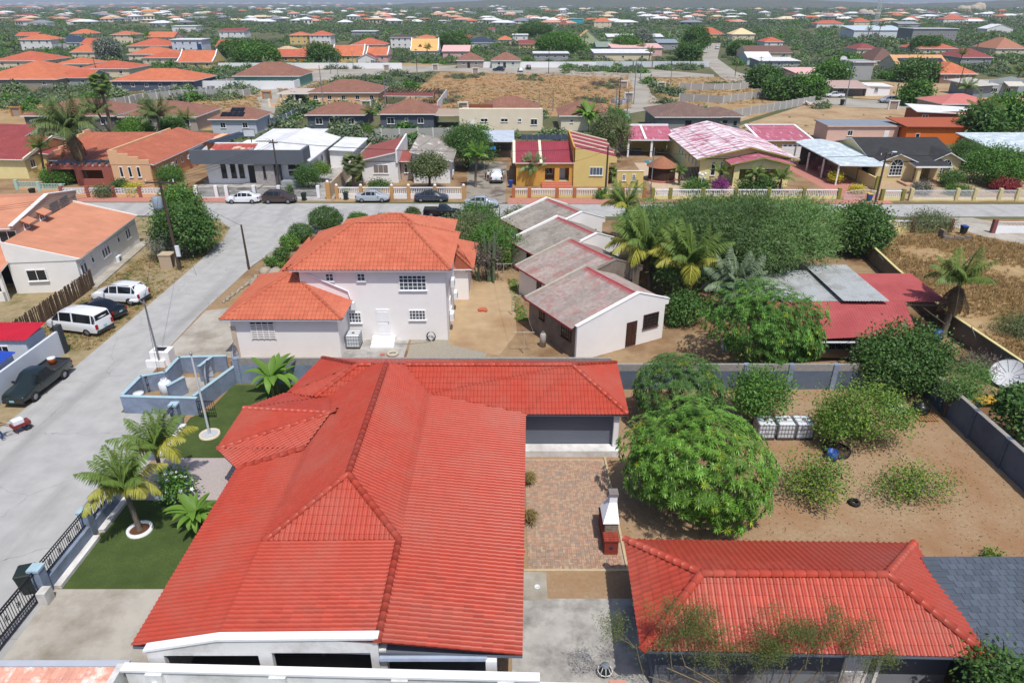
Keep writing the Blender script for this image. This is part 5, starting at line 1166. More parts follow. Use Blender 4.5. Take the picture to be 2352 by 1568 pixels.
def row_b():
 M_B = [P_('brown_grey_wall',(150,140,132)),P_('warm_grey_wall',(186,172,158))]
 fh('brown hip-roofed house half hidden by the tall palms at left',45,262,266,226,3.0,RT_BROWN,P_('dim_grey_wall',(126,122,118)),14,wins=4)
 fh('brown roofed house behind the second palm from the stepped house',268,452,268,231,3.0,RT_BROWN,P_('beige_grey_wall',(196,180,168)),13,wins=4)
 h,W,D = fh('white house with black solar panels on its brown roof',476,590,274,241,3.0,RT_BROWN,P_('cool_white_wall',(206,210,220)),9,wins=2);y0 = 0.3
 panels(h,[(1.6,0.2,3.25),(6.4,0.2,3.25),(6.0,2.0,4.0),(1.2,2.0,4.0)][:0] or [(1.8,0.3,3.35),(6.6,0.3,3.35),(6.6,1.9,4.0),(1.8,1.9,4.0)],4,1,M_DSOLAR);panels(h,[(3.4,1.95,4.05),(6.2,1.95,4.05),(6.2,3.5,4.65),(3.4,3.5,4.65)],3,1,M_DSOLAR)
 h,W,D = fh('slate grey house with brown hip roof behind the white roofs',698,838,264,233,3.0,RT_BROWN,M_DGREY,11,wins=0)
 h.win('s',2.4,-0.01,1.0,1.5,1.3);h.win('s',5.6,-0.01,0.1,2.0,2.2,2);h.win('s',9.2,-0.01,1.0,1.4,1.3)
 h,W,D = fh('slate grey house with brown roof and beige carport beside it',866,1000,262,227,3.0,RT_BROWN,M_DGREY,11,wins=0)
 h.win('s',2.2,-0.01,0.9,1.6,1.3);h.win('s',5.6,-0.01,1.4,0.7,0.7);h.win('s',8.6,-0.01,1.0,1.3,1.1)
 h.slab([(W,0,2.7),(W+7,0,2.7),(W+5.5,7,3.1),(W,7,3.1)],P_('beige_sheet',(186,166,146)),0.15,name='carport_roof');h.box(W+5.6,0.2,W+5.8,0.4,0,2.6,M_WTRIM,'post')
 h = House('house','cream flat-fronted house with brown hip roof behind its parapet',-11,148.2);OCC.append((-14,145,10,164))
 h.box(0,0,17.4,1.2,0,4.4,M_CREAM,'front_wall');h.box(0,1.2,17.4,11,0,3.2,M_CREAM);h.hip(4.5,1.6,16.6,11,3.9,2.3,RT_BROWN,0.4)
 for x in (5.2,9.4): h.win('s',x,-0.01,1.8,1.5,0.7)
 h.win('s',12.6,-0.01,1.8,0.7,0.7);h.win('s',15.6,-0.01,1.2,1.4,1.2);h.door('s',2.6,-0.01);h.box(2.0,1.4,7.0,1.55,4.4,5.1,P_('rust_screen',(150,90,64)),'screen')
 h,W,D = fh('cream house with brown hip roof left of the banana plant',1284,1408,266,229,3.1,RT_BROWN,M_CREAM,11,wins=0);h.win('s',2.2,-0.01,1.6,0.6,0.7);h.win('s',8.5,-0.01,1.2,1.2,1.0)
 h = House('house','unfinished grey concrete house with brown tiled L-shaped roof',29.6,145.2);OCC.append((26,142,52,160));CG = P_('raw_concrete',(156,156,154));T2 = roofmat('grey_brown_tiles',A(150,122,110),0.35,0.4,0.16)
 h.box(0,0,12.5,13,0,3.2,CG);h.box(12.5,1.5,17.6,9,0,3.0,CG);h.hip(0,0,12.5,13,3.3,2.2,T2,0.6);h.hip(9.0,1.4,17.8,9.0,3.15,1.4,T2,0.5)
 h.win('s',6.5,-0.01,1.2,1.4,1.4,1,fm=CG);h.win('s',14.5,1.49,1.6,1.0,0.8,1,fm=CG);h.win('s',16.6,1.49,1.2,0.8,1.1,1,fm=CG);h.win('w',-0.01,3,1.0,1.0,1.8,1,fm=CG);h.win('w',-0.01,7,1.0,1.0,1.8,1,fm=CG)
 h,W,D = fh('peach house with brown roof, white door and pillared carport',702,872,213,182,3.0,RT_BROWN,M_PCH,14,wins=5)
 h.slab([(-8,-1,2.9),(0.4,-1,2.9),(0.4,8,3.2),(-6,8,3.2)],P_('carport_cream',(206,190,178)),0.25,name='carport_roof')
 for x in (-7.4,-3.8): h.box(x,-0.6,x+0.4,-0.2,0,2.7,M_CREAM,'pillar')
 h.box(-9,-4.6,10,-4.3,0,0.8,M_PCH,'garden_wall')
 for x in (-9,-5,-1,4,9): h.box(x-0.3,-4.8,x+0.3,-4.1,0,1.9,M_CREAM,'pier')
 h = House('pergola','dark red timber pergola beside the peach house',-33.5,190,cat='pergola');OCC.append((-36,186,-18,206));DR = P_('pergola_red',(104,62,52))
 for k in range(14): h.box(k*1.0,0,k*1.0+0.18,12,2.7,2.9,DR,'rafter')
 for x in (0.2,6.5,13):
  for y in (0.3,11.5): h.box(x,y,x+0.2,y+0.2,0,2.7,DR,'post')
 h.slab([(0,-3,2.5),(13,-3,2.4),(13,1,2.9),(0,1,2.9)],P_('pergola_sheet',(140,80,74)),0.12,name='lean_to_roof')
 w = House('pink_boundary_wall','pink wall with white end beside the red pergola',-18.6,178,cat='wall');w.box(-14,0,0,0.2,0,1.6,P_('wall_pink',(222,160,150)),'panel');w.box(0,0,0.2,26,0,2.2,P_('wall_offwhite',(224,220,220)),'panel')
 h,W,D = fh('mint green house with brown hip roof behind white wall',532,690,175,142,3.3,RT_BROWN,P_('mint_paint',(130,180,160)),15,wins=4)
 w = House('white_plot_wall','long white boundary wall round the mint green house',-97,226,cat='wall');w.box(0,0,29,0.25,0,2.4,M_WTRIM,'panel');w.box(29,0,29.25,22,0,2.4,M_WTRIM,'panel');OCC.append((-98,224,-66,250))
 for k,(u0,u1,lb) in enumerate(((1047,1111,'grey unfinished bungalow with brown roof and ladder beyond the red lot'),(1127,1197,'pale green bungalow with brown roof and cars in front'))):
  h,W,D = fh(lb,u0,u1,139,120,3.0,RT_BROWN,[P_('bare_render',(176,166,154)),P_('pale_green_wall',(206,212,198))][k],10,wins=2);h.door('s',W*0.45,-0.02,0,1.1,2.2,M_BLACKM,False)
 h,W,D = fh('white flat house with thick white roof edge beyond the red lot',1224,1308,122,112,3.3,RT_WHITE,P_('grey_wall_b18',(176,176,178)),10,'flat',wins=4)
 w = House('white_plot_fence_wall','long white plot wall beyond the red earth lot',-80,300,cat='wall');w.box(-40,0,35,0.25,0,2.2,M_WTRIM,'panel');w.box(60,6,115,6.25,0,2.2,M_WTRIM,'panel')
 for i in range(6): w.box(115+i*8,8,122.6+i*8,8.25,0,2.2,P_('white_panel_b',(220,224,228)),'panel')
 # plots with concrete panel walls
 for nm,lb,pts in (('panel_wall','concrete panel wall curving behind the black solar panel house',[(245,248),(330,232),(420,222),(560,222),(590,216)]),('panel_wall','concrete panel wall rising to the far estate',[(300,240),(420,205),(560,192)]),
   ('panel_wall','panel wall across the brown plot, nearest of three',[(1682,272),(1760,258),(1870,238)]),('panel_wall','panel wall across the brown plot, middle of three',[(1560,232),(1660,238),(1770,222)]),('panel_wall','short panel wall across the brown plot, farthest of three',[(1560,206),(1640,208),(1718,204)]),
   ('panel_wall','blue-grey panel wall beside the slate grey house',[(600,300),(660,282),(700,260)]),('panel_wall','concrete block wall behind the twin roof house',[(835,320),(960,318),(1100,316)]),('panel_wall','slanting panel fence beyond the red lot',[(800,142),(850,148),(900,158)])):
  w = House(nm,lb,0,0,cat='wall',group='concrete panel walls');mt = P_('panel_bluegrey',(132,146,160)) if 'blue-grey' in lb else P_('panel_grey',(186,184,178));P = [G(*p) for p in pts]
  for a,b in zip(P,P[1:]):
   d = b-a;n = max(1,int(d.length/3.0));
   for i in range(n):
    p = a + d*(i/n);mb = MB();mb.box(0.12,-0.07,0,d.length/n,0.07,1.9);o = mb.build('panel',mt,w.e);o.location = p;o.rotation_euler = (0,0,atan2(d.y,d.x));mb = MB();mb.box(-0.12,-0.14,0,0.12,0.14,2.0);o = mb.build('post',P_('panel_post',(222,222,220)),w.e);o.location = p;o.rotation_euler = (0,0,atan2(d.y,d.x))
 # right part
 h = House('house','long bright orange house with rust-brown roof at right',74.5,133);OCC.append((58,128,110,165));OB = P_('bright_orange',(238,124,50));h.box(0,0,14.6,5.5,0,3.0,OB);h.slab([(-0.5,-0.5,3.3),(15.2,-0.5,3.2),(14.6,5.8,4.1),(-1.6,5.8,4.1)],P_('rust_roof',(186,100,70)),0.15,P_('rust_fascia',(150,84,60)));h.win('s',2.2,-0.01,0.5,0.8,1.5,1);h.win('s',12.4,-0.01,0.6,0.8,1.6,1)
 h = House('house','long pale pink house with grey flat roof left of the orange one',60.5,135.2);PP = P_('pale_pink',(232,196,180));h.box(0,0,13.6,6,0,2.9,PP);h.slab([(-0.3,-0.3,3.1),(13.9,-0.3,3.1),(13.9,6.3,3.3),(-0.3,6.3,3.3)],P_('grey_flat_roof',(150,158,168)),0.25,PP);h.win('s',4.4,-0.01,1.2,1.0,1.0);h.door('s',11.4,-0.01)
 h = House('house','rust-brown house with long white sheet roof behind the orange one',84.5,148.5,radians(-8));h.box(0,0,12.5,6.5,0,3.8,P_('rust_wall',(160,90,60)));h.slab([(-0.4,-0.4,3.9),(13.6,-0.4,3.5),(13.6,6.8,4.0),(-0.4,6.8,4.6)],RT_WHITE,0.14);h.win('s',1.6,-0.01,1.6,1.2,1.6,2,3);h.door('s',5.6,-0.01,0.3,1.1,2.2);h.win('s',7.8,-0.01,1.6,1.2,1.0,2,2)
 h = House('house','house with faded coral hip roof beside the road at right',101,168);OCC.append((98,165,122,182));h.box(0,0,13,11,0,2.9,P_('khaki_wall',(176,160,144)));h.hip(0,0,13,11,2.9,1.7,P_('coral_roof',(214,130,122)),0.5);auto_wins(h,0,13,0,0,3)
 h = House('house','grey house with pale porch roof and white framed windows at right',131,205);OCC.append((128,200,156,226));h.box(0,0,5,12,0,3.2,P_('steel_grey',(150,160,166)));h.slab([(-1,-1,3.2),(6,-1,3.6),(6,13,4.2),(-1,13,3.6)],P_('pale_roof_b',(206,200,188)),0.2);h.box(5,2,19,13,0,3.4,P_('steel_grey2',(176,184,186)));quadwall(h,[(5,3.3),(19,3.3),(19,3.6),(11,5.4),(5,4.4)],2,0.2,P_('steel_grey2',(176,184,186)),'gable_wall');h.slab([(9,-0.5,3.2),(14,-0.5,3.2),(14,3,4.4),(9,3,4.4)],P_('pale_roof_c',(214,206,190)),0.2,name='porch_roof');h.win('s',7,1.99,1.1,1.8,1.2,3);h.win('s',16.5,1.99,1.1,2.0,1.2,3);h.win('s',2,-0.01,1.4,0.8,1.0);h.win('s',11,1.99,1.0,1.2,1.3)
 h = House('shack','low patched shack with rusty pink roof beside the curving road',92,209,cat='shack');OCC.append((88,205,114,220));h.box(0,0,9.5,6,0,2.7,P_('shack_grey',(150,146,142)));h.slab([(-0.4,-2.6,2.4),(10.4,-2.6,2.3),(10.2,6.4,3.6),(-0.4,6.4,3.6)],P_('shack_roof',(196,168,158),),0.1);h.box(10.2,-0.5,17,5.5,0,2.7,M_WTRIM,'white_annex');h.slab([(10.0,-0.8,2.8),(17.6,-0.8,2.6),(17.6,5.8,2.9),(10.0,5.8,3.1)],RT_WHITE,0.15);h.win('s',3,-0.01,1.0,1.8,1.1,3);h.win('s',13,-0.51,1.0,1.1,1.3,3,3)
row_b()

def far_town():
 W1,C1,Y1 = P_('far_white',(232,230,226)),P_('far_cream',(232,216,186)),P_('far_yellow',(230,200,130));O,O2 = RT_ORANGE,roofmat('estate_orange_b',A(218,118,88),0.4,0.45,0.1,depth=0.03)
 BG = P_('far_bluegrey',(104,112,128));DB = P_('far_navy_roof',(64,78,100));MR = P_('far_maroon',(156,84,80));BR = RT_BROWN;PK = P_('far_pink',(232,186,180));GR = P_('far_grey',(172,174,176));TL = P_('far_turq',(60,180,190));PG = P_('far_palegreen',(196,206,160));MU = P_('far_mustard',(224,150,50));WR = RT_WHITE
 L = [ # label, u0, u1, eave, ridge, wall, roof, wallmat, depth, kind, wins, storeys
     ('big orange hip-roofed house with green-edged porch at left edge',-60,131,182,139,3.0,O,P_('far_stone',(170,160,146)),26,'hip',3,1),
     ('blue-grey walled house under a wide orange hip roof',250,446,186,157,3.0,O,BG,17,'hip',6,1),('small orange gabled house between the two largest estate roofs',132,206,178,160,3.0,O2,GR,12,'gx',2,1),
     ('orange estate house behind the big left-edge roof',-20,96,140,117,3.0,O2,C1,20,'hip',3,1),('orange estate roof beside a leaning lamp post',126,204,147,132,3.0,O,C1,13,'hip',2,1),('cluster-roofed orange estate house left of blue-grey house',176,296,158,139,3.0,O2,C1,16,'hip',3,1),
     ('white two-storey balcony house with orange roof at far left',41,116,91,79,6.0,O,W1,14,'hip',4,2),('orange hip house right of the balcony house',159,216,120,98,3.0,O,C1,18,'hip',2,1),('long orange roof left of the grey fan palm',182,242,100,88,3.0,O2,C1,14,'gx',2,1),
     ('cream two-storey estate house with orange hip roof',252,304,80,71,5.8,O,C1,14,'hip',3,2),('house with broad navy blue roof in the estate',106,188,98,81,3.0,DB,W1,18,'hip',2,1),('small orange hip roof above a pale pink roof',160,212,77,67,3.4,O,C1,12,'hip',2,1),('orange house at far left by dense trees',32,82,82,74,3.2,O2,C1,12,'gx',2,1),
     ('long orange roof left of the white cube house',290,388,106,88,3.0,O2,C1,20,'hip',3,1),('orange hip house in front of the long orange roof',290,392,125,108,3.0,O,C1,15,'hip',4,1),('orange many-hipped house before the white cube',322,406,133,119,3.0,O2,C1,14,'hip',3,1),('orange house with pale gable behind tall palms',334,400,85,73,3.2,O,PK,15,'gx',2,1),
     ('flat white cube house with blue poster panel',389,462,91,90,6.4,WR,P_('cube_white',(216,218,230)),12,'flat',4,2),('steep orange roof with white edged gables on yellow walls',404,490,143,116,2.8,O,Y1,13,'cunucu',3,1),('orange twin-gabled house right of the white cube',492,592,106,91,3.0,O2,GR,16,'gx',3,1),('white two-storey house with maroon roof on the left',500,561,72,65,6.2,MR,W1,13,'shed',4,2),
     ('house with cream mottled hip roof and dormer',604,695,124,106,3.0,roofmat('cream_mottle',A(226,200,160),0.4,0.4,0.2),BG,15,'hip',2,1),('mustard house with orange gable roof and small windows',618,738,129,113,3.2,O2,MU,13,'gx',5,1),('broad orange hip roof behind the mustard house',680,768,115,98,3.0,O,C1,17,'hip',3,1),
     ('white two-storey house with orange hip roof, right of a palm',708,760,81,71,5.8,O2,W1,12,'hip',4,2),('yellow two-storey house with orange hip roof behind a palm',662,706,81,73,5.6,O,Y1,12,'hip',3,2),('orange roof with white curved gables on yellow house',760,836,128,104,3.0,O,Y1,13,'cunucu',3,1),('orange roof with pink gable beside the yellow gable house',838,892,127,108,3.0,O,PK,13,'cunucu',2,1),('small white shed with brown gable roof behind the long wall',818,864,134,124,2.6,MR,W1,7,'gy',0,1),
     ('long orange roof behind the pink gable house',804,884,103,88,3.0,O2,C1,16,'hip',4,1),('white two-storey house with solar panels on orange roof',894,952,86,79,5.9,P_('far_panel_roof',(96,84,84)),W1,13,'hip',4,2),('orange roof stretching right of the solar two-storey house',952,1000,87,80,4.0,O,C1,14,'hip',2,1),('apricot steep roof with two dormers and white gables',941,1008,117,89,2.6,P_('apricot_roof',(242,186,116)),W1,13,'cunucu',0,1),
     ('pink house with slanting white roof',1014,1079,118,104,3.2,PK,PK,10,'shed',2,1),('grey roofed white house left of the maroon one',1000,1046,90,80,3.4,P_('far_greyroof',(130,140,142)),W1,11,'gx',3,1),('maroon roofed annex by the navy roof',1046,1082,89,80,3.2,MR,GR,11,'gx',2,1),('house under a navy blue roof behind a round tree',1064,1140,98,85,3.2,DB,W1,16,'hip',3,1),
     ('tiny white hut with red roof far behind the navy roof',1121,1138,67,63,3.6,MR,W1,6,'gx',1,1),('small cream house with red roof on a rise',1187,1221,64,58,4.2,MR,C1,9,'gx',3,1),('white flat house beside a parked car wall',1176,1214,80,79,4.0,WR,W1,12,'flat',2,1),('ochre house with maroon roof behind the pergola wall',1190,1230,101,92,3.2,MR,Y1,12,'gx',3,1),('orange roof behind the ochre maroon roofed house',1144,1176,91,82,3.2,O,C1,13,'hip',2,1),
     ('tall yellow and green house with swept gable',1322,1378,92,63,3.4,P_('far_apricot',(236,190,130)),PG,12,'gy',3,2),('turquoise cube house among trees',1307,1341,43,42,7.5,TL,TL,10,'flat',2,2),('ochre house with brown roof left of the turquoise cube',1284,1306,56,46,4.0,MR,MU,10,'hip',2,1),('cream two-storey house with orange hip roof beyond the turquoise cube',1364,1406,50,41,6.4,O,C1,13,'hip',3,2),
     ('pale pink house with arched porch behind the white carport',1404,1524,110,100,4.0,PK,PK,16,'shed',3,1),('house with long flat white carport roof and cream wall',1364,1500,122,113,3.4,WR,C1,16,'shed',3,1),('low grey-green roofed house behind the white carport',1368,1462,107,96,3.0,P_('far_greygreen',(150,164,152)),GR,16,'gx',3,1),('long white house with pale green end far behind',1395,1526,85,78,3.4,WR,PG,14,'shed',4,1),('flat grey-blue roofed house right of the pink house',1510,1560,98,90,4.0,P_('far_bluesheet',(150,166,180)),GR,12,'shed',2,1),
     ('yellow house with orange hip roofs at the end of the road',1588,1666,79,63,3.6,O2,Y1,16,'hip',3,1),('cream two-storey house with sand coloured roof by the road',1682,1736,79,65,6.0,P_('sand_roof',(238,208,160)),C1,13,'hip',2,2),('long low house with dark brown roof among trees',1714,1822,121,105,3.0,P_('far_dkbrown',(128,98,88)),C1,16,'gx',3,1),('white house with pale teal edged gable roof by the road',1716,1776,132,119,3.0,WR,P_('far_paleteal',(196,216,216)),12,'gx',2,1),('flat white roofed house behind the cactus hedge',1744,1840,140,134,3.0,WR,GR,13,'shed',3,1),('pale pink house behind the cactus hedge',1832,1928,170,155,3.0,PK,PK,14,'shed',2,1),
     ('tan house with solar panels along its roof at right',2060,2184,150,126,3.2,P_('far_tanroof',(222,170,120)),C1,14,'gx',3,1),('orange hip-roofed house behind the dark round tree',2160,2248,170,142,3.0,O,P_('far_umber',(150,124,108)),16,'hip',3,1),('rust orange hip roof behind bending palms at right',2110,2202,112,92,3.2,O2,C1,20,'hip',2,1),('maroon roofed house right of the solar roof',2206,2284,132,110,3.0,MR,GR,18,'hip',2,1),('brown hip-roofed house left of the solar roof',2004,2070,140,109,3.0,P_('far_dkbrown',(128,98,88)),C1,16,'hip',2,1),('maroon roofed house left of a palm clump at right',1968,2022,113,99,3.2,MR,C1,14,'hip',2,1),('tan hip-roofed house at the right edge',2288,2360,112,86,3.2,P_('far_tanroof2',(186,130,104)),C1,20,'hip',2,1),
     ('long blue and white warehouse at right',1962,2084,70,59,6.0,P_('far_paleblue',(196,210,220)),P_('far_white2',(224,226,230)),24,'shed',5,1),('grey unfinished block with upper openings at right',2098,2204,66,60,9.0,GR,P_('far_concrete',(160,160,160)),20,'flat',8,2),('white A-frame fronted house at far right',2268,2330,66,56,4.5,WR,W1,14,'gy',2,1),('small orange roofed house behind the cream two-storey house',1756,1802,96,85,3.2,O2,W1,13,'hip',2,1),('concrete cube shed right of the cactus hedge',1960,2014,142,141,6.0,GR,P_('far_concrete2',(186,186,184)),9,'flat',0,1),
     ('red hip-roofed two-storey house left of the mast',1962,2000,50,41,7.0,O2,C1,14,'hip',2,2),('white two-storey villa with coral roofs right of the mast',2168,2226,44,38,6.5,O2,W1,18,'hip',3,2),('grey long roof right of the mast',2064,2114,55,50,4.0,GR,GR,14,'shed',3,1),('white shed cluster with coral roofs left of the mast',1876,1940,54,47,4.5,O2,W1,16,'hip',3,1),('pale house with white roof far behind the trees at left',150,190,48,43,4.5,P_('far_coral',(222,164,140)),W1,14,'hip',2,1),('grey-blue roofed house far left among trees',66,108,52,46,4.5,P_('far_slate',(150,154,164)),W1,14,'hip',2,1),
     ('white house complex far behind the orange estate',392,450,60,57,5.0,WR,W1,14,'flat',3,1),('apricot roofed long house far left of centre',318,362,27,22,7.0,P_('far_apricot2',(226,150,90)),C1,18,'hip',2,1),('white long shed in dense trees left of centre',806,864,72,69,4.0,WR,GR,12,'flat',3,1),('low white hall on the centre skyline',1142,1202,25,23,8.0,WR,W1,20,'flat',3,1),('large peach church-like hall on the centre skyline',1010,1054,6,0,12.0,P_('far_peach',(224,160,120)),C1,30,'gx',3,1),
 ]
 for lb,u0,u1,ve,vr,hw,ro,wa,dp,kd,wn,st in L:
  h,W,D = fh(lb,u0,u1,ve,vr,hw,ro,wa,dp,kd,wn,st)
  if 'solar panels along' in lb: panels(h,[(1.5,-0.1,3.45),(W-1,-0.1,3.45),(W-1,4.4,5.3),(1.5,4.4,5.3)],11,2)
  if 'poster' in lb:
   o = h.box(W-2.6,-0.1,W-0.2,-0.02,1.2,4.2,P_('poster_blue',(40,84,130)),'poster_panel')
  if 'two dormers' in lb:
   for x in (W*0.33,W*0.66):
    mb = MB();mb.add([(x-1,2.2,4.4),(x+1,2.2,4.4),(x,2.2,5.6),(x-1,4.2,4.4),(x+1,4.2,4.4),(x,4.2,5.6)],[(0,1,2),(0,2,5,3),(2,1,4,5)]);h.part(mb,'dormer',P_('dormer_brown',(150,100,60)))
 # distant houses, too small to tell apart except by colour
 cols = [('white',WR,W1,90),('coral',P_('far_coral',(222,164,140)),W1,60),('orange',P_('far_orange_plain',(214,124,92)),C1,40),('grey',P_('far_slate',(150,154,164)),GR,34),('maroon',MR,C1,22),('cream',P_('far_sand',(226,204,170)),C1,34)]
 r2 = random.Random(5)
 protos = {};TINY = []
 for nm,ro,wa,n in cols:
  for k in range(n):
   for _ in range(40):
    v = 9.5 + 52*(r2.random()**1.25);u = r2.uniform(-20,2372);p = G(u,v)
    if not any(a < p.x < c and b < p.y < d for a,b,c,d in OCC): break
   s = 1.0 + p.y/2600.0;sz = r2.randint(0,2);key = (nm,sz)
   if key not in protos:
    W,D,hw = (12,10,3.4),(18,12,3.6),(10,9,5.8)
    W,D,hw = ((12,10,3.4),(19,12,3.6),(11,10,5.8))[sz]
    a = MB();a.box(-W/2,-D/2,0,W/2,D/2,hw)
    for i in range(3): a.box(-W/2+W*(i+0.3)/3,-D/2-0.05,hw*0.35,-W/2+W*(i+0.7)/3,-D/2,hw*0.75,1)
    t = House.__new__(House);t.e = None;rf = MB();ov = 0.7;x0,y0,x1,y1 = -W/2-ov,-D/2-ov,W/2+ov,D/2+ov;z = hw;q = (y1-y0)/2*0.9;zt = z+2.3
    c4 = [(x0,y0,z),(x1,y0,z),(x1,y1,z),(x0,y1,z)];r0,r1 = (x0+q,0,zt),(x1-q,0,zt)
    rf.poly([c4[0],c4[1],r1,r0]);rf.poly([c4[1],c4[2],r1]);rf.poly([c4[2],c4[3],r0,r1]);rf.poly([c4[3],c4[0],r0]);rf.poly(c4[::-1])
    protos[key] = (a.mesh('wall',[wa,M_GLASS]),rf.mesh('roof',ro,True))
   e = thing('house','','house',p,r2.uniform(-0.5,0.5),f'{nm}-roofed houses towards the horizon');e.scale = (s,s,s*0.8);TINY.append((u,p.y,nm,e))
   inst('wall',protos[key][0],e);inst('roof',protos[key][1],e);OCC.append((p.x-9,p.y-9,p.x+9,p.y+9))
 seen = {}
 for u,Y,nm,e in sorted(TINY,key=lambda t: t[1]):
  k = near_mark(u);c = seen[(nm,k)] = seen.get((nm,k),-1) + 1
  e['label'] = f'{ORD[min(c, 11)]} tiny {nm}-roofed house in line with the {k}'
 # houses past counting
 r3 = random.Random(21);mm = MB();fm = [W1,cols[1][1],cols[2][1],cols[3][1],cols[5][1],M_GLASS]
 for k in range(460):
  p = G(r3.uniform(-30,2380),9.0 + 46*r3.random()**1.5);q = 1 + p.y/2600;W,D,hw = r3.uniform(4,9)*q,r3.uniform(4,6)*q,2.4*q;x,y = p.x,p.y;ci = r3.choice((0,0,1,2,3,4));zt = hw+r3.uniform(.3,1.8)*q
  if any(a < x < c and b < y < d for a,b,c,d in OCC): continue
  mm.box(x-W,y-D,0,x+W,y+D,hw,r3.choice((0,0,4)));o = 0.6*q;P = [(x-W-o,y-D-o,hw),(x+W+o,y-D-o,hw),(x+W+o,y+D+o,hw),(x-W-o,y+D+o,hw),(x-W*.5,y,zt),(x+W*.5,y,zt)]
  mm.add(P,[(0,1,5,4),(1,2,5),(2,3,4,5),(3,0,4)],ci);mm.box(x-W*.6,y-D-.1,hw*.4,x-W*.2,y-D-.02,hw*.75,5);mm.box(x+W*.2,y-D-.1,hw*.4,x+W*.6,y-D-.02,hw*.75,5)
 tag(mm.build('far_houses',fm),'mass of tiny far houses scattered over the plain','houses',kind='stuff')
 # skyline
 for i,(u,w_,hh,lb) in enumerate(((130,150,46,'white high-rise hotel slab on the left skyline'),(158,110,34,'second white hotel block right of the tall slab'),(178,120,22,'low pale hotel block at the right of the skyline pair'))):
  p = G(u,12.5);h = House('hotel',lb,p.x,p.y,cat='hotel');h.box(-w_/2,0,w_/2,40,0,hh,W1)
  for k in range(int(hh/4)): h.box(-w_/2+3,-0.6,w_/2-3,-0.05,3+k*4,4.6+k*4,GR,'balcony_band')
 p = G(2008,74);m = House('lattice_mast','tall steel lattice radio mast rising past the skyline',p.x,p.y,cat='mast')
 mb = MB();Hm = 62.0
 for sx,sy in ((-1,-1),(1,-1),(1,1),(-1,1)): mb.tube([(sx*1.5,sy*1.5,0),(sx*0.8,sy*0.8,Hm)],0.16,4)
 for k in range(24):
  z0,z1 = Hm*k/24,Hm*(k+1)/24;a,b = 1.5-0.7*k/24,1.5-0.7*(k+1)/24
  for s in (-1,1): mb.tube([(-a,s*a,z0),(b,s*b,z1)],0.1,3);mb.tube([(a,s*a,z0),(-b,s*b,z1)],0.1,3);mb.tube([(s*a,-a,z0),(s*b,b,z1)],0.1,3)
 m.part(mb,'lattice',P_('mast_steel',(214,216,218)))
 # low hills on the horizon
 def hill(pts,Y,D,seed):
  rr = random.Random(seed);V = [];nx = len(pts)*6
  prof = []
  for i in range(nx+1):
   t = i/nx*(len(pts)-1);k = min(int(t),len(pts)-2);f = t-k;f = f*f*(3-2*f);prof.append((pts[k][0]+(pts[k+1][0]-pts[k][0])*(t-k),pts[k][1]*(1-f)+pts[k+1][1]*f))
  mb = MB();rows = 6
  for j in range(rows+1):
   s = sin(pi*j/rows)
   for x,z in prof: V.append((x*(1+0.05*j),Y + D*j/rows,max(-1.0,z*s + rr.uniform(-2,2)*s)))
  n = len(prof);mb.add(V,[(j*n+i,j*n+i+1,(j+1)*n+i+1,(j+1)*n+i) for j in range(rows) for i in range(n-1)],0,True)
  tag(mb.build('hill',mat('hill_scrub',A(96,104,82,0.7),0.95,0.25,0.02,col2=A(120,112,90,0.7),sc2=0.006)),kind='structure')
 hill([(-900,0),(-500,26),(0,44),(500,60),(900,66),(1400,56),(1900,30),(2400,0)],3600,2400,1)
 hill([(1700,0),(2100,28),(2500,42),(2900,30),(3300,0)],3300,1800,2)
 hill([(-4200,0),(-3000,14),(-2000,18),(-900,16),(0,0)],5200,2500,3)
 for i,(u,v,s) in enumerate(((2226,27,1.0),(2000,36,0.55),(1985,38,0.4),(2180,19,0.4))):
  p = G(u,v);rk = House('rock_outcrop',['big pale boulder outcrop on the right hillside','smaller pale outcrop left of the mast','lowest pale outcrop beside the mast','small tan outcrop left of the big one'][i],p.x,p.y,cat='rock')
  r2 = random.Random(i);mt = mat('pale_rock',A(196,182,158),0.9,0.2,0.1,0.6,0.6)
  for k in range(7): mb = MB();r = r2.uniform(10,22)*s;random.seed(k);mb.blob((r2.uniform(-34,34)*s,r2.uniform(-8,8)*s,r*0.3),(r,r*0.9,r*r2.uniform(0.6,1.0)),6,0,0.12);rk.part(mb,'boulder',mt)
far_town()

# ---------------------------------------------------------------- vegetation kit
def unit(v): return v/np.maximum(np.linalg.norm(v,axis=-1,keepdims=True),1e-9)
def dirs(r,n,zmin=-1.0):
 out = []
 while sum(len(o) for o in out) < n:
  d = unit(r.normal(size=(n*2,3)));out.append(d[d[:,2] > zmin])
 return np.concatenate(out)[:n]
def leaf_quads(P,D,Nn,L,W):
 """diamond leaves: base P, axis D, normal Nn"""
 S = unit(np.cross(D,Nn));L = L[:,None];W = W[:,None]
 V = np.stack([P,P + D*L*0.45 + S*W*0.5,P + D*L,P + D*L*0.45 - S*W*0.5],1).reshape(-1,3)
 return V,np.arange(len(P)*4).reshape(-1,4)
def bent_leaves(P,D,L,W,droop):
 """two-piece leaves that droop at the tip"""
 up = np.array([0,0,1.0]);S = unit(np.cross(D,up) + 1e-4);L = L[:,None];W = W[:,None]
 D2 = unit(D - up*droop);M = P + D*L*0.5;T = M + D2*L*0.5
 V = np.stack([P - S*W*0.12,P + S*W*0.12,M + S*W*0.5,M - S*W*0.5,T + S*W*0.08,T - S*W*0.08],1).reshape(-1,3)
 b = np.arange(len(P))[:,None]*6;return V,np.concatenate([b + [0,1,2,3],b + [3,2,4,5]],0)
def lobes(r,d,k=7,amp=0.22):
 c = unit(r.normal(size=(k,3)));a = r.uniform(-1,1,k)*amp;s = np.ones(len(d))
 for i in range(k): s += a[i]*np.maximum(0,d@c[i])**3
 return s
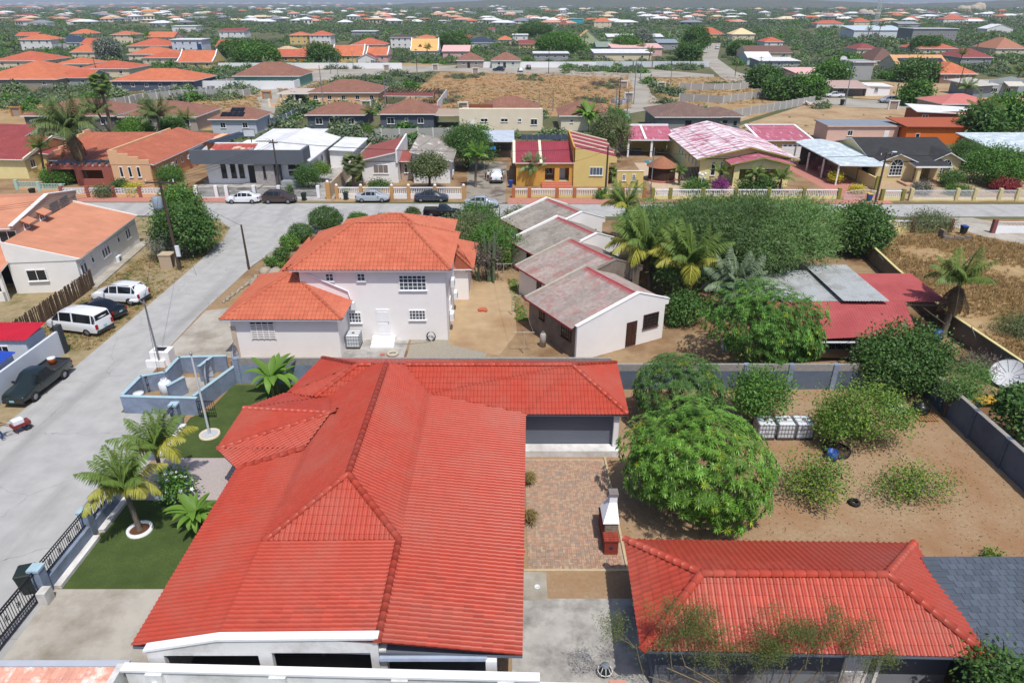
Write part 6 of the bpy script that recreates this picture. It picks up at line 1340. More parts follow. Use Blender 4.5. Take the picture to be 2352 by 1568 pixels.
def crown_mesh(name,R,clumps,per,cr,L,W,m,seed=1,style='leaf',zmin=-0.4,shell=0.72,tv=0.2,yellow=0.0,amp=0.25,droop=0.5):
 r = np.random.default_rng(seed);R = np.array(R,float)
 # boughs first, then leaf clumps over each bough
 nb = 22 if style == 'umbrella' else int(max(5,min(44,clumps/22)));bd = dirs(r,nb,zmin);bc = bd*R*(r.uniform(0.5,0.72,nb)*lobes(r,bd,amp=amp))[:,None];br = r.uniform(0.30,0.5,nb)*(0.75 + amp*0.6)
 bi = r.integers(0,nb,clumps);d0 = unit(r.normal(size=(clumps,3)) + unit(bd[bi])*0.8 + np.array([0,0,0.25]))
 C = bc[bi] + d0*R*(br[bi]*np.where(r.random(clumps) < 0.8,r.uniform(shell,1.0,clumps),r.uniform(0.3,shell,clumps)))[:,None]
 if style == 'umbrella':
  rho = np.sqrt(r.random(nb))*0.86;th = r.uniform(0,6.28,nb);bc = np.stack([rho*np.cos(th)*R[0],rho*np.sin(th)*R[1],R[2]*(0.62*(1-rho**2) + r.uniform(-0.4,0.3,nb))],1);d0 = unit(r.normal(size=(clumps,3)) + [0,0,0.7])
  C = bc[bi] + d0*np.array([R[0]*0.3,R[0]*0.3,R[2]*0.4])*r.uniform(0.55,1.05,clumps)[:,None]*r.uniform(0.7,1.3,nb)[bi][:,None]
 ev = r.random(clumps) < (0.0 if style == 'umbrella' else 0.8 if amp < 0.2 else 0.45);de = dirs(r,clumps,zmin);d0 = np.where(ev[:,None],de,d0);C = np.where(ev[:,None],de*R*(np.where(r.random(clumps) < 0.85,r.uniform(shell,1.0,clumps),r.uniform(0.4,shell,clumps))*lobes(r,de,amp=amp)*(1.0 if amp < 0.2 else 0.9))[:,None],C)
 lowz = R[2]*min(zmin,-0.1)*1.05;C[:,2] = np.maximum(C[:,2],lowz + r.uniform(0,0.15,clumps)*R[2])
 out = unit(d0 + unit(C/R)*0.6);ctint = r.normal(1.0,tv*0.45,clumps)*(1 + tv*0.7*r.normal(size=nb))[bi];cy = (r.random(clumps) < yellow*2.2*(r.random(nb) < 0.5)[bi])
 if style == 'star':
  k = per;az = np.tile(np.arange(k)*2*pi/k,clumps) + np.repeat(r.uniform(0,6,clumps),k)
  o = np.repeat(unit(out + np.array([0,0,0.5])),k,0);a = unit(np.cross(o,[0.3,0.9,0.1]));b = np.cross(o,a)
  D = unit(a*np.cos(az)[:,None] + b*np.sin(az)[:,None] + o*r.uniform(0.0,0.7,clumps*k)[:,None])
  P = np.repeat(C,k,0) + D*0.02;n = len(P)
  V,Q = bent_leaves(P,D,L*r.uniform(0.7,1.2,n),np.full(n,W),np.full((n,1),droop));vp = 6
 else:
  k = per;n = clumps*k;off = r.normal(size=(n,3))*cr*0.55;P = np.repeat(C,k,0) + off
  o = np.repeat(out,k,0);D = unit(o*0.5 + r.normal(size=(n,3))*0.8 + [0,0,-0.1]);Nn = unit(o + [0,0,0.7] + r.normal(size=(n,3))*0.5)
  V,Q = leaf_quads(P,D,Nn,L*r.uniform(0.6,1.3,n),np.full(n,W)*r.uniform(0.7,1.2,n));vp = 4
 t = np.repeat(ctint,k)*r.normal(1.0,tv*0.5,n);t = np.clip(t,0.45,1.7)
 T = np.stack([t,t,t],1);yy = np.repeat(cy,k);T[yy] *= [2.0,1.35,0.8];T[:,0] *= r.uniform(0.85,1.15,n)
 return np_mesh(name,V,Q,m,np.repeat(T,vp,0))
def trunk_mesh(h,r0,spread,n=5,seed=1,lean=(0,0),limb_z=0.35,m=None):
 rr = random.Random(seed);mb = MB();top = Vector((lean[0],lean[1],h*0.6))
 mb.tube([(0,0,-0.1),(lean[0]*0.3,lean[1]*0.3,h*0.25),top],[r0*1.3,r0,r0*0.6],8)
 for k in range(n):
  a = 2*pi*k/n + rr.uniform(-.4,.4);s = Vector((lean[0]*limb_z,lean[1]*limb_z,h*rr.uniform(limb_z,0.55)));e = Vector((lean[0]+spread*cos(a)*rr.uniform(.6,1),lean[1]+spread*sin(a)*rr.uniform(.6,1),h*rr.uniform(.65,.95)))
  mid = s.lerp(e,0.5) + Vector((0,0,h*0.08));mb.tube([s,mid,e],[r0*0.6,r0*0.38,r0*0.12],6)
 return mb.mesh('trunk',m or M_BARK)
M_BARK = mat('bark',A(110,92,76),0.95,0.2,4,0.6,12)
M_BARKG = mat('grey_bark',A(140,130,118),0.95,0.2,4,0.6,12)
LF_MANGO = leafmat('mango_leaf',A(94,130,50,0.9),0.25,0.38);LF_DARK = leafmat('dark_leaf',A(76,106,52,0.95));LF_LIME = leafmat('lime_leaf',A(102,130,54,0.9));LF_FEATH = leafmat('feathery_leaf',A(98,124,72,1.0),0.35);LF_OLIVE = leafmat('olive_leaf',A(100,110,72,0.95))
LF_MID = leafmat('mid_leaf',A(82,118,50,0.95));LF_PALM = leafmat('palm_leaf',A(98,120,56,0.9),0.25);LF_PALMD = leafmat('palm_leaf_dusty',A(96,112,66,0.9),0.2);LF_PALMY = leafmat('palm_leaf_yellow',A(150,148,62,0.95),0.3);LF_SILV = leafmat('silver_palm_leaf',A(124,142,112,0.7),0.2);LF_BAN = leafmat('banana_leaf',A(110,146,58,0.8),0.35);LF_SCRUB = leafmat('scrub_leaf',A(104,120,84,0.9),0.15);LF_SCRUB2 = leafmat('scrub_leaf_dark',A(88,104,78,0.9),0.15);LF_GREY = leafmat('dead_scrub',A(120,108,98,0.6),0.1);LF_DRY = leafmat('dry_blade',A(186,158,112,0.72),0.2);LF_PURP = leafmat('purple_bract',A(130,60,120,0.95),0.3);LF_RED = leafmat('red_leaf',A(140,60,64,0.95),0.3);LF_YEL = leafmat('yellow_leaf',A(176,168,50,0.95),0.3);LF_DEAD = leafmat('dead_frond',A(140,122,98,0.62),0.1)
_cr = {}
def tree(name,label,u,v,R,zc,m,style='leaf',dens=1.0,L=0.2,W=0.1,seed=1,yellow=0.0,group=None,zmin=-0.45,per=None,cat='tree',cr=None,trunk=True,tv=0.2,amp=0.25,shell=0.72,bark=None,w=None,lean=(0,0),tr=None):
 """tree whose crown centre shows at (u, v) and stands zc above ground"""
 p = G(u,v,zc) if w is None else Vector((w[0],w[1],zc))
 t = thing(name,label,cat,(p.x - lean[0],p.y - lean[1],0),0,group)
 A_ = (R[0]*R[1])**0.5*R[2];
 area = 4*pi*((R[0]*R[1])**0.5)**2
 cl = max(12,int(area*dens));pr = per or (10 if style == 'star' else 14)
 me = crown_mesh('crown',R,cl,pr,cr or 0.45*(R[0]**0.5),L,W,m,seed,style,zmin,shell,tv,yellow,amp)
 c = inst('crown',me,t,loc=(lean[0],lean[1],zc))
 if trunk: inst('trunk',trunk_mesh(zc + R[2]*0.3,tr or 0.05*R[0] + 0.06,R[0]*0.6,6,seed,lean,m=bark),t)
 return t

def near_trees():
 T = tree
 T('mango_tree','large round bright green mango tree in the middle of the yard',1600,1064,(4.0,3.9,3.0),3.05,LF_MANGO,'star',13.0,0.27,0.06,3,0.05,zmin=-0.75,shell=0.84,amp=0.24,per=10,tv=0.34)
 T('mango_tree','darker mango tree behind the large bright one',1560,895,(3.0,2.6,2.2),2.5,LF_DARK,'star',11.0,0.28,0.06,4,0.03,zmin=-0.7,shell=0.85,amp=0.16)
 T('young_tree','small feathery tree against the rear garden wall',1745,905,(1.9,1.6,1.4),2.1,LF_MID,'leaf',14,0.22,0.1,5,0.02,per=12,amp=0.5,zmin=-0.5)
 T('lime_tree','spreading yellow-green lime tree beside the rear wall',1992,945,(2.7,2.1,1.5),2.1,LF_LIME,'leaf',11,0.17,0.1,6,0.03,per=11,amp=0.4,zmin=-0.6)
 T('citrus_tree','small yellowish citrus tree growing in a black tub',1912,968,(1.0,0.9,0.9),1.8,LF_LIME,'leaf',13,0.17,0.09,7,0.15,per=12,zmin=-0.7)
 T('sparse_bush','sparse leafy bush in the yard left of the low one',1872,1100,(1.75,1.5,1.1),1.15,LF_LIME,'leaf',9,0.17,0.09,8,0.06,per=9,amp=0.5,zmin=-0.5,cat='bush')
 T('low_bush','low sprawling bush on the bare yard at right',2104,1112,(2.3,1.2,0.75),0.8,LF_LIME,'leaf',8,0.17,0.08,9,0.05,per=8,amp=0.6,cat='bush',bark=M_BARKG)
 T('tiny_plant','tiny green weed behind the slate roof',2277,1275,(0.35,0.3,0.25),0.25,LF_LIME,'leaf',40,0.16,0.08,10,per=8,cat='plant',trunk=False)
 T('mango_tree','mango tree left of the red carport roof',1768,752,(4.1,3.7,3.1),3.2,LF_MID,'star',9.0,0.32,0.075,11,0.04,zmin=-0.7,shell=0.82,amp=0.24,tv=0.3)
 T('broad_tree','dense broad-leaved tree before the red carport',2078,826,(3.0,2.4,1.9),2.2,LF_DARK,'leaf',12,0.24,0.14,12,0.02,per=12,zmin=-0.6,shell=0.82,amp=0.2)
 T('kwihi_tree','huge spreading feathery kwihi tree behind the coconut palms',1690,566,(10.4,8.6,3.4),3.0,LF_FEATH,'umbrella',3.6,0.42,0.075,13,0.0,per=50,cr=0.8,zmin=-0.6,tv=0.34)
 T('round_tree','round dark green tree at the street side of the kwihi',1972,528,(3.1,2.8,2.5),2.6,LF_DARK,'leaf',9,0.34,0.18,14,0.02,per=12,zmin=-0.6,shell=0.84,amp=0.14)
 T('garden_tree','dark bushy tree under the transformer pole',424,528,(3.1,3.1,2.5),2.6,LF_DARK,'leaf',8,0.32,0.18,15,0.02,per=13,zmin=-0.6,shell=0.82,amp=0.2)
 T('garden_tree','looser green tree behind the transformer pole',410,474,(2.5,2.6,2.0),3.8,LF_MID,'leaf',8,0.3,0.14,16,0.04,per=13,zmin=-0.5)
 T('grey_shrub','silvery dry shrub beside the transformer pole',395,560,(2.6,2.0,1.5),1.5,leafmat('silver_shrub',A(140,142,128,0.6),0.2),'leaf',9,0.2,0.08,17,per=12,cat='shrub')
 for i,(u,v,rx,rz,lb) in enumerate(((748,503,1.9,1.25,'largest clipped round shrub on the road bend'),(690,533,1.3,0.9,'clipped shrub left of the largest one'),(664,556,0.95,0.7,'bright green clipped shrub on the road bend'),(822,500,1.1,0.5,'flat clipped hedge block before the street'),(882,499,0.7,0.4,'small lime green shrub behind the orange roof'),(646,583,0.75,0.6,'dark low shrub among the roadside boulders'),(622,600,0.6,0.4,'small tufted plant among the roadside boulders'),(652,612,0.5,0.45,'yellowish shrub among the roadside boulders'))):
  T('clipped_shrub',lb,u,v,(rx,rx*0.9,rz),rz+0.25,[LF_DARK,LF_DARK,LF_MANGO,LF_MID,LF_LIME,LF_DARK,LF_MID,LF_LIME][i],'leaf',22,0.16,0.1,20+i,per=10,cr=0.22,zmin=-0.8,shell=0.9,amp=0.1,cat='shrub',group='shrubs on the road bend')
 T('yucca','spiky yucca behind the orange roof by the black pickup',946,492,(0.9,0.8,0.8),1.0,LF_OLIVE,'star',12,0.7,0.07,30,cat='plant')
 # thicket round the cactus
 for i,(u,v,R,zc,m,lb) in enumerate(((1066,540,(2.6,2.6,2.2),2.2,LF_OLIVE,'olive thicket left of the cactus'),(1140,560,(2.6,2.4,2.3),2.3,LF_MID,'green thicket right of the cactus'),(1100,500,(2.2,2.0,1.8),1.9,LF_MID,'green bush behind the cactus'),(1160,598,(0.7,0.7,0.8),0.9,LF_LIME,'small green sapling beside the cottages'),(1120,600,(1.3,1.2,1.8),1.9,LF_GREY,'dry brown shrub among the cactus stems'),(1185,495,(1.6,1.0,0.9),1.0,LF_OLIVE,'loose dry bush beside the far cottage'))):
  T('thicket_bush',lb,u,v,R,zc,m,'leaf',9,0.24,0.1,40+i,per=11,cat='bush',group='thicket beside the cottages')
 T('garden_bush','dark bush beside the nearest cottage',1575,708,(1.7,1.5,1.3),1.3,LF_DARK,'leaf',10,0.24,0.14,50,per=11,cat='bush')
 T('garden_bush','small bush left of the silver date palm',1556,735,(0.7,0.6,0.5),0.5,LF_DARK,'leaf',20,0.2,0.12,51,per=10,cat='bush')
 T('acacia_sapling','pale feathery acacia behind the right garden wall',2228,888,(1.2,1.1,1.6),2.0,leafmat('pale_feather',A(112,146,80,0.9),0.4),'leaf',14,0.2,0.05,52,per=16,amp=0.5)
 T('acacia_sapling','darker feathery acacia leaning on the right wall',2185,900,(1.0,0.8,1.0),1.8,LF_FEATH,'leaf',14,0.22,0.06,53,per=14,amp=0.4)
 T('edge_tree','dark leafy tree at the right edge beyond the wall',2352,952,(1.6,1.6,1.4),2.0,LF_DARK,'leaf',10,0.28,0.17,54,per=12)
 T('corner_tree','dark leafy treetop in the bottom right corner',2308,1556,(1.2,1.0,0.7),2.5,LF_DARK,'leaf',16,0.2,0.1,55,per=12)
 T('dry_shrub','grey-green dry shrub by the maroon post fence',2130,512,(3.0,1.6,1.0),1.0,LF_OLIVE,'leaf',9,0.25,0.07,56,per=12,cat='shrub');T('dry_shrub','greenish dry shrub in the dry grass lot',2340,750,(2.2,1.6,0.7),0.6,LF_OLIVE,'leaf',8,0.2,0.06,57,per=12,cat='shrub')
 T('dead_brush','tangle of dead brush against the yellow capped wall',2252,840,(1.4,1.2,0.6),0.5,LF_GREY,'leaf',12,0.3,0.04,58,per=12,cat='brush');
 T('flowering_shrub','shrub covered in white flowers beside the coconut palms',402,1118,(0.95,0.8,0.75),1.1,LF_MID,'leaf',22,0.16,0.1,59,per=9,cat='shrub')
 f = np.random.default_rng(3);d = dirs(f,46,-0.1);p = G(402,1118,1.1);mb = MB()
 o = thing('white_blossoms','white blossoms over the shrub beside the coconut palms','flowers',(p.x,p.y,1.1))
 fl = MB()
 for k in range(5): t = 2*pi*k/5;fl.add([(0,0,0),(0.05*cos(t-.5),0.05*sin(t-.5),0.015),(0.085*cos(t),0.085*sin(t),0.02),(0.05*cos(t+.5),0.05*sin(t+.5),0.015)],[(0,1,2,3)])
 fm = fl.mesh('blossom',mat('petal_white',(0.8,0.8,0.78),0.6))
 for q in d: b = inst('blossom',fm,o);b.location = Vector(q*np.array([0.98,0.82,0.8]));b.rotation_euler = (f.uniform(-.5,.5)-q[1],f.uniform(-.5,.5)+q[0]*0.8,f.uniform(0,6));b.scale = (1.3,)*3
 # thin branches of an acacia in front of the outbuilding
 t = thing('foreground_acacia','thin feathery acacia branches rising in front of the red outbuilding','tree',(9.6,16.95,0));br = MB();r3 = random.Random(8);tips = []
 def grow(p,d,L,r,k):
  q = p + d*L;br.tube([p,p.lerp(q,.5)+Vector((r3.uniform(-.03,.03),0,.02)),q],[r,r*0.8,r*0.6],5);tips.append((p,q))
  if k:
   for _ in range(3): nd = (d + Vector((r3.uniform(-1.1,1.1),r3.uniform(-.4,.3),r3.uniform(-.3,.4)))).normalized();grow(p.lerp(q,r3.uniform(.5,1)),nd,L*0.68,r*0.6,k-1)
 for k in range(13): grow(Vector((-4.6+k*0.62+r3.uniform(-.3,.3),r3.uniform(-.15,.1),1.9+0.6*sin(k*.9))),Vector((r3.uniform(-.35,.35),0.12,1)).normalized(),1.15+r3.uniform(0,.45),0.017,3)
 for k in range(13): br.tube([(0,0,0),(-4.6+k*0.62,0,1.95+0.6*sin(k*.9))],[.04,.018],5)
 br.build('branch',mat('twig',A(150,132,100),0.9),t)
 rr = np.random.default_rng(5);n = 24000;ip = rr.integers(0,len(tips),n);a = np.array([list(x[0]) for x in tips])[ip];b = np.array([list(x[1]) for x in tips])[ip];P = a + (b-a)*rr.random((n,1)) + rr.normal(size=(n,3))*0.15
 keep = P[:,2] > 1.6;P = P[keep];n = len(P);V,Q = leaf_quads(P,unit(rr.normal(size=(n,3))+[0,0,-.2]),unit(rr.normal(size=(n,3))+[0,0,1]),np.full(n,0.075),np.full(n,0.024));tt = rr.normal(1,.15,(n,1))*np.ones((n,3));inst('crown',np_mesh('crown',V,Q,leafmat('acacia_leaf',A(112,128,70,0.7),0.4),np.repeat(tt,4,0)),t)
near_trees()

# ---------------------------------------------------------------- palms
def frond_mesh(name,L,droop,m,nl=58,ll=0.6,seed=1,v=0.5,hang=0.6):
 """feather frond along +x from the origin, curving down; leaflets both sides"""
 r = np.random.default_rng(seed);t = np.linspace(0,1,9);a0 = 0.8 - 0.1*droop
 ang = a0 - droop*1.5*t**1.3;dx = np.cos(ang)*L/8;dz = np.sin(ang)*L/8;X = np.concatenate([[0],np.cumsum(dx[:-1])]);Z = np.concatenate([[0],np.cumsum(dz[:-1])])
 mb_V = [];mb_Q = []
 for i in range(9):
  w = 0.035*(1-t[i]*0.8)*L/2;mb_V += [(X[i],-w,Z[i]),(X[i],w,Z[i])]
 mb_Q = [[2*i,2*i+2,2*i+3,2*i+1] for i in range(8)]
 V = np.array(mb_V);Q = np.array(mb_Q)
 s = np.linspace(0.1,1.0,nl);px = np.interp(s,t,X);pz = np.interp(s,t,Z);aa = np.interp(s,t,ang)
 Vs,Qs,T = [V],[Q],[np.tile([1.3,1.25,0.9],(len(V),1))];o = len(V)
 for sd in (-1,1):
  P = np.stack([px,np.zeros(nl),pz],1);fw = np.stack([np.cos(aa),np.zeros(nl),np.sin(aa)],1)
  D = unit(fw*0.75 + np.array([0,sd*1.0,0]) + np.array([0,0,-hang]) + r.normal(size=(nl,3))*0.1);ln = ll*L/2*np.sin(pi*(0.12+0.85*s))**0.7*r.uniform(.85,1.1,nl)
  v_,q_ = bent_leaves(P,D,ln,np.full(nl,0.03*L/2+0.012),np.full((nl,1),0.7));Vs.append(v_);Qs.append(q_+o);o += len(v_);T.append(np.repeat(r.normal(1,.12,(nl,1))*np.ones((nl,3)),6,0))
 return np_mesh(name,np.concatenate(Vs),np.concatenate(Qs),m,np.concatenate(T))
_fr = {}
def frond(L,d,m,seed=0):
 k = (round(L,1),round(d,1),m.name,seed % 3)
 if k not in _fr: _fr[k] = frond_mesh('frond',k[0],k[1],m,seed=seed)
 return _fr[k]
def trunk_tube(base,top,r,bend=0.3,rings=14,m=None):
 mb = MB();b = Vector(base);t = Vector(top);P = [];R = []
 for i in range(rings+1): s = i/rings;p = b.lerp(t,s);k = sin(pi*s)*bend;P.append((p.x + k*0.5*(-1 if t.x > b.x else 1)*0 + (t.x-b.x)*(s*s-s)*0.5,p.y + (t.y-b.y)*(s*s-s)*0.5,p.z));R.append(r*(1.35-0.5*s)*(1.05 if i % 2 else 0.95))
 R[0] *= 1.4;mb.tube(P,R,8);return mb.mesh('trunk',m or mat('palm_trunk',A(132,120,106),0.95,0.2,6,0.5,14))
def palm(label,base,top,L=2.0,n=18,m=None,m2=None,seed=1,name='coconut_palm',group=None,dead=0,r=0.13,wind=0.0,low=1.3,old=0.3):
 """base and top in world metres; fronds are single parts"""
 b = Vector(base);t = Vector(top) - b;e = thing(name,label,'palm',b,0,group);rr = random.Random(seed)
 inst('trunk',trunk_tube((0,0,-0.1),t,r),e)
 m = m or LF_PALM
 for k in range(n):
  f = (k+0.5)/n;d = 0.15 + low*f**1.3;az = k*2.4 + rr.uniform(-.3,.3)
  mm = (m2 if (m2 and f > 1-old) else m);o = inst('frond',frond(L*rr.uniform(.85,1.05),d,mm,k),e);o.location = t
  tilt = (1-f)*0.65;ax = az if not wind else az + wind*sin(az)
  o.rotation_euler = (0,-tilt,ax)
 for k in range(dead):
  o = inst('dead_frond',frond(L*0.75,0.5,LF_DEAD,k),e);o.location = t - Vector((0,0,0.15));o.rotation_euler = (0,1.75+0.25*sin(k*2.1),k*2*pi/dead)
 return e
def fan_leaf(L,m,droop=0.3,seed=0):
 r = np.random.default_rng(seed);n = 18;az = np.linspace(-1.9,1.9,n);P = np.tile([L*0.55,0,0.0],(n,1));D = unit(np.stack([np.cos(az),np.sin(az),-droop*np.ones(n)],1));V,Q = bent_leaves(P,D,np.full(n,L*0.55),np.full(n,0.1*L),np.full((n,1),0.6));
 st = np.array([(0,-.03,0),(0,.03,0),(L*.55,.02,0),(L*.55,-.02,0)]);return np_mesh('frond',np.concatenate([st,V]),np.concatenate([[[0,1,2,3]],Q+4]),m,np.ones((len(V)+4,3))*r.normal(1,.1))
def fan_palm(label,base,top,L=1.5,n=26,m=None,dead=0,r=0.2,group=None):
 b = Vector(base);t = Vector(top)-b;e = thing('fan_palm',label,'palm',b,0,group);inst('trunk',trunk_tube((0,0,-.1),t,r),e);ms = [fan_leaf(L,m or LF_PALM,.25,k) for k in range(3)];md = fan_leaf(L,LF_DEAD,.9,7)
 for k in range(n+dead):
  f = k/n;o = inst('frond' if k < n else 'dead_frond',ms[k%3] if k < n else md,e);o.location = t;o.rotation_euler = (0,-1.15 + 1.9*min(f,1) + (0.5 if k >= n else 0),k*2.4)
 return e
def bat(u,v,z=0.0): return tuple(G(u,v,z))
def top_at(b,u,v,dy=0.0):
 """a treetop seen at (u, v), dy behind its foot"""
 Y = b[1] + dy;z = zat(v,Y);g = G(u,v,z);return (g.x,g.y,z)
def palms():
 Y2 = LF_PALMY
 for lb,bu,bv,tu,tv,L,n,sd in (('coconut palm with yellow lower fronds nearest the railing',322,1218,283,1118,2.5,22,1),('coconut palm on the lawn behind the nearest one',380,1132,358,1030,2.4,20,2)):
  b = bat(bu,bv);palm(lb,b,top_at(b,tu,tv),L,n,LF_PALM,Y2,sd,'coconut_palm','coconut palms on the lawn',low=1.25,old=0.36,r=0.11)
  rg = House('planting_ring',f'round white-edged planting ring under the {"nearest" if sd == 1 else "second"} lawn palm',b[0],b[1],cat='planter');mb = MB();mb.lathe([(0.62,0),(0.62,0.16),(0.48,0.16),(0.48,0.02)],20);rg.part(mb,'rim',M_WTRIM);mb = MB();mb.lathe([(0.48,0.06),(0.0,0.09)],20);rg.part(mb,'soil',P_('planter_soil',(110,70,48)))
 L_ = [ # label, base u,v, top u,v, L, n, seed, dead, group
     ('tall leaning coconut palm before the stepped parapet house',205,424,160,303,5.4,32,3,9,LF_PALMD),('coconut palm behind the stepped house, left of the clipped hedge tree',258,318,226,262,4.4,22,4,0,LF_PALMD),('swaying coconut palm behind the terracotta roof',372,330,362,272,4.6,24,5,0,LF_PALMD),('small coconut palm left of the black solar panel house',440,312,428,276,2.6,16,6,0,LF_PALM),
     ('coconut palm standing up before the street beyond the cottages',1437,560,1440,478,3.6,20,7,3,LF_PALM),('left of two coconut palms behind the cottages',1490,678,1484,575,4.2,24,8,5,LF_PALM),('right of two coconut palms behind the cottages',1600,700,1588,610,4.2,24,9,4,LF_PALM),('coconut palm with shaggy dead fronds beside the yellow capped wall',2165,770,2205,650,3.3,15,10,16,LF_PALM),
     ('royal palm beside the wet driveway',1092,430,1095,358,2.4,14,11,0,LF_MANGO),('slim palm beside the poolside wall',1408,378,1428,305,2.2,14,12,3,LF_OLIVE),('coconut palm before the coral roofed house',2240,318,2258,262,4.2,18,13,3,LF_PALM),('palm bending over the road at right',2205,240,2220,205,3.6,14,14,0,LF_PALM),
     ('palm at right of the stepped house front',262,420,256,388,1.8,14,15,0,LF_PALM),('small palm at the left yellow house',108,420,92,340,2.4,16,16,0,LF_PALM),('garden palm left of the pink roofed porch',1650,425,1655,398,1.9,12,17,0,LF_PALM),('garden palm right of the pink roofed porch',1790,440,1795,412,2.1,14,18,0,LF_PALM),('garden palm before the pink roofed porch',1735,440,1738,405,1.9,14,19,0,LF_PALM),('small palm at the gazebo',1560,425,1560,398,1.6,12,20,0,LF_PALM),('palm at the corner of the slate grey house',845,300,850,262,2.6,14,21,0,LF_PALM)]
 for lb,bu,bv,tu,tv,L,n,sd,dd,m in L_:
  b = bat(bu,bv);palm(lb,b,top_at(b,tu,tv),L,n,m,Y2 if sd in (7,8,9) else None,sd,'palm' if sd > 10 else 'coconut_palm',None,dd,0.15 if L < 3 else 0.2,0.55 if sd < 11 else 0.0,low=1.25)
 b = bat(1222,424);palm('stocky date palm before the ochre house',b,top_at(b,1224,390),2.8,30,leafmat('date_leaf',A(104,128,84,0.95),.2),None,31,'date_palm',None,0,0.45,low=1.4)
 b = bat(1690,730);palm('silvery date palm left of the mango tree',b,top_at(b,1692,668),3.6,34,LF_SILV,None,32,'date_palm',None,0,0.35,low=1.5)
 b = bat(812,430);fan_palm('bushy fan palm left of the red shed roof',b,top_at(b,812,376),1.9,34,LF_OLIVE,12)
 b = bat(1402,420);fan_palm('fan palm before the ochre house wall',b,top_at(b,1402,396),1.3,22)
 b = bat(262,318);fan_palm('tall skirted fan palm behind the left houses',b,top_at(b,228,190),2.2,30,None,26,0.28)
 far = [(505,62,52),(488,64,56),(308,98,88),(340,96,84),(1045,64,52),(1180,90,78),(1340,108,88),(1560,118,104),(1470,122,110),(1988,96,70),(2012,98,62),(2240,118,90),(2268,108,80),(2300,112,96),(2150,104,90),(145,112,104),(690,86,76),(720,118,108),(1845,96,84),(2030,118,106),(2200,150,126),(2330,190,170),(1490,136,122),(36,118,106),(980,128,118)]
 cnt = {}
 for i,(u,v,vt) in enumerate(sorted(far,key=lambda t: -t[1])):
  b = bat(u,v+6);z = zat(vt,b[1])
  k = near_mark(u);c = cnt[k] = cnt.get(k,-1) + 1
  palm(f'{ORD[c]} distant palm in line with the {k}',b,(b[0]+0.5,b[1],max(4.0,z)),3.4,12,LF_PALM,None,50+i,'palm','palms dotted over the far town',0,0.22,low=1.3)
palms()

def banana(label,p,n=10,L=1.7,seed=1,group=None):
 e = thing('banana_plant',label,'plant',p,0,group);rr = random.Random(seed)
 ms = []
 for k in range(3):
  V = [];Q = [];nn = 9;dr = 0.5 + 0.5*k
  for i in range(nn):
   t = i/(nn-1);a = 1.15 - dr*1.6*t;w = 0.12*L*(sin(pi*min(1,0.06+t*0.95))**0.6) if t > 0.15 else 0.03
   if i == 0: x = z = 0.0
   else: x += cos(a)*L/(nn-1);z += sin(a)*L/(nn-1)
   V += [(x,-w,z + w*0.35),(x,0,z),(x,w,z + w*0.35)]
  for i in range(nn-1):
   for j in (0,1): Q.append([3*i+j,3*i+j+1,3*i+4+j,3*i+3+j])
  ms.append(np_mesh('leaf',np.array(V),np.array(Q),LF_BAN,np.ones((len(V),3))*(0.9+0.12*k)))
 for s in range(max(1,n//6)):
  o = Vector((rr.uniform(-.5,.5),rr.uniform(-.4,.4),0)) if s else Vector((0,0,0));h = L*rr.uniform(.45,.7);mb = MB();mb.cyl(o,o+Vector((0,0,h)),0.1,0.06,7);mb.build('stem',P_('banana_stem',(150,150,90)),e)
  for k in range(11): q = inst('leaf',ms[k%3],e);q.location = o+Vector((0,0,h*0.95));q.rotation_euler = (0,rr.uniform(-.2,.1),k*2.4+rr.uniform(-.3,.3));q.scale = (rr.uniform(.75,1.1),)*3
def cactus(label,p,cols,group='columnar cacti beside the cottages',seed=1):
 e = thing('columnar_cactus',label,'cactus',p,0,group);rr = random.Random(seed);mt = mat('cactus_skin',A(112,130,100),0.8,0.15,3)
 for k in range(cols):
  h = rr.uniform(2.4,5.2);x,y = rr.uniform(-.9,.9),rr.uniform(-.7,.7);lx,ly = x*0.5+rr.uniform(-.3,.3),rr.uniform(-.2,.2);n = 16;mb = MB();P = [];L = 7
  for i in range(L):
   t = i/(L-1);r = 0.12*(1 if i < L-1 else 0.35)*(0.8+0.3*sin(2.5*t+k));c = Vector((x+lx*t*t,y+ly*t,h*t))
   for j in range(n): a = 2*pi*j/n;q = r*(1.0 if j % 2 else 0.72);P.append(c+Vector((q*cos(a),q*sin(a),0)))
  mb.add(P,[(i*n+j,i*n+(j+1)%n,(i+1)*n+(j+1)%n,(i+1)*n+j) for i in range(L-1) for j in range(n)]);mb.build('stem',mt,e)
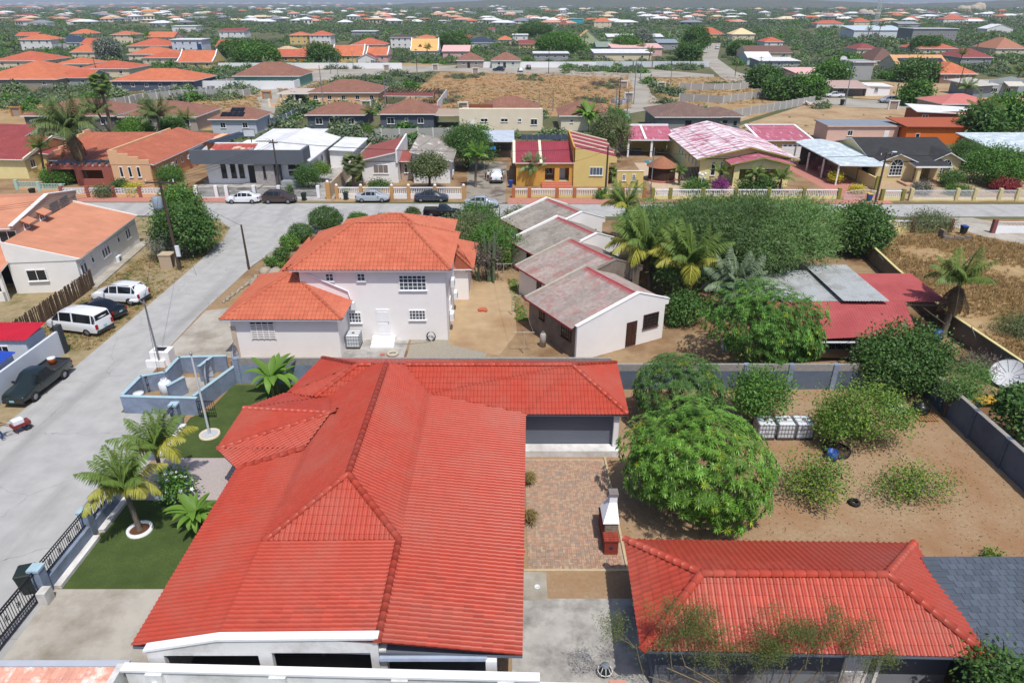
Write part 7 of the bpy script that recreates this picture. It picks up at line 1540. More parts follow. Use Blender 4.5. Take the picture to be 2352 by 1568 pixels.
def misc_plants():
 banana('banana plant on the lawn behind the flagpole',bat(640,905),14,2.2,1);banana('banana plant under the eaves on the lawn',bat(455,1215),14,1.5,2)
 banana('big banana clump behind the ochre house',bat(1352,300),21,4.2,3);
 cactus('dense clump of tall cactus columns beside the street',bat(1105,560),14,seed=1);cactus('candelabra cactus nearest the cottages',bat(1115,645),11,seed=2);cactus('slim cactus stems behind the cottages',bat(1150,585),4,seed=3)
 for i,(u,v,lb) in enumerate(((1790,222,'cactus hedge clump left by the curving road'),(1830,226,'cactus hedge clump right by the curving road'),(1895,232,'cactus clump beside the white pickup'))):
  c = cactus(lb,bat(u,v-8),12,'cactus hedge by the curving road',9+i)
  COL.objects[-1] if False else None
 T = tree
 for i,(u,v,R,zc,m,lb) in enumerate((
      (1072,338,(4.2,3.8,3.2),3.4,LF_DARK,'dense dark tree behind the grey shed roof'),(1402,306,(3.4,3.0,3.0),4.0,LF_OLIVE,'olive grey tree behind the ochre house'),(1420,280,(2.4,2.2,2.2),3.4,LF_MID,'green tree left of the unfinished house'),(2285,378,(4.8,3.0,2.0),2.6,LF_MID,'long spreading hedge tree right of the charcoal roof'),(2215,350,(2.2,2.0,1.7),3.0,LF_DARK,'dark tree behind the charcoal roof gable'),(2315,402,(2.8,2.0,1.6),1.9,LF_MID,'bright end of the spreading hedge at right'),
      (705,405,(1.7,1.5,1.5),1.7,LF_DARK,'round dark bush before the modern white house'),(735,388,(1.4,1.2,0.8),1.9,LF_LIME,'yellow-green climber on the lane wall'),(845,300,(1.0,0.9,0.9),2.2,LF_LIME,'small papaya tree behind the red shed roof'),(985,385,(2.6,2.2,1.8),3.2,LF_OLIVE,'bare spreading frangipani before the grey shed roof'),(1655,426,(1.3,1.0,0.8),0.9,LF_PURP,'purple bougainvillea before the pink roofed house'),(1600,428,(2.2,1.0,0.7),0.8,LF_MID,'low green hedge before the pink roofed house'),(1745,425,(3.0,1.0,0.7),0.9,LF_DARK,'dark planting before the pink roofed porch'),
      (2118,432,(1.3,1.0,0.8),0.9,leafmat('silver_shrub',A(140,142,128,0.6),.2),'silver-green clipped dome before the portico'),(2185,410,(1.6,1.3,1.1),1.2,LF_DARK,'dark round shrub right of the portico'),(2205,438,(1.9,0.8,0.5),0.6,LF_MID,'low shrub bed before the portico'),(2310,425,(1.8,1.2,0.9),0.9,LF_RED,'maroon leaved shrub at the right edge'),(1968,436,(1.0,0.8,0.5),0.5,LF_YEL,'yellow croton bed beside the carport'),(1900,392,(1.0,0.9,0.8),1.0,leafmat('rose_leaf',A(150,110,112,.95),.2),'rosy shrub along the pink driveway'),(1920,408,(0.9,0.8,0.7),0.9,LF_YEL,'yellow shrub along the pink driveway'),(1880,376,(1.0,0.8,0.7),1.0,leafmat('rose_leaf',A(150,110,112,.95),.2),'rosy shrub nearest the garage'),
      (280,430,(1.3,1.1,0.9),1.0,LF_DARK,'dark clipped shrub before the stepped house'),(308,436,(1.2,1.0,0.7),0.8,LF_YEL,'golden shrub before the stepped house'),(392,408,(1.8,1.6,1.5),1.8,LF_MID,'green shrub behind the transformer pole'),(240,440,(1.6,0.9,0.6),0.7,LF_OLIVE,'spiky agave bed before the brick porch'),(130,405,(2.2,1.4,1.0),1.2,LF_MID,'green garden bed by the pale green fence'),(310,298,(3.4,2.6,1.9),2.2,LF_MANGO,'bright clipped hedge behind the terracotta roof'),(395,292,(2.6,2.2,1.8),2.2,LF_DARK,'dark shrub behind the terracotta roof'),
      (664,438,(0.6,0.5,0.8),0.9,LF_MID,'leafy climber on the bar fence'),(1380,448,(0.8,0.6,0.5),0.5,LF_MID,'small shrub inside the ochre baluster fence'),(870,424,(1.8,0.7,0.4),0.5,LF_DARK,'row of low plants before the red shed wing'))):
  T('garden_shrub' if R[0] < 2.3 else 'garden_tree',lb,u,v,R,zc,m,'leaf',9 if R[0] > 2.2 else 16,0.3 if R[0] > 2.2 else 0.2,0.16 if R[0] > 2.2 else 0.11,100+i,per=11,cat='shrub' if R[0] < 2.3 else 'tree',trunk=R[2] > 1.2,zmin=-0.6,shell=0.8)
 for i,(u,v,R,zc,m,lb) in enumerate((
      (2110,165,(8,5,3.4),3.7,LF_DARK,'large dark tree before the orange hip roof at right'),(1755,180,(6,4,3.2),3.2,LF_DARK,'dark tree left of the cactus hedge'),(1912,170,(7,5,3.4),3.6,LF_MID,'bright green tree right of the cactus hedge'),(1945,152,(6,5,3.6),4.0,LF_MID,'taller green tree behind the concrete cube'),(1800,208,(6,3.4,2.8),2.8,LF_DARK,'dark bush at the curve of the road'),(1850,205,(7,4,3),3.0,LF_MID,'green bush right of the road curve bush'),(2105,218,(4.0,3.4,2.8),3.0,LF_MID,'round green bush beside the shack'),(1040,100,(10,8,5.5),5.6,LF_DARK,'round tree before the navy roof'),(1285,103,(14,10,6),5.6,LF_MID,'wide acacia behind the thick white roof'),(1600,92,(8,7,7),7.4,LF_DARK,'tall dark tree beside the road end'),(1585,122,(6,5,3.6),5.4,LF_DARK,'umbrella shaped tree by the road'),(1700,112,(7,6,3.4),3.8,LF_DARK,'clipped dark tree by the road wall'),(2125,105,(9,7,4.4),4.8,LF_DARK,'round dark tree before the rust orange roof'),(2305,268,(4.6,3.8,3.4),4.0,LF_MID,'large green tree right of the orange house'),(2250,290,(4,3.4,3.2),3.6,LF_DARK,'dark tree behind the orange house'),(1225,72,(16,10,6),5.0,LF_DARK,'dark tree right of the small cream house'),(560,118,(16,9,5.0),4.6,LF_DARK,'dark tree group left of the mint green house'),(590,128,(10,7,4.6),4.4,LF_MID,'green tree behind the mint green house'),(740,124,(7,6,4.2),4.6,LF_DARK,'dark tree between mustard house and gable house'),(245,110,(6,5,4.2),6.0,leafmat('silver_palm_tree',A(140,150,136,.6),.2),'silver-grey fan tree in the orange estate'),(1440,105,(8,6,5),4.8,LF_MID,'garden tree behind the white carport'),(1475,92,(7,6,6),6.0,leafmat('silver_palm_tree',A(140,150,136,.6),.2),'silver tree behind the pink house'))):
  R = tuple(x*.86 for x in R);zc *= .88
  T('broad_tree',lb,u,v,R,zc,m,'leaf',3.0,0.85,0.5,200+i,per=9,cr=1.6,zmin=-0.7,shell=0.8,amp=0.3)
misc_plants()

# ---------------------------------------------------------------- scrub and dry grass (nobody could count it)
def scatter(name,label,cat,pts,scl,protos,seed=1):
 """points with instances of the proto meshes through geometry nodes"""
 r = np.random.default_rng(seed);n = len(pts);col = bpy.data.collections.new(name + '_kinds')
 for i,me in enumerate(protos):
  o = bpy.data.objects.new(f'{name}_kind',me);col.objects.link(o)
 me = bpy.data.meshes.new(name);me.vertices.add(n);me.vertices.foreach_set('co',np.ascontiguousarray(pts,dtype=np.float32).ravel())
 a = me.attributes.new('scl','FLOAT_VECTOR','POINT');a.data.foreach_set('vector',np.ascontiguousarray(scl,dtype=np.float32).ravel())
 a = me.attributes.new('rot','FLOAT_VECTOR','POINT');rv = np.zeros((n,3),np.float32);rv[:,2] = r.uniform(0,6.28,n);a.data.foreach_set('vector',rv.ravel())
 a = me.attributes.new('pick','INT','POINT');a.data.foreach_set('value',r.integers(0,len(protos),n).astype(np.int32))
 o = bpy.data.objects.new(name,me);COL.objects.link(o);tag(o,label,cat,kind='stuff')
 ng = bpy.data.node_groups.new(name,'GeometryNodeTree');ng.interface.new_socket('Geometry',in_out='INPUT',socket_type='NodeSocketGeometry');ng.interface.new_socket('Geometry',in_out='OUTPUT',socket_type='NodeSocketGeometry')
 gi = ng.nodes.new('NodeGroupInput');go = ng.nodes.new('NodeGroupOutput');ip = ng.nodes.new('GeometryNodeInstanceOnPoints');ci = ng.nodes.new('GeometryNodeCollectionInfo');ci.inputs[0].default_value = col;ci.inputs['Separate Children'].default_value = True;ci.inputs['Reset Children'].default_value = True
 def at(nm,ty): x = ng.nodes.new('GeometryNodeInputNamedAttribute');x.data_type = ty;x.inputs[0].default_value = nm;return x.outputs[0]
 er = ng.nodes.new('FunctionNodeEulerToRotation')
 ng.links.new(gi.outputs[0],ip.inputs['Points']);ng.links.new(ci.outputs[0],ip.inputs['Instance']);ip.inputs['Pick Instance'].default_value = True
 ng.links.new(at('pick','INT'),ip.inputs['Instance Index']);ng.links.new(at('rot','FLOAT_VECTOR'),er.inputs[0]);ng.links.new(er.outputs[0],ip.inputs['Rotation']);ng.links.new(at('scl','FLOAT_VECTOR'),ip.inputs['Scale'])
 ng.links.new(ip.outputs[0],go.inputs[0]);mod = o.modifiers.new('scatter','NODES');mod.node_group = ng
 return o
def inside(P,poly):
 x,y = P[:,0],P[:,1];c = np.zeros(len(P),bool);n = len(poly)
 for i in range(n):
  x0,y0 = poly[i][:2];x1,y1 = poly[(i+1)%n][:2]
  cond = ((y0 > y) != (y1 > y));xx = (x1-x0)*(y-y0)/((y1-y0) if abs(y1-y0) > 1e-9 else 1e-9)+x0;c ^= cond & (x < xx)
 return c
def scrub():
 r = np.random.default_rng(77)
 bush = [crown_mesh('scrub_bush',(1,1,0.75),46,9,0.3,0.3,0.16,[LF_SCRUB,LF_SCRUB2,LF_SCRUB,LF_MID,LF_SCRUB2][k],300+k,zmin=-0.1,shell=0.7,amp=0.5,tv=0.28) for k in range(5)]
 grey = [crown_mesh('dry_bush',(1,1,0.6),36,10,0.3,0.3,0.06,LF_GREY,320,zmin=0.0,amp=0.5)]
 polys = [[G(u,v) for u,v in q] for q in ([(890,262),(1005,160),(1450,166),(1540,262)],[(560,300),(600,200),(690,160),(900,148),(1080,146),(1500,155),(1650,168),(1650,186),(1480,186),(1540,262),(1400,268),(1430,180),(1000,168),(800,182),(690,212),(630,305)],[(1600,98),(1665,98),(1660,132),(1700,162),(1810,194),(1960,222),(2360,226),(2360,262),(2100,262),(1940,256),(1760,222),(1650,190),(1600,140)],[(1485,176),(1640,172),(1870,232),(2210,240),(2210,335),(1690,300)],[(-60,262),(640,230),(560,310),(-60,310)],[(1940,186),(2360,176),(2360,240),(1950,230)])]
 occ = np.array(OCC)
 pts = [];
 for lo,hi,dens,s0,s1 in ((128,420,1/34,1.3,3.4),(420,900,1/100,1.8,5.0),(900,1800,1/380,3.0,7.5),(1800,4200,1/1900,6,13)):
  n = int(0.8*(hi*hi-lo*lo)*dens);Y = np.sqrt(r.random(n)*(hi*hi-lo*lo)+lo*lo);X = r.uniform(-0.8,0.8,n)*Y
  keep = np.ones(n,bool);P = np.stack([X,Y,np.zeros(n)],1)
  clear = 0.5 if hi > 900 else 1.0
  for a,b,c,d in OCC:
   if b > hi or d < lo: continue
   q = 2.0*(1-clear);keep &= ~((X > a+q) & (X < c-q) & (Y > b+q) & (Y < d-q))
  for pl in polys: keep &= ~inside(P,pl)
  nz = np.sin(X/37+1.3)*np.sin(Y/53)+np.sin((X+Y)/91)+r.normal(size=n)*0.5;keep &= nz > (-1.1 if lo < 420 else -0.9)
  P = P[keep];s = r.uniform(s0,s1,len(P));pts.append((P,np.stack([s,s,s*r.uniform(.5,.95,len(P))],1)))
 P = np.concatenate([p for p,_ in pts]);Sx = np.concatenate([s for _,s in pts])
 scatter('scrub','grey-green scrub and low trees covering the plain to the horizon','scrub',P,Sx,bush,5)
 # scrub pockets named in the picture
 pk = []
 for u0,v0,u1,v1,n,s in ((0,190,260,232,46,2.2),(420,158,620,190,60,2.2),(1290,146,1480,168,70,2.4),(1500,146,1600,162,30,2.2),(700,142,860,160,30,2.0),(860,120,1040,142,60,2.8),(500,124,600,140,30,3),(1620,190,1700,196,8,1.2),(0,225,120,240,16,1.4),(1870,244,1900,252,4,1.6),(2040,300,2060,310,3,1.2)):
  for _ in range(n): p = G(r.uniform(u0,u1),r.uniform(v0,v1));q = s*r.uniform(.6,1.2);pk.append((*p,q,q,q*r.uniform(.6,.9)))
 pk = np.array(pk);scatter('thorn_scrub','green thorn scrub in pockets between the nearer plots','scrub',pk[:,:3],pk[:,3:],bush,6)
 pk = []
 for u0,v0,u1,v1,n,s in ((1020,172,1110,182,26,1.5),(1195,172,1245,186,16,1.3),(1330,190,1430,205,26,1.6),(1320,228,1400,238,16,1.5),(960,210,1060,240,26,1.5),(880,166,910,172,8,1.4),(1000,180,1440,250,60,0.5),(640,268,690,300,10,0.6),(1490,180,1760,226,50,0.5),(1700,262,2190,320,40,0.45),(30,226,240,262,40,0.7)):
  for _ in range(n): p = G(r.uniform(u0,u1),r.uniform(v0,v1));q = s*r.uniform(.6,1.2);pk.append((*p,q,q,q*r.uniform(.6,.9)))
 pk = np.array(pk);scatter('dry_scrub','leafless grey brush on the bare plots','scrub',pk[:,:3],pk[:,3:],grey+grey+[bush[0]],7)
 # grass tufts
 def tuft(m,sd,n=16,h=0.4,sp=0.22):
  q = np.random.default_rng(sd);P = np.concatenate([q.normal(size=(n,2))*sp*0.5,np.zeros((n,1))],1);D = unit(np.concatenate([q.normal(size=(n,2))*0.55,np.ones((n,1))],1));V,Q = leaf_quads(P,D,unit(q.normal(size=(n,3))+[0,0,.3]),h*q.uniform(.6,1.2,n),np.full(n,0.05));return np_mesh('grass_tuft',V,Q,m,np.repeat(q.normal(1,.2,(n,1))*np.ones((n,3)),4,0))
 dry = [tuft(LF_DRY,k) for k in range(3)] + [tuft(leafmat('dry_blade_brown',A(160,130,94,.62),.2),5)]
 def fill(poly,n,hole=()):
  xs = [p[0] for p in poly];ys = [p[1] for p in poly];P = np.stack([r.uniform(min(xs),max(xs),n),r.uniform(min(ys),max(ys),n),np.zeros(n)],1);k = inside(P,poly)
  for h in hole: k &= ~inside(P,h)
  P = P[k];nz = np.sin(P[:,0]*0.6)*np.sin(P[:,1]*0.5+1)+np.sin(P[:,0]*0.21+P[:,1]*0.3)+r.normal(size=len(P))*.5;return P[nz > -0.9]
 drive = [(51,83.4),(58,83.4),(66.5,72),(90,60),(90,47.5),(65.5,61.5),(53.5,75.7)]
 P = fill([(38.4,75.6),(37.8,70),(35.7,51),(36.0,42),(36.4,26),(64,30),(70,60),(52.5,76)],26000,[drive]);s = r.uniform(.5,1.25,len(P));scatter('dry_grass','knee-high dry golden grass over the lot at right','grass',P,np.stack([s,s,s],1),dry,8)
 P = fill([(-32.4,47),(-32.5,62),(-32.8,74),(-34,79.5),(-37,82),(-39,80),(-39,62),(-38.8,47)],6000);s = r.uniform(.3,.75,len(P));scatter('verge_grass','short dry grass on the verge beside the parked vans','grass',P,np.stack([s,s,s*.7],1),dry+[tuft(LF_MID,9)],9)
 P = np.concatenate([np.array([list(G(r.uniform(970,1450),r.uniform(168,250))) for _ in range(2600)]),np.array([list(G(r.uniform(1490,1760),r.uniform(178,240))) for _ in range(900)]),np.array([list(G(r.uniform(0,600),r.uniform(205,262))) for _ in range(1400)]),np.array([list(G(r.uniform(640,760),r.uniform(186,214))) for _ in range(500)])]);s = r.uniform(.8,2.0,len(P));scatter('plot_grass','tawny grass over the red earth plots','grass',P,np.stack([s*1.6,s*1.6,s*.7],1),dry,10)
 P = fill([(-0.4,62),(0.3,52.5),(1.4,52.2),(0.4,62)],700);s = r.uniform(.3,.7,len(P));scatter('cottage_grass','green grass strip beside the cottage walls','grass',P,np.stack([s,s,s*.7],1),[tuft(LF_MANGO,13)],12)
 P = fill([(-24.4,92.4),(-23.2,92.4),(-22.6,118),(-24.6,118)],900);s = r.uniform(.4,.9,len(P));scatter('lane_grass','green grass strip beside the sandy lane','grass',P,np.stack([s,s,s*.7],1),[tuft(LF_MANGO,12)],11)
def litter():
 r = np.random.default_rng(4);n = 3200;P = np.stack([r.uniform(5.6,27.8,n),r.uniform(23.6,40.8,n),np.full(n,.012)],1);P = P[(P[:,1] < 40.6)];n = len(P)
 q = np.array([[-1,-.4,0],[1,-.4,.15],[1,.4,.05],[-1,.4,.2]]);s_ = r.uniform(.02,.06,n);a = r.uniform(0,6.3,n);V = q[None]*s_[:,None,None];V = np.stack([V[:,:,0]*np.cos(a)[:,None]-V[:,:,1]*np.sin(a)[:,None],V[:,:,0]*np.sin(a)[:,None]+V[:,:,1]*np.cos(a)[:,None],V[:,:,2]],2)+P[:,None,:]
 t = r.uniform(.4,1.5,(n,1))*np.ones((n,3));tag(inst('leaf_litter',np_mesh('leaf_litter',V.reshape(-1,3),np.arange(n*4).reshape(-1,4),leafmat('litter_leaf',A(140,112,78,.6),.05),np.repeat(t,4,0))),'dead leaves and pebbles strewn over the bare yard','leaf litter',kind='stuff')
litter()
scrub()

# ---------------------------------------------------------------- vehicles
M_TYRE = mat('tyre_rubber',(0.02,0.02,0.02),0.85);M_RIM = mat('alloy_rim',A(176,178,182),0.35,0.05,3,metal=0.6);M_CGL = glassmat('car_glass',(0.012,0.016,0.018),0.04);M_HEAD = mat('headlamp',A(226,226,214),0.15);M_TAIL = mat('tail_lamp',A(170,24,24),0.25);M_PLATE = mat('plate_teal',A(150,206,214),0.5);M_BUMP = mat('bumper_dark',(0.03,0.03,0.032),0.6)
def paint(name,c,rough=0.25): return mat('paint_'+name,A(*c),rough,0.02,0.5,spec=0.5,coat=0.6)
# x, z_low, z_belt, half_width, z_top, half_width_top  (front is +x)
STY = {
 'sedan': ([(-2.22,.48,.86,.70,.88,.6),(-2.1,.30,.98,.80,1.0,.66),(-1.62,.22,1.02,.85,1.06,.68),(-1.45,.22,1.02,.85,1.08,.64),(-0.78,.2,1.0,.86,1.42,.58),(-.02,.2,.98,.86,1.47,.6),(.45,.2,.97,.86,1.42,.6),(1.15,.22,.94,.85,.98,.68),(1.75,.24,.86,.83,.9,.66),(2.1,.3,.74,.77,.77,.6),(2.25,.42,.62,.66,.64,.55)],(3,4,6,7),(-1.36,1.36),.31),
 'hatch': ([(-1.95,.48,.9,.74,1.0,.6),(-1.88,.3,1.0,.8,1.1,.66),(-1.7,.24,1.02,.84,1.2,.66),(-1.35,.22,1.02,.85,1.5,.6),(-.4,.2,1.0,.86,1.56,.62),(.25,.2,.98,.86,1.5,.62),(1.0,.22,.96,.85,1.0,.7),(1.6,.24,.88,.83,.92,.66),(1.88,.3,.74,.77,.77,.6),(2.0,.42,.62,.66,.64,.55)],(2,3,5,6),(-1.2,1.25),.31),
 'suv': ([(-2.3,.55,1.05,.82,1.1,.7),(-2.24,.38,1.14,.88,1.2,.74),(-2.05,.32,1.16,.92,1.34,.74),(-1.75,.3,1.16,.93,1.74,.68),(-.4,.3,1.13,.93,1.8,.7),(.4,.3,1.12,.93,1.72,.7),(1.1,.32,1.1,.92,1.14,.76),(1.8,.34,1.04,.9,1.09,.74),(2.2,.38,.92,.86,.96,.68),(2.34,.5,.78,.76,.8,.62)],(2,3,5,6),(-1.42,1.42),.38),
 'van': ([(-2.5,.5,1.1,.86,1.2,.76),(-2.46,.32,1.14,.93,1.5,.78),(-2.38,.3,1.14,.95,1.82,.76),(-2.2,.28,1.14,.96,1.9,.78),(-.3,.28,1.13,.96,1.93,.78),(.95,.28,1.12,.96,1.86,.76),(1.85,.3,1.08,.94,1.12,.78),(2.25,.34,.98,.9,1.02,.7),(2.48,.42,.8,.8,.84,.62)],(1,2,5,6),(-1.5,1.55),.34),
 'pickup': ([(-2.62,.5,1.0,.8,1.0,.76),(-2.56,.42,1.02,.84,1.02,.8),(-.72,.36,1.02,.86,1.02,.82),(-.7,.36,1.02,.86,1.04,.72),(-.48,.34,1.02,.86,1.58,.6),(.1,.34,1.0,.86,1.62,.62),(.5,.34,1.0,.86,1.56,.62),(1.15,.36,.98,.85,1.02,.7),(1.9,.38,.93,.84,.97,.66),(2.35,.42,.82,.8,.85,.6),(2.5,.5,.7,.72,.72,.56)],(3,4,6,7),(-1.55,1.5),.36),
}
_cars = {}
def car(label,loc,heading,style,pm,group=None,scale=1.0,name='parked_car',detail=True,extra=None):
 key = (style,pm.name,detail)
 if key in _cars and extra is None:
  o = copy_tree(_cars[key]);o.location = loc;o.rotation_euler = (0,0,heading);o['label'] = label;o.scale = (scale,)*3;o.name = name
  for k in ('group',):
   if k in o: del o[k]
  if group: o['group'] = group
  return o
 S_,(ir0,ir1,iw0,iw1),wx,wr = STY[style]
 e = thing(name,label,'pickup' if style == 'pickup' else ('van' if style == 'van' else 'car'),loc,heading,group);e.scale = (scale,)*3
 def ring(s):
  x,zl,zb,hw,zt,ht = s;d = zt - zb
  H = [(hw*.8,zl),(hw*.98,zl+.1),(hw,zl+(zb-zl)*.5),(hw*.985,zb-.06),(hw*.95,zb),(ht,zt),(ht*.55,zt+.035)]
  return [Vector((x,y,z)) for y,z in H] + [Vector((x,0,zt+.05))] + [Vector((x,-y,z)) for y,z in reversed(H)]
 R = [ring(s) for s in S_];n = len(R[0]);mb = MB();P = [p for r in R for p in r]
 F = [(i*n+k,i*n+k+1,(i+1)*n+k+1,(i+1)*n+k) for i in range(len(R)-1) for k in range(n-1)] + [(i*n+n-1,i*n,(i+1)*n,(i+1)*n+n-1) for i in range(len(R)-1)]
 F += [tuple(range(n)),tuple(range(len(P)-1,len(P)-n-1,-1))]
 mb.add(P,F,0,True);body = mb.build('body',pm,e)
 bv = body.modifiers.new('edge','EDGE_SPLIT');bv.split_angle = radians(38)
 bm = bmesh.new();bm.from_mesh(body.data);bmesh.ops.recalc_face_normals(bm,faces=bm.faces[:]);bm.to_mesh(body.data);bm.free()
 def pane(q,nm='window',push=0.014,ins=0.1):
  c = sum(q,Vector())/4;nn = (q[1]-q[0]).cross(q[3]-q[0]).normalized()
  if nn.dot(c - Vector((c.x*0.6,0,0.8))) < 0: nn = -nn
  m = MB();m.poly([p.lerp(c,ins) + nn*push for p in q]);o = m.build(nm,M_CGL,e)
 for sd in (4,n-5):
  d = 1 if sd == 4 else -1
  for i in range(ir0,iw1):
   if i in (ir0-1,): continue
   pane([R[i][sd],R[i+1][sd],R[i+1][sd+d],R[i][sd+d]],ins=0.1)
 pane([R[iw1][5].lerp(R[iw1][4],.5),R[iw0][5],R[iw0][n-6],R[iw1][n-6].lerp(R[iw1][n-5],.5)],'windscreen',0.03,0.07)
 pane([R[ir0][5].lerp(R[ir0][4],.4),R[ir1][5],R[ir1][n-6],R[ir0][n-6].lerp(R[ir0][n-5],.4)],'rear_window',0.03,0.1)
 hw = max(s[3] for s in S_)
 for x in wx:
  for sd in (-1,1):
   m = MB();prof = [(wr*.62,-.1),(wr*.96,-.1),(wr,-.06),(wr,.08),(wr*.96,.105),(wr*.62,.105)];m.lathe(prof,18)
   o = m.build('wheel',M_TYRE,e)
   for v in o.data.vertices: v.co = Vector((v.co.x,v.co.z*sd,v.co.y))
   o.location = (x,sd*(hw-.085),wr)
   m = MB();m.lathe([(wr*.64,.07),(wr*.6,.095),(wr*.2,.085),(0,.1)],14);q = m.build('rim',M_RIM,o)
   for v in q.data.vertices: v.co = Vector((v.co.x,v.co.z*sd,v.co.y))
 fx,rx = S_[-2],S_[1]
 for sd in (-1,1):
  m = MB();m.bbox(fx[0]-.16,sd*fx[3]*.72-.16,fx[2]-.2,fx[0]+.07,sd*fx[3]*.72+.16,fx[2]-.03,.02);m.build('headlight',M_HEAD,e)
  zt = rx[2];m = MB();m.bbox(rx[0]-.1,sd*rx[3]*.86-.11,zt-(.42 if style in ('van','suv') else .26),rx[0]+.14,sd*rx[3]*.86+.11,zt-.04,.02);m.build('tail_light',M_TAIL,e)
  m = MB();k = S_[iw1];m.bbox(k[0]-.32,sd*(hw+.1)-.09,k[2]+.02,k[0]-.2,sd*(hw+.1)+.09,k[2]+.16,.02);m.build('mirror',pm,e)
 m = MB();m.bbox(S_[-1][0]-.14,-S_[-1][3],S_[-1][1]-.14,S_[-1][0]+.04,S_[-1][3],S_[-1][1]+.04,.02);m.build('bumper',M_BUMP,e)
 m = MB();m.bbox(S_[0][0]-.05,-S_[0][3],S_[0][1]-.12,S_[0][0]+.12,S_[0][3],S_[0][1]+.06,.02);m.build('bumper',M_BUMP if style != 'sedan' else pm,e)
 for x,z,s in ((S_[0][0]-.07,S_[0][1]+.2,-1),(S_[-1][0]+.05,S_[-1][1]-.02,1)): m = MB();m.box(x-.01,-.16,z,x+.01,.16,z+.14);m.build('licence_plate',M_PLATE,e)
 if style == 'suv':
  for sd in (-1,1): m = MB();m.tube([(-1.5,sd*.62,1.82),(.3,sd*.62,1.82)],.025,5);m.build('roof_rail',M_RIM,e)
 if style == 'pickup':
  m = MB();m.box(-2.5,-.7,1.03,-.82,.7,1.075);m.build('bed_floor',M_BUMP,e)
  for sd in (-1,1): m = MB();m.box(-2.55,sd*.78-.05,1.03,-.75,sd*.78+.05,1.16);m.build('bed_rail',pm,e)
  m = MB();m.box(-2.58,-.75,1.03,-2.5,.75,1.16);m.build('tailgate',pm,e)
 if extra: extra(e)
 else: _cars[key] = e
 return e
def vehicles():
 W,BK,SV,BN,DG,NV,LB,DGN = paint('white',(240,242,244)),paint('black',(24,26,30)),paint('silver',(184,192,200)),paint('brown',(82,66,62)),paint('dark_blue_grey',(58,68,82)),paint('navy',(34,44,72)),paint('pale_blue',(170,192,206)),paint('dark_green',(38,50,48))
 R = radians
 car('white passenger van parked nose to the picket fence',(-35.3,50.6,0),R(166),'van',W);car('black saloon parked between the white van and white SUV',(-35.2,53.4,0),R(164),'sedan',BK,name='parked_car');car('white SUV parked beside the black saloon',(-35.0,56.6,0),R(172),'suv',W)
 car('dark green pickup truck parked by the white road wall',(-32.75,41.0,0),R(-93),'pickup',DGN,name='pickup_truck')
 c = House('water_cooler','orange drink cooler with white lid in the pickup bed',-32.6,42.75,cat='cooler');mb = MB();mb.lathe([(0,1.08),(.22,1.08),(.26,1.5),(.26,1.52),(0,1.52)],16);c.part(mb,'body',P_('cooler_orange',(236,120,40)));mb = MB();mb.lathe([(.27,1.52),(.27,1.6),(0,1.62)],16);c.part(mb,'lid',M_PLAST)
 car('white saloon parked by the bar fence, facing left',(-36.0,90.6,0),R(180),'sedan',W);car('brown MPV parked behind the white saloon, facing right',(-31.2,90.6,0),0,'hatch',BN,scale=1.08);car('silver saloon parked before the baluster fence',(-18.8,91.2,0),0,'sedan',SV);car('dark blue-grey saloon parked right of the silver one',(-10.9,91.3,0),0,'sedan',DG)
 car('old black pickup parked across the street by the thicket',(-8.7,84.0,0),0,'pickup',BK,name='pickup_truck',scale=0.9);car('silver car half hidden behind the tall cactus',(-4.0,88.3,0),0,'sedan',SV)
 car('white SUV standing on the wet driveway, tail to the street',(-2.3,103.2,0),R(90),'suv',W)
 o = car('old tan saloon with black roof under the red carport',(24.0,46.0,0),R(178),'sedan',paint('old_tan',(150,132,110),.6))
 car('navy SUV before the pale green bungalow',(-5.2,288.5,0),R(170),'suv',NV);car('white hatchback before the pale green bungalow',(3.2,285.5,0),R(100),'hatch',W);car('dark SUV right of the pale green bungalow',(6.6,297,0),R(95),'suv',BK);car('dark blue hatchback in the peach house carport',(-57.5,190.5,0),0,'hatch',NV,scale=1.1);car('pale blue car on the back street corner',(25.6,161.5,0),R(95),'hatch',LB);car('silver SUV on the curving road by the shack',(101,193,0),R(182),'suv',SV);car('white pickup beside the cactus clump',(91.5,204.5,0),R(175),'pickup',W,name='pickup_truck');car('grey car before the grey house at right',(146,203.5,0),0,'hatch',DG,scale=1.15);car('white van far up the road',(119.4,432,0),R(80),'van',W);car('blue car far up the road by the wall',(127,400,0),R(80),'hatch',NV);car('dark car beside the white flat house far off',(38,512,0),0,'suv',BK);car('pale blue car at the right edge behind the railing',(76.5,104.5,0),R(20),'sedan',LB);car('green car under the white carport roof',(46,395,0),0,'suv',BK)
vehicles()

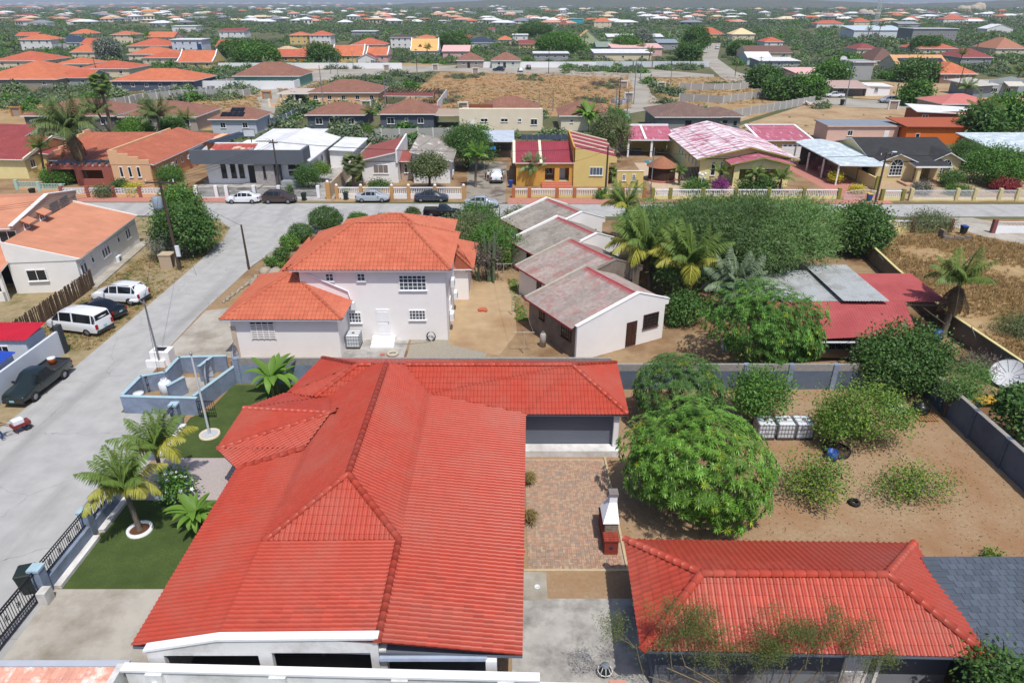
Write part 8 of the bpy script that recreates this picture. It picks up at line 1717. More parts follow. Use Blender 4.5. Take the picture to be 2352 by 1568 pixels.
# ---------------------------------------------------------------- brick patio, barbecue, yard things
def patio():
 p = tag(MB().box(0.75,24.15,0.004,5.38,32.9,0.02).build('patio',mat('mortar',A(192,172,148),0.95)),kind='structure')
 cols = [(192,156,132),(184,148,122),(196,168,140),(176,154,132),(198,158,134),(170,150,134)]
 B = MB();B.bbox(0.004,0.004,0,0.211,0.101,0.045,0.006);mes = [B.mesh('brick',mat(f'paver_{i}',A(*c),0.9,0.1,5,rand=0.12)) for i,c in enumerate(cols)]
 rr = random.Random(4);cells = [];s = 0.215
 nx,ny = int((5.38-0.75)/s),int((32.9-24.15)/s)
 for j in range(ny):
  for i in range(nx):
   for k in (0,1):
    x,y = 0.76+i*s,24.16+j*s
    cells.append((x,y+k*s/2,0) if (i+j) % 2 == 0 else (x+k*s/2+0.105,y,pi/2))
 cells.sort(key=lambda c: c[1]);V = [];F = [];mi = []
 rest = MB()
 for q,(x,y,rz) in enumerate(cells):
  ci = rr.randrange(len(cols));z = 0.006+rr.uniform(-.003,.003)
  if q < 300: inst('brick',mes[ci],p,loc=(x,y,z),rz=rz)
  else:
   rest.T = Matrix.Translation((x,y,z)) @ Matrix.Rotation(rz,4,'Z');rest.box(0.004,0.004,0,0.211,0.101,0.045,ci)
 rest.T = None
 tag(rest.build('brick',[mat(f'paver_{i}',A(*c)) for i,c in enumerate(cols)],p),kind='stuff')
 K = mat('cream_kerb',A(206,186,150),0.9,0.1,3)
 for a in ((5.4,24.0,5.52,33.0),(0.4,24.0,5.4,24.13)): tag(MB().box(a[0],a[1],0,a[2],a[3],0.1).build('kerb',K),kind='structure')
 b = House('brick_barbecue','outdoor brick barbecue with white hood and chimney on the patio',4.78,25.1,cat='barbecue');BR = mat('barbecue_brick',A(158,70,56),0.85,0.15,6);ST = mat('stacked_stone',A(150,136,118),0.95,0.25,5)
 b.box(-.32,0,.34,2.4,0,.86,BR,'base');b.box(-.36,-.04,.38,.62,.86,.92,BR,'counter');b.box(-.36,1.78,.38,2.44,.86,.92,BR,'counter')
 bk = MB();bk.box(0,0,0,.2,.095,.03);me = bk.mesh('brick',mat('barbecue_brick_top',A(170,74,58),.85,.1,5,rand=.15))
 for i in range(3):
  for j in range(5): inst('brick',me,b.e,loc=(-.34+i*.235,-.02+j*.125,.92))
 b.box(-.26,.62,.34,1.78,.86,1.5,ST,'firebox');st = MB();st.box(0,0,0,.3,.04,.055);sm = st.mesh('stone',mat('stone_strip',A(160,144,124),.95,.2,6,rand=.3))
 for j in range(10):
  for i in range(2): inst('stone',sm,b.e,loc=(-.27+i*.31+(.04 if j%2 else 0),.58,.9+j*.06))
 hd = MB();hd.add([(-.38,.52,1.5),(.4,.52,1.5),(.4,1.88,1.5),(-.38,1.88,1.5),(-.02,1.3,2.15),(.36,1.3,2.15),(.36,1.7,2.15),(-.02,1.7,2.15)],[(0,1,5,4),(1,2,6,5),(2,3,7,6),(3,0,4,7),(4,5,6,7),(3,2,1,0)]);b.part(hd,'hood',M_WTRIM)
 b.box(-.02,1.3,.36,1.7,2.15,2.55,M_WTRIM,'chimney');b.box(-.05,1.26,.4,1.74,2.55,2.68,mat('chimney_cap',A(150,140,136),.9),'cap');b.box(-.05,-.06,.08,-.02,.5,.6,P_('tile_blue',(70,70,110)),'emblem_tile')
patio()
def ibc(label,x,y,rz=0.0,z=0.0):
 t = House('water_tank_crate',label,x,y,rz,'water tank','caged white water tanks');mb = MB();mb.bbox(-.5,-.55,.16+z,.5,.55,1.12+z,.06);t.part(mb,'tank',mat('tank_white',A(222,228,232),.4,.04,1));t.box(-.52,-.58,.52,.58,.02+z,.14+z,P_('pallet_dark',(84,78,72)),'pallet')
 c = MB()
 for k in range(6): q = -.5+k*.2;c.box(q-.012,-.575,.15+z,q+.012,-.555,1.14+z);c.box(q-.012,.555,.15+z,q+.012,.575,1.14+z)
 for k in range(6): q = -.55+k*.22;c.box(-.525,q-.012,.15+z,-.505,q+.012,1.14+z);c.box(.505,q-.012,.15+z,.525,q+.012,1.14+z)
 for k in range(4): q = .2+k*.3+z;c.box(-.53,-.59,q,.53,-.575,q+.025);c.box(-.53,-.575,q,-.525,.58,q+.025);c.box(.525,-.575,q,.53,.58,q+.025)
 c.box(-.5,-.2,1.125+z,.5,-.17,1.145+z);c.box(-.5,.17,1.125+z,.5,.2,1.145+z);t.part(c,'cage',M_GALV);m = MB();m.lathe([(.11,1.12+z),(.11,1.17+z),(0,1.18+z)],12);t.part(m,'lid',P_('lid_rust',(150,120,100)))
def yard():
 for i,(x,lb) in enumerate(((15.55,'leftmost of three caged white water tanks in the yard'),(16.75,'middle one of three caged white water tanks in the yard'),(17.9,'rightmost of three caged white water tanks in the yard'))): ibc(lb,x,35.4)
 ibc('caged white water tank beside the orange tiled house',-12.3,47.7)
 def cyl(name,lb,cat,x,y,r,h,m,prof=None,part='body'):
  t = House(name,lb,x,y,cat=cat);mb = MB();mb.lathe(prof or [(0,0),(r,0),(r,h*.86),(r*.7,h*.96),(r*.3,h),(0,h)],18);t.part(mb,part,m);return t
 t = cyl('gas_cylinder','tall silver gas cylinder beside the orange tiled house','cylinder',-13.3,47.1,.27,1.25,M_GALV);mb = MB();mb.cyl((0,0,1.2),(0,0,1.36),.1,.1,8);t.part(mb,'valve_collar',M_GALV)
 t = cyl('gas_cylinder','pale gas cylinder by the bare block cottage wall','cylinder',2.4,47.6,.24,1.2,P_('cyl_pale',(190,184,176)));mb = MB();mb.cyl((0,0,1.15),(0,0,1.3),.1,.1,8);t.part(mb,'valve_collar',M_GALV)
 t = cyl('gas_tank','fat white gas tank inside the roadside enclosure','tank',-23.6,40.3,.42,1.1,M_PLAST);mb = MB();mb.lathe([(.2,1.06),(.2,1.24),(.14,1.24)],14);t.part(mb,'collar',M_PLAST)
 t = cyl('white_drum','low white drum by the enclosure gate','drum',-24.75,39.0,.3,.85,M_PLAST,[(0,0),(.28,0),(.28,.8),(.33,.8),(.33,.88),(0,.9)]);mb = MB();mb.lathe([(.34,.88),(.34,.92),(0,.93)],14);t.part(mb,'lid',M_PLAST)
 BL = mat('blue_plastic',A(36,84,170),.4)
 t = cyl('blue_drum','cut blue drum standing in the yard beside the tub','drum',18.75,32.9,.3,.6,BL,[(.26,.02),(.3,0),(.32,.3),(.3,.6),(.27,.6),(.27,.05),(0,.04)]);mb = MB();mb.lathe([(.33,.28),(.335,.31),(.33,.34)],14);t.part(mb,'hoop',BL)
 t = cyl('blue_barrel','blue barrel under the carport beside the shaggy palm','barrel',33.6,48.6,.3,.95,BL,[(0,0),(.29,0),(.31,.3),(.29,.32),(.31,.62),(.29,.64),(.3,.95),(0,.95)]);mb = MB();mb.lathe([(.08,.95),(.08,.98),(0,.98)],8);t.part(mb,'bung',M_BUMP)
 t = cyl('planting_tub','wide black tub ring round the citrus tree','planter',19.35,33.55,.75,.3,M_BUMP,[(.72,0),(.78,.28),(.74,.3),(.68,.1)]);mb = MB();mb.lathe([(.7,.16),(0,.18)],18);t.part(mb,'soil',P_('dark_soil',(96,78,62)))
 t = cyl('planting_tub','rusty tub ring under the sparse bush','planter',17.3,31.1,.7,.3,M_RUST,[(.66,0),(.7,.24),(.66,.25),(.62,.1)]);mb = MB();mb.lathe([(.63,.12),(0,.14)],18);t.part(mb,'soil',P_('dark_soil',(96,78,62)))
 t = cyl('car_tyre','old car tyre lying beside the sparse bush','tyre',18.3,28.9,.3,.2,M_TYRE,[(.17,0),(.3,.02),(.32,.1),(.3,.18),(.17,.2)]);mb = MB();mb.lathe([(.17,.02),(.14,.1),(.17,.18)],14);t.part(mb,'bead',M_TYRE)
 t = House('black_tank','round black plastic tank on a pallet in the yard corner',26.6,37.9,cat='tank');mb = MB();mb.lathe([(.5,.15),(.55,.35),(.5,.62),(.3,.78),(.18,.8),(.18,.86),(0,.87)],18);t.part(mb,'shell',mat('black_plastic',(0.015,0.015,0.016),.3))
 t = House('wooden_pallet','slatted wooden pallet under the black tank',26.7,37.4,cat='pallet')
 for k in range(7): t.box(-.6+k*.18,-.55,-.48+k*.18,.75,.1,.13,P_('pallet_wood',(176,130,90)),'slat')
 for k in range(3): t.box(-.6,-.5+k*.55,.62,-.4+k*.55,.0,.1,P_('pallet_wood',(176,130,90)),'bearer')
 t = House('white_sheet','white board lying against the lime tree',25.4,38.4,cat='board');t.box(-.5,-.6,.5,.6,.06,.1,M_PLAST,'panel');t.box(-.45,-.5,-.35,.5,0,.06,P_('pallet_wood',(176,130,90)),'batten')
 def dish(label,x,y,r,rx,rz,z,ribs=True):
  t = thing('satellite_dish',label,'satellite dish',(x,y,0),rz);mb = MB();prof = [(r*k/6,.28*r*(k/6)**2) for k in range(7)];mb.lathe(prof,24);o = mb.build('reflector',mat('dish_white',A(214,216,218),.5,.05,2),t);o.location = (0,0,z);o.rotation_euler = (rx,0,0)
  mb = MB()
  for k in range(12): a = k*pi/6;mb.tube([(r*j/4*cos(a),r*j/4*sin(a),.28*r*(j/4)**2+.02) for j in range(1,5)],.014,4)
  mb.tube([(r*cos(a),r*sin(a),.28*r) for a in [2*pi*k/24 for k in range(25)]],.025,5);mb.build('rib',M_GALV,o)
  mb = MB();mb.cyl((0,.1,0),(0,.1,max(.2,z)),.05,.05,8);mb.build('mast',M_GALV,t)
  return t
 dish('large ribbed satellite dish lying on its side by the right wall',34.75,41.7,1.15,radians(38),radians(-55),.7)
 dish('white satellite dish standing on edge in the enclosure',-20.9,40.6,1.1,radians(86),radians(104),1.2);dish('second white satellite dish on edge nearer the neighbour wall',-19.9,42.9,1.1,radians(86),radians(104),1.2);dish('small white satellite dish behind the cactus hedge trees',118,262,1.8,radians(60),radians(20),5.5)
 t = House('wheelbarrow','old wheelbarrow parked by the right boundary wall',33.0,43.6,radians(40),'wheelbarrow');mb = MB();mb.add([(-.5,-.3,.62),(.5,-.35,.62),(.5,.35,.62),(-.5,.3,.62),(-.3,-.18,.32),(.25,-.2,.3),(.25,.2,.3),(-.3,.18,.32)],[(4,5,6,7),(0,1,5,4),(1,2,6,5),(2,3,7,6),(3,0,4,7)]);o = t.part(mb,'tray',M_RUST);
 for s in (-1,1): mb = MB();mb.tube([(.7,s*.05,.2),(-.4,s*.25,.34),(-1.0,s*.3,.55)],.02,5);t.part(mb,'handle',M_WOODP)
 mb = MB();mb.tube([(.72+.16*cos(a),0,.18+.16*sin(a)) for a in [2*pi*k/12 for k in range(13)]],.04,5);t.part(mb,'wheel',M_TYRE)
 t = House('ladder','aluminium ladder leaning on the yellow capped wall',35.2,47.0,radians(65),'ladder')
 for s in (-.22,.22): mb = MB();mb.tube([(s,-.9,0),(s,.2,1.9)],.03,4);t.part(mb,'rail',M_GALV)
 for k in range(7): mb = MB();q = (k+.6)/7.5;mb.tube([(-.22,-.9+1.1*q,1.9*q),(.22,-.9+1.1*q,1.9*q)],.02,4);t.part(mb,'rung',M_GALV)
 # flagpole
 t = House('flagpole','bare white flagpole in a round gravel bed on the lawn',-18.75,35.4,cat='flagpole');mb = MB();mb.cyl((0,0,0),(0,0,5.6),.075,.05,10);t.part(mb,'pole',mat('pole_white',A(214,220,224),.4));mb = MB();mb.blob((0,0,5.68),(.09,.09,.09),6);t.part(mb,'finial',M_RIM);mb = MB();mb.lathe([(.62,0),(.62,.14),(.5,.14),(.5,.05)],22);t.part(mb,'rim',P_('rim_cream',(226,214,188)));mb = MB();mb.lathe([(.5,.1),(0,.11)],22);t.part(mb,'gravel_bed',mat('bed_gravel',A(196,198,202),.95,.3,30))
 t = House('utility_cabinet','white roadside utility cabinet with black hatch',-25.9,44.9,cat='cabinet');mb = MB();mb.bbox(-.7,-.5,0,.7,.5,1.15,.04);t.part(mb,'body',M_WHITE);t.box(-.35,-.3,.35,.3,1.15,1.18,M_BUMP,'hatch');t.box(-.95,-.75,.4,-.5,0,.55,M_WHITE,'plinth')
 t = House('meter_shelter','beige open-fronted meter shelter by the transformer pole',-34.7,65.3,cat='shelter')
 for a in ((-.6,-.55,.6,-.45),(-.6,.45,.6,.55),(-.6,-.45,-.5,.45)): t.box(*a,0,1.45,P_('shelter_beige',(206,184,156)),'wall')
 t.box(-.65,-.6,.65,.6,1.45,1.55,P_('shelter_beige',(206,184,156)),'roof');t.box(-.48,-.3,-.4,.3,.5,1.2,M_BUMP,'meter_box')
 def bin_(label,x,y,rz,m,lid=None,s=1.0):
  t = House('wheelie_bin',label,x,y,rz,'bin');t.e.scale = (s,)*3;mb = MB();mb.add([(-.22,-.26,.08),(.22,-.26,.08),(.22,.24,.08),(-.22,.24,.08),(-.29,-.34,.98),(.29,-.34,.98),(.29,.34,.98),(-.29,.34,.98)],[(0,1,5,4),(1,2,6,5),(2,3,7,6),(3,0,4,7),(3,2,1,0),(4,5,6,7)]);t.part(mb,'body',m);mb = MB();mb.bbox(-.31,-.36,.98,.31,.38,1.08,.03);t.part(mb,'lid',lid or m)
  for s_ in (-1,1): mb = MB();mb.cyl((s_*.24,.26,.1),(s_*.3,.26,.1),.1,.1,10);t.part(mb,'wheel',M_TYRE)
 DGp = mat('bin_green',A(48,58,54),.5);
 bin_('dark green wheelie bin outside the railing by the gate',-21.9,22.9,.3,DGp,s=1.15);bin_('dark wheelie bin beside the brown MPV',-28.2,91.6,0,DGp);bin_('dark wheelie bin at the mouth of the sandy lane',-22.6,92.0,0,DGp);bin_('blue wheelie bin with yellow lid by the street pole',53.2-4.9,91.3,0,BL,P_('lid_yellow',(226,206,60)));bin_('dark wheelie bin with blue lid by the maroon post',52.2,76.4,0,DGp,BL);bin_('blue wheelie bin beside the ochre house',-0.2,99,0,BL);bin_('black bin by the curving road post',86.5,188,0,DGp,s=1.4);bin_('dark wheelie bin left of the breeze-block fence',-66.5,94.0,0,DGp)
 # boulders and edging along the road bend
 rk = mat('granite',A(176,164,146),.9,.2,2,.5,6);rr = random.Random(3)
 for i,(u,v,s,lb) in enumerate(((632,598,1.0,'largest pale boulder on the road bend'),(610,628,.75,'pale boulder in front of the largest one'),(634,632,.85,'rounded boulder beside the low shrub'),(586,655,.7,'boulder at the left eaves of the garage roof'),(1010,508,.6,'dark boulder beside the old black pickup'),(1048,520,.5,'small pale boulder beside the thicket'))):
  p = G(u,v);t = thing('boulder',lb,'boulder',p,rr.uniform(0,3));random.seed(i);mb = MB();mb.blob((0,0,s*.3),(s,s*.8,s*.62),7,0,.08);mb.build('rock',rk,t)
 t = thing('stone_edging','row of rough edging stones along the garage drive','edging',G(540,690));rr = random.Random(9)
 for k in range(26): p = G(600-90*k/26,628+70*k/26) - t.location;random.seed(k);mb = MB();s = rr.uniform(.14,.26);mb.blob((p.x+rr.uniform(-.1,.1),p.y,s*.4),(s,s,s*.7),4,0,.15);mb.build('stone',rk,t)
 t = House('red_tile_pile','small pile of orange roof tiles on the bare soil',-2.5,54.6,cat='tile pile')
 for k in range(9): mb = MB();mb.box(-.2,-.14,0,.2,.14,.05);o = t.part(mb,'tile',M_ORT);o.location = (rr.uniform(-.3,.3),rr.uniform(-.3,.3),.05*(k//3));o.rotation_euler = (rr.uniform(-.2,.2),0,rr.uniform(0,3))
 t = House('concrete_ring','pale concrete ring lying behind the orange house steps',-9.1,46.2,cat='ring');mb = MB();mb.lathe([(.28,0),(.45,.04),(.46,.2),(.3,.22),(.26,.1)],18);t.part(mb,'ring',P_('ring_beige',(206,192,170)));t.box(-.95,-.1,-.6,.2,0,.06,M_ORT,'loose_tile')
 t = House('hose_coil','coiled dark hose against the orange tiled house wall',-6.4,48.62,cat='hose');mb = MB()
 for k in range(4): mb.tube([((.3+.02*k)*cos(a),-.03*k,.42+(.36+.02*k)*sin(a)) for a in [2*pi*j/16 for j in range(17)]],.018,4)
 t.part(mb,'coil',M_BUMP);mb = MB();mb.tube([(0,-.2,.02),(-1.5,-.6,.02),(-3.2,-.5,.02),(-4.6,-1.0,.02)],.02,4);t.part(mb,'loose_end',P_('hose_grey',(110,112,108)))
 t = House('clothes_line','clothes line strung between three T-posts beside the cottages',0,0,cat='clothes line')
 ps = [(-0.8,61.5),(0.0,53.6),(0.9,46.4)]
 for x,y in ps: mb = MB();mb.cyl((x,y,0),(x,y,1.8),.04,.04,6);mb.tube([(x-.8,y,1.8),(x+.8,y,1.8)],.03,5);t.part(mb,'post',P_('line_post',(206,196,180)))
 for s in (-.7,.7): mb = MB();mb.tube([(x+s,y,1.82) for x,y in ps],.012,3);t.part(mb,'line',P_('line_post',(206,196,180)))
 t = House('plastic_chair','white plastic garden chair under the mango tree by the carport',16.3,46.6,cat='chair');t.box(-.24,-.24,.24,.24,.42,.46,M_PLAST,'seat');t.box(-.24,.22,.24,.26,.46,.9,M_PLAST,'backrest')
 for x in (-.22,.18):
  for y in (-.22,.18): t.box(x,y,x+.04,y+.04,0,.42,M_PLAST,'leg')
 t = House('timber_stack','few pale planks lying before the rear garden wall',8.6,42.6,cat='planks')
 for k in range(4): mb = MB();mb.box(-1.4,-.07,0,1.4,.07,.06);o = t.part(mb,'plank',P_('plank_pale',(206,186,150)));o.location = (k*.5,.12*k,.03*(k%2));o.rotation_euler = (0,0,.04*k-.05)
 t = House('rope_heap','heap of pale rope behind the red outbuilding roof',9.3,24.6,cat='rope');mb = MB()
 for k in range(5): mb.tube([(rr.uniform(-.3,.3)+.25*cos(a)+.1*k,.2*sin(a),.06+.03*k) for a in [2*pi*j/10 for j in range(11)]],.05,5)
 t.part(mb,'coil',P_('rope_pale',(196,184,164)))
 t = House('wire_stool','round black and white wire stool by the boundary wall',3.7,18.55,cat='stool');mb = MB();mb.lathe([(0,.5),(.17,.5),(.17,.53),(0,.53)],16);t.part(mb,'seat',P_('stool_grey',(150,158,166)));mb = MB()
 for k in range(8): a = k*pi/4;mb.tube([(.16*cos(a),.16*sin(a),.5),(.3*cos(a),.3*sin(a),.25),(.18*cos(a),.18*sin(a),.02)],.018,5)
 mb.tube([(.29*cos(a),.29*sin(a),.25) for a in [2*pi*k/18 for k in range(19)]],.018,5);t.part(mb,'frame',M_WTRIM);mb = MB();mb.lathe([(0,.04),(.2,.04),(.24,.3),(.15,.48)],12);t.part(mb,'core',M_BUMP)
 for i,(y,lb) in enumerate(((30.6,'spiky potted plant at the patio edge, the farther one'),(27.4,'spiky potted plant at the patio edge, the nearer one'))):
  t = thing('spiky_plant',lb,'plant',(0.95,y,0));inst('leaves',crown_mesh('leaves',(.35,.4,.35),26,8,.1,.34,.035,leafmat('bronze_leaf',A(124,110,66,.95),.2),400+i,'star',zmin=-.2),t,loc=(0,0,.4));mb = MB();mb.lathe([(.12,0),(.18,.25),(0,.24)],10);mb.build('pot',P_('pot_brown',(120,84,64)),t)
 t = House('pipe_cap','small round drain cover on the concrete path',1.15,23.1,cat='drain');mb = MB();mb.lathe([(.13,.024),(.13,.05),(.09,.05),(.09,.04),(0,.04)],14);t.part(mb,'cover',M_PLAST)
 # stacks of concrete blocks on the far corner lot, meter portals on the plots
 bl = [P_('block_grey',(150,148,148)),P_('block_pale',(190,196,204))]
 for i,(u,v) in enumerate(((440,212),(455,208),(462,203),(470,211),(485,206),(500,212),(520,208),(538,212),(550,206),(565,210),(1413,236),(1425,240),(1437,236))):
  p = G(u,v);t = House('block_stack',f'{ORD[i if u < 1000 else i-10]} stack of concrete blocks {"beyond the curved panel wall" if u < 1000 else "on the red lot"}, counted from the left',p.x,p.y,cat='blocks',group='stacks of concrete blocks')
  for k in range(3): t.box(-1.0+.7*k,-.5,-.36+.7*k,.5,0,1.0+.15*(k%2),bl[(i+k)%2],'pallet_load')
 for i,(u,v,lb) in enumerate(((842,252,'white meter portal left of the cream flat house'),(1064,256,'white meter portal beside the rust screen'),(1000,161,'white meter portal before the grey bungalow'),(1092,170,'meter portal on the red lot near the bungalows'),(1345,160,'empty white goalpost-like portal beyond the red lot'),(888,162,'white meter portal along the far street'),(1432,203,'white meter post at the red lot corner'),(1444,232,'white meter post beside the block stacks'),(1518,206,'white meter post left of the brown plots'),(614,228,'ochre meter portal at the panel wall end'),(40,268,'ochre meter portal at the left edge'),(2050,252,'grey meter post beside the curving road'))):
  p = G(u,v);t = House('meter_portal',lb,p.x,p.y,cat='portal');m = P_('portal_ochre',(206,146,84)) if 'ochre' in lb else P_('portal_white',(230,226,220))
  t.box(-1.3,-.2,-1.0,.2,0,2.0,m,'pier');t.box(1.0,-.2,1.3,.2,0,2.0,m,'pier');t.box(-1.35,-.25,1.35,.25,2.0,2.25,m,'lintel');t.box(-.9,0,.9,.1,0,1.9,P_('portal_dim',(176,160,148)),'back_panel')
 t = House('globe_lamp','white post lamp with three globes before the pink roofed house',26.6,95.8,cat='lamp');mb = MB();mb.cyl((0,0,0),(0,0,2.6),.06,.05,8);t.part(mb,'post',M_WTRIM)
 for x,z in ((-.4,2.7),(.4,2.7),(0,2.5)): mb = MB();mb.blob((x,0,z),(.2,.2,.2),7);t.part(mb,'globe',M_PLAST)
 t = House('rubble_pile','heap of white rubble beside the panel wall end',*G(1862,243)[:2],cat='rubble')
 for k in range(16): mb = MB();s = rr.uniform(.3,.8);mb.box(-s,-s*.4,0,s,s*.4,s*.5);o = t.part(mb,'chunk',P_('rubble_white',(206,200,190)));o.location = (rr.uniform(-1.8,1.8),rr.uniform(-1.2,1.2),rr.uniform(0,.8));o.rotation_euler = (rr.uniform(-.6,.6),rr.uniform(-.6,.6),rr.uniform(0,3))
 t = House('block_ruin','low ruin of bare blocks in the dry grass lot',48.6,74.0,cat='ruin')
 for k in range(5): t.box(k*.62,0,k*.62+.6,.3,0,.55-.1*(k%2),M_BLOCK,'block')
 t.box(0,.3,.3,1.2,0,1.1,M_BLOCK,'block')
 t = House('trailer_cart','yellow framed cart beyond the right garden wall',31.2,39.0,cat='cart');t.box(-1.3,-.5,1.3,.5,.35,.42,P_('cart_yellow',(206,160,60)),'deck');mb = MB();mb.cyl((-.5,-.55,.25),(-.5,.55,.25),.25,.25,10);t.part(mb,'wheel',M_TYRE);t.box(-1.3,-.5,-1.24,.5,.42,.9,P_('cart_yellow',(206,160,60)),'rail')
 t = House('window_grille','discarded window frames leaning on the yellow capped wall',37.2,65.5,radians(80),'frames')
 for k in range(2):
  mb = MB()
  for q in range(4): mb.box(-.8+q*.5,-.03,0,-.74+q*.5,.03,1.5)
  for z in (0,.75,1.45): mb.box(-.8,-.03,z,.76,.03,z+.06)
  o = t.part(mb,'frame',P_('frame_pale',(206,206,200)));o.location = (k*1.9-1,0,0);o.rotation_euler = (-.25,0,0)
 t = House('palm_litter','pile of straw-coloured cuttings beside the carport',32.6,58.5,cat='cuttings');inst('heap',crown_mesh('heap',(1.3,1.0,.35),60,9,.3,.4,.05,LF_DRY,500,zmin=0.0),t.e,loc=(0,0,.05));t.box(-.6,-.05,.6,.05,0,.08,P_('plank_pale',(206,186,150)),'branch')
yard()

# ---------------------------------------------------------------- poles and wires
def poles():
 def pole(name,lb,x,y,h,r=.13,m=None,arm=0,lamp=None,top=None,lean=0.0):
  t = House(name,lb,x,y,cat='pole');mb = MB();mb.cyl((0,0,0),(lean,0,h),r*1.1,r*.75,8);t.part(mb,'post',m or M_WOODP)
  if arm: mb = MB();mb.box(-arm,-.06,h-.5,arm,.06,h-.36);t.part(mb,'cross_arm',M_WOODP);
  if arm:
   for k in range(3): mb = MB();mb.cyl((-arm+.1+k*(arm-.1),0,h-.36),(-arm+.1+k*(arm-.1),0,h-.1),.06,.04,6);t.part(mb,'insulator',M_PLAST)
  if lamp: mb = MB();mb.tube([(0,0,h-.3),(lamp*.5,-.1,h+.05),(lamp,-.2,h+.1)],.04,5);t.part(mb,'bracket',M_GALV);mb = MB();mb.bbox(lamp-.35,-.32,h+.04,lamp+.25,-.08,h+.16,.03);t.part(mb,'lamp_head',M_PLAST)
  return t
 t = pole('transformer_pole','wooden pole carrying a grey transformer at the road corner',-33.4,64.7,9.2,.16,None,1.4);mb = MB();mb.lathe([(0,6.3),(.42,6.3),(.45,6.5),(.45,7.4),(.3,7.5),(0,7.5)],16,0,(-.55,-.25));t.part(mb,'transformer',P_('transformer_grey',(150,164,176)));t.box(.15,-.3,.5,-.1,1.5,2.6,M_PLAST,'meter_box')
 pole('street_pole','plain wooden pole on the verge of the road bend',-26.5,64.9,4.6,.12);pole('lamp_post','slim steel lamp post beside the utility cabinet',-25.9,44.3,5.3,.07,M_GALV,lamp=-.5);pole('street_pole','dark wooden pole before the ochre baluster fence',12.8,92.9,7.0,.14);pole('lamp_pole','wooden pole with street lamp by the blue bin',48.9,90.7,6.6,.14,None,.8,.9);pole('lamp_pole','wooden lamp pole before the modern white house',-32.6,95.5,7.4,.13,None,.6,-1.1);pole('street_pole','thin steel pole before the thatched gazebo',19.4,95,6.4,.07,M_GALV)
 far = [((745,258),(720,150),'steel'),((888,262),(884,172),'lamp'),((1238,253),(1237,205),'steel'),((1270,256),(1268,205),'steel'),((1420,262),(1422,178),'wood'),((1455,240),(1456,136),'steel'),((1413,270),(1412,200),'steel'),((1440,270),(1442,205),'steel'),((958,166),(956,112),'wood'),((1260,170),(1262,112),'wood'),((1560,138),(1555,106),'wood'),((1540,195),(1540,150),'steel'),((1470,190),(1470,140),'steel'),((1940,244),(1958,160),'lamp'),((2055,232),(2068,180),'wood'),((2195,225),(2208,150),'wood'),((1742,178),(1735,130),'wood'),((160,232),(140,196),'wood'),((225,178),(216,130),'wood'),((530,112),(536,80),'wood'),((812,160),(806,118),'steel'),((1688,176),(1686,142),'wood'),((760,170),(756,128),'steel'),((776,172),(772,126),'steel')]
 cnt = {}
 for i,((u,v),(ut,vt),k) in enumerate(sorted(far,key=lambda t: -t[0][1])):
  p = G(u,v);h = max(4.0,zat(vt,p.y));m_ = near_mark(u);kk = (k,m_);c = cnt[kk] = cnt.get(kk,-1) + 1
  pole('lamp_pole' if k == 'lamp' else 'street_pole',f'street lamp pole {"beside the peach house" if u < 1000 else "on the curving road before the shack"}' if k == 'lamp' else f'{ORD[c]} thin {k} pole in line with the {m_}',p.x,p.y,h,.12,M_WOODP if k == 'wood' else M_GALV,.7 if k == 'wood' else 0,-1.2 if k == 'lamp' else None).e['group'] = 'poles over the back plots'
 # wires
 w = House('overhead_wires','thin overhead wires strung from the transformer pole along the street',0,0,cat='wires');W_ = mat('wire_dark',(0.03,0.03,0.03),.7)
 def wire(a,b,sag=.5,n=10,r=.016):
  a,b = Vector(a),Vector(b);mb = MB();mb.tube([a.lerp(b,i/n) - Vector((0,0,sag*4*(i/n)*(1-i/n))) for i in range(n+1)],r,3,0,False);w.part(mb,'wire',W_)
 T0 = (-33.4,64.7,8.9)
 for d in (-1.2,0,1.2): wire((T0[0]+d,T0[1],T0[2]),(-32.6+d*.5,95.5,7.1));wire((-32.6+d*.5,95.5,7.1),(12.8+d*.2,92.9,6.8),.9);wire((12.8+d*.2,92.9,6.8),(48.9+d*.5,90.7,6.3),.8);wire((48.9+d*.5,90.7,6.3),(110+d*.5,93,7.5),.9);wire((T0[0]+d,T0[1],T0[2]),(-60+d,50,8.6),.8)
 wire(T0,(-25.9,44.3,5.2),.3);wire(T0,(-26.5,64.9,4.5),.1);wire((T0[0],T0[1],7),(-39.6,60.4,3.2),.2);wire(T0,(-31.0,63.0,0.1),.0);wire((-25.9,44.3,5.2),(-25.4,42.9,0.1),0);wire((12.8,92.9,6.5),(8.5,100,3.4),.15);wire((48.9,90.7,6.0),(57,102,4.0),.2)
poles()

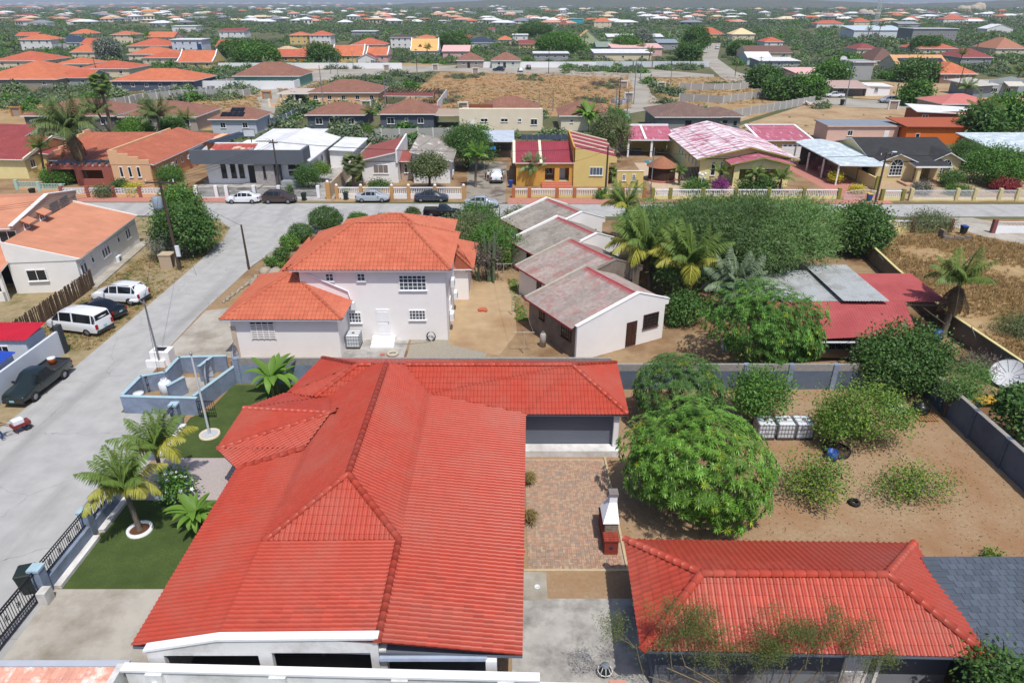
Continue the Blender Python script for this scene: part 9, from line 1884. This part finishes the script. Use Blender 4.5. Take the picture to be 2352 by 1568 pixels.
# ---------------------------------------------------------------- people
def person(label,loc,rz,pose,cols,scale=1.0):
 """one skinned body from a joint skeleton; clothes by region; hair a child"""
 J = dict(pelvis=(0,0,.95),spine=(0,0,1.18),chest=(0,0,1.38),neck=(0,0,1.5),head=(0,.02,1.6),crown=(0,.02,1.72),
      hipL=(.1,0,.9),kneeL=(.11,.02,.5),ankL=(.11,0,.09),toeL=(.12,.17,.04),hipR=(-.1,0,.9),kneeR=(-.11,.02,.5),ankR=(-.11,0,.09),toeR=(-.12,.17,.04),
      shL=(.18,0,1.42),elL=(.24,-.02,1.14),wrL=(.25,.08,.9),shR=(-.18,0,1.42),elR=(-.24,-.02,1.14),wrR=(-.25,.08,.9));J.update(pose)
 rad = dict(pelvis=.15,spine=.13,chest=.155,neck=.055,head=.085,crown=.075,hipL=.1,kneeL=.065,ankL=.045,toeL=.035,shL=.065,elL=.045,wrL=.032);
 for k in list(rad):
  if k.endswith('L'): rad[k[:-1]+'R'] = rad[k]
 E = [('pelvis','spine'),('spine','chest'),('chest','neck'),('neck','head'),('head','crown')]
 for s in 'LR': E += [('pelvis','hip'+s),('hip'+s,'knee'+s),('knee'+s,'ank'+s),('ank'+s,'toe'+s),('chest','sh'+s),('sh'+s,'el'+s),('el'+s,'wr'+s)]
 for s in 'LR':
  w_,e_ = Vector(J['wr'+s]),Vector(J['el'+s]);d = (w_-e_).normalized();sd = d.cross(Vector((0,0,1))).normalized() if abs(d.z) < .95 else Vector((1,0,0));J['palm'+s] = w_+d*.05;rad['palm'+s] = .03;E.append(('wr'+s,'palm'+s))
  for k in range(5):
   o = sd*(.016*(k-2)) if k else sd*(-.04);J[f'f{k}{s}'] = J['palm'+s]+d*(.075 if k else .02)+o+Vector((0,0,-.01*(k%2)));rad[f'f{k}{s}'] = .009;E.append(('palm'+s,f'f{k}{s}'))
 names = list(J);idx = {n: i for i,n in enumerate(names)};me = bpy.data.meshes.new('body');me.from_pydata([tuple(J[n]) for n in names],[(idx[a],idx[b]) for a,b in E],[])
 tmp = bpy.data.objects.new('body',me);COL.objects.link(tmp);tmp.modifiers.new('skin','SKIN');sv = me.skin_vertices[0].data
 for n,i in idx.items(): sv[i].radius = (rad[n],rad[n]*(.8 if n in ('chest','spine','pelvis') else 1.0));sv[i].use_root = n == 'pelvis'
 sub = tmp.modifiers.new('sub','SUBSURF');sub.levels = 2;sub.render_levels = 2
 dg = bpy.context.evaluated_depsgraph_get();bm_ = bpy.data.meshes.new_from_object(tmp.evaluated_get(dg));bpy.data.objects.remove(tmp)
 for m in cols[:4]: bm_.materials.append(m)
 segs = [(np.array(J[a]),np.array(J[b]),a,b) for a,b in E]
 for p in bm_.polygons:
  c = np.array(p.center);best = None
  for A_,B_,a,b in segs:
   t = np.clip(np.dot(c-A_,B_-A_)/max(1e-9,np.dot(B_-A_,B_-A_)),0,1);dd = np.linalg.norm(c-(A_+t*(B_-A_)))
   if best is None or dd < best[0]: best = (dd,a,b,t)
  a,b = best[1][:-1],best[2][:-1];n2 = best[2]
  if b in ('toe',): mi = 3
  elif best[1] == 'pelvis' and b == 'hip' or b in ('knee','ank'): mi = 1
  elif n2 in ('spine','chest') or b in ('sh','el'): mi = 0
  elif n2 in ('neck',): mi = 0 if best[3] < .5 else 2
  else: mi = 2
  p.material_index = mi;p.use_smooth = True
 t = thing('person',label,'person',loc,rz);t.scale = (scale,)*3;inst('body',bm_,t)
 h = Vector(J['head']);mb = MB();mb.blob((h.x,h.y-.025,h.z+.07),(.1,.11,.11),8);mb.build('hair',cols[4],t)
 fc = MB()
 for s in (-1,1): fc.blob((h.x+.035*s,h.y+.085,h.z+.03),(.012,.008,.008),4)
 fc.build('eyes',M_BUMP,t);ns = MB();ns.blob((h.x,h.y+.1,h.z),(.014,.02,.02),4);ns.build('nose',cols[2],t);mo = MB();mo.blob((h.x,h.y+.088,h.z-.04),(.03,.008,.008),4);mo.build('mouth',mat('lips',A(150,84,72),.6),t)
 return t
def people():
 SK,JN,GY,WH,HR,SH = mat('skin',A(150,104,78),.6),mat('jeans',A(56,92,140),.9,.1,5),mat('grey_shirt',A(156,160,168),.9),mat('white_shirt',A(220,224,226),.9),mat('hair_black',(0.015,0.012,0.01),.7),mat('shoe_pale',A(200,190,180),.8)
 stride = dict(kneeL=(.11,.2,.52),ankL=(.11,.12,.1),toeL=(.12,.3,.05),kneeR=(-.11,-.02,.5),ankR=(-.11,-.3,.14),toeR=(-.12,-.16,.05),chest=(0,.12,1.36),spine=(0,.05,1.17),neck=(0,.16,1.48),head=(0,.21,1.58),crown=(0,.23,1.7),shL=(.18,.12,1.4),shR=(-.18,.12,1.4),elL=(.24,.2,1.14),wrL=(.22,.44,1.0),elR=(-.24,.2,1.14),wrR=(-.22,.44,1.0))
 p = G(6,1015);person('person in jeans and grey shirt pushing a red hand cart at the left edge',(p.x-.25,p.y+.1,0),radians(-35),stride,[GY,JN,SK,SH,HR])
 t = House('hand_cart','dark red hand cart carrying a white box beside the road',p.x+.22,p.y+.98,radians(-35),'cart');RD = P_('cart_red',(140,62,58));t.box(-.3,-.15,.3,.85,.42,.62,RD,'tray');mb = MB();mb.bbox(-.24,-.05,.62,.24,.55,.9,.03);t.part(mb,'box',M_PLAST)
 for s in (-.24,.24): mb = MB();mb.tube([(s,-.55,.98),(s,-.15,.6)],.02,5);t.part(mb,'handle',RD);mb = MB();mb.cyl((s,.0,0),(s,.0,.42),.025,.025,6);t.part(mb,'leg',RD);mb = MB();mb.tube([(s,.6+.17*cos(a),.19+.17*sin(a)) for a in [2*pi*k/12 for k in range(13)]],.04,5);t.part(mb,'wheel',M_TYRE)
 person('person in grey shirt and dark trousers standing left of the white SUV',(-4.0,103.6,0),radians(-100),{},[GY,mat('dark_trousers',(0.03,0.03,0.035),.9),SK,SH,HR]);person('person in white shirt stooping beside the white SUV',(-3.6,102.6,0),radians(-20),dict(chest=(0,.2,1.3),spine=(0,.1,1.14),neck=(0,.28,1.4),head=(0,.34,1.47),crown=(0,.38,1.58),shL=(.18,.2,1.32),shR=(-.18,.2,1.32),elL=(.22,.32,1.1),wrL=(.16,.46,.95),elR=(-.22,.32,1.1),wrR=(-.16,.46,.95)),[WH,mat('dark_trousers',(0.03,0.03,0.035)),SK,SH,HR])
people()

# ---------------------------------------------------------------- air
def haze():
 m = bpy.data.materials.new('haze');m.use_nodes = True;nt = m.node_tree;nt.nodes.clear()
 v = nt.nodes.new('ShaderNodeVolumePrincipled');v.inputs['Color'].default_value = (0.78,0.88,1.0,1);v.inputs['Density'].default_value = 0.0001
 o = nt.nodes.new('ShaderNodeOutputMaterial');nt.links.new(v.outputs[0],o.inputs['Volume'])
 mb = MB();mb.box(-10900,-100,-4,10900,12900,96);tag(mb.build('haze',m),'thin pale air over the whole plain','haze',kind='stuff')
haze()
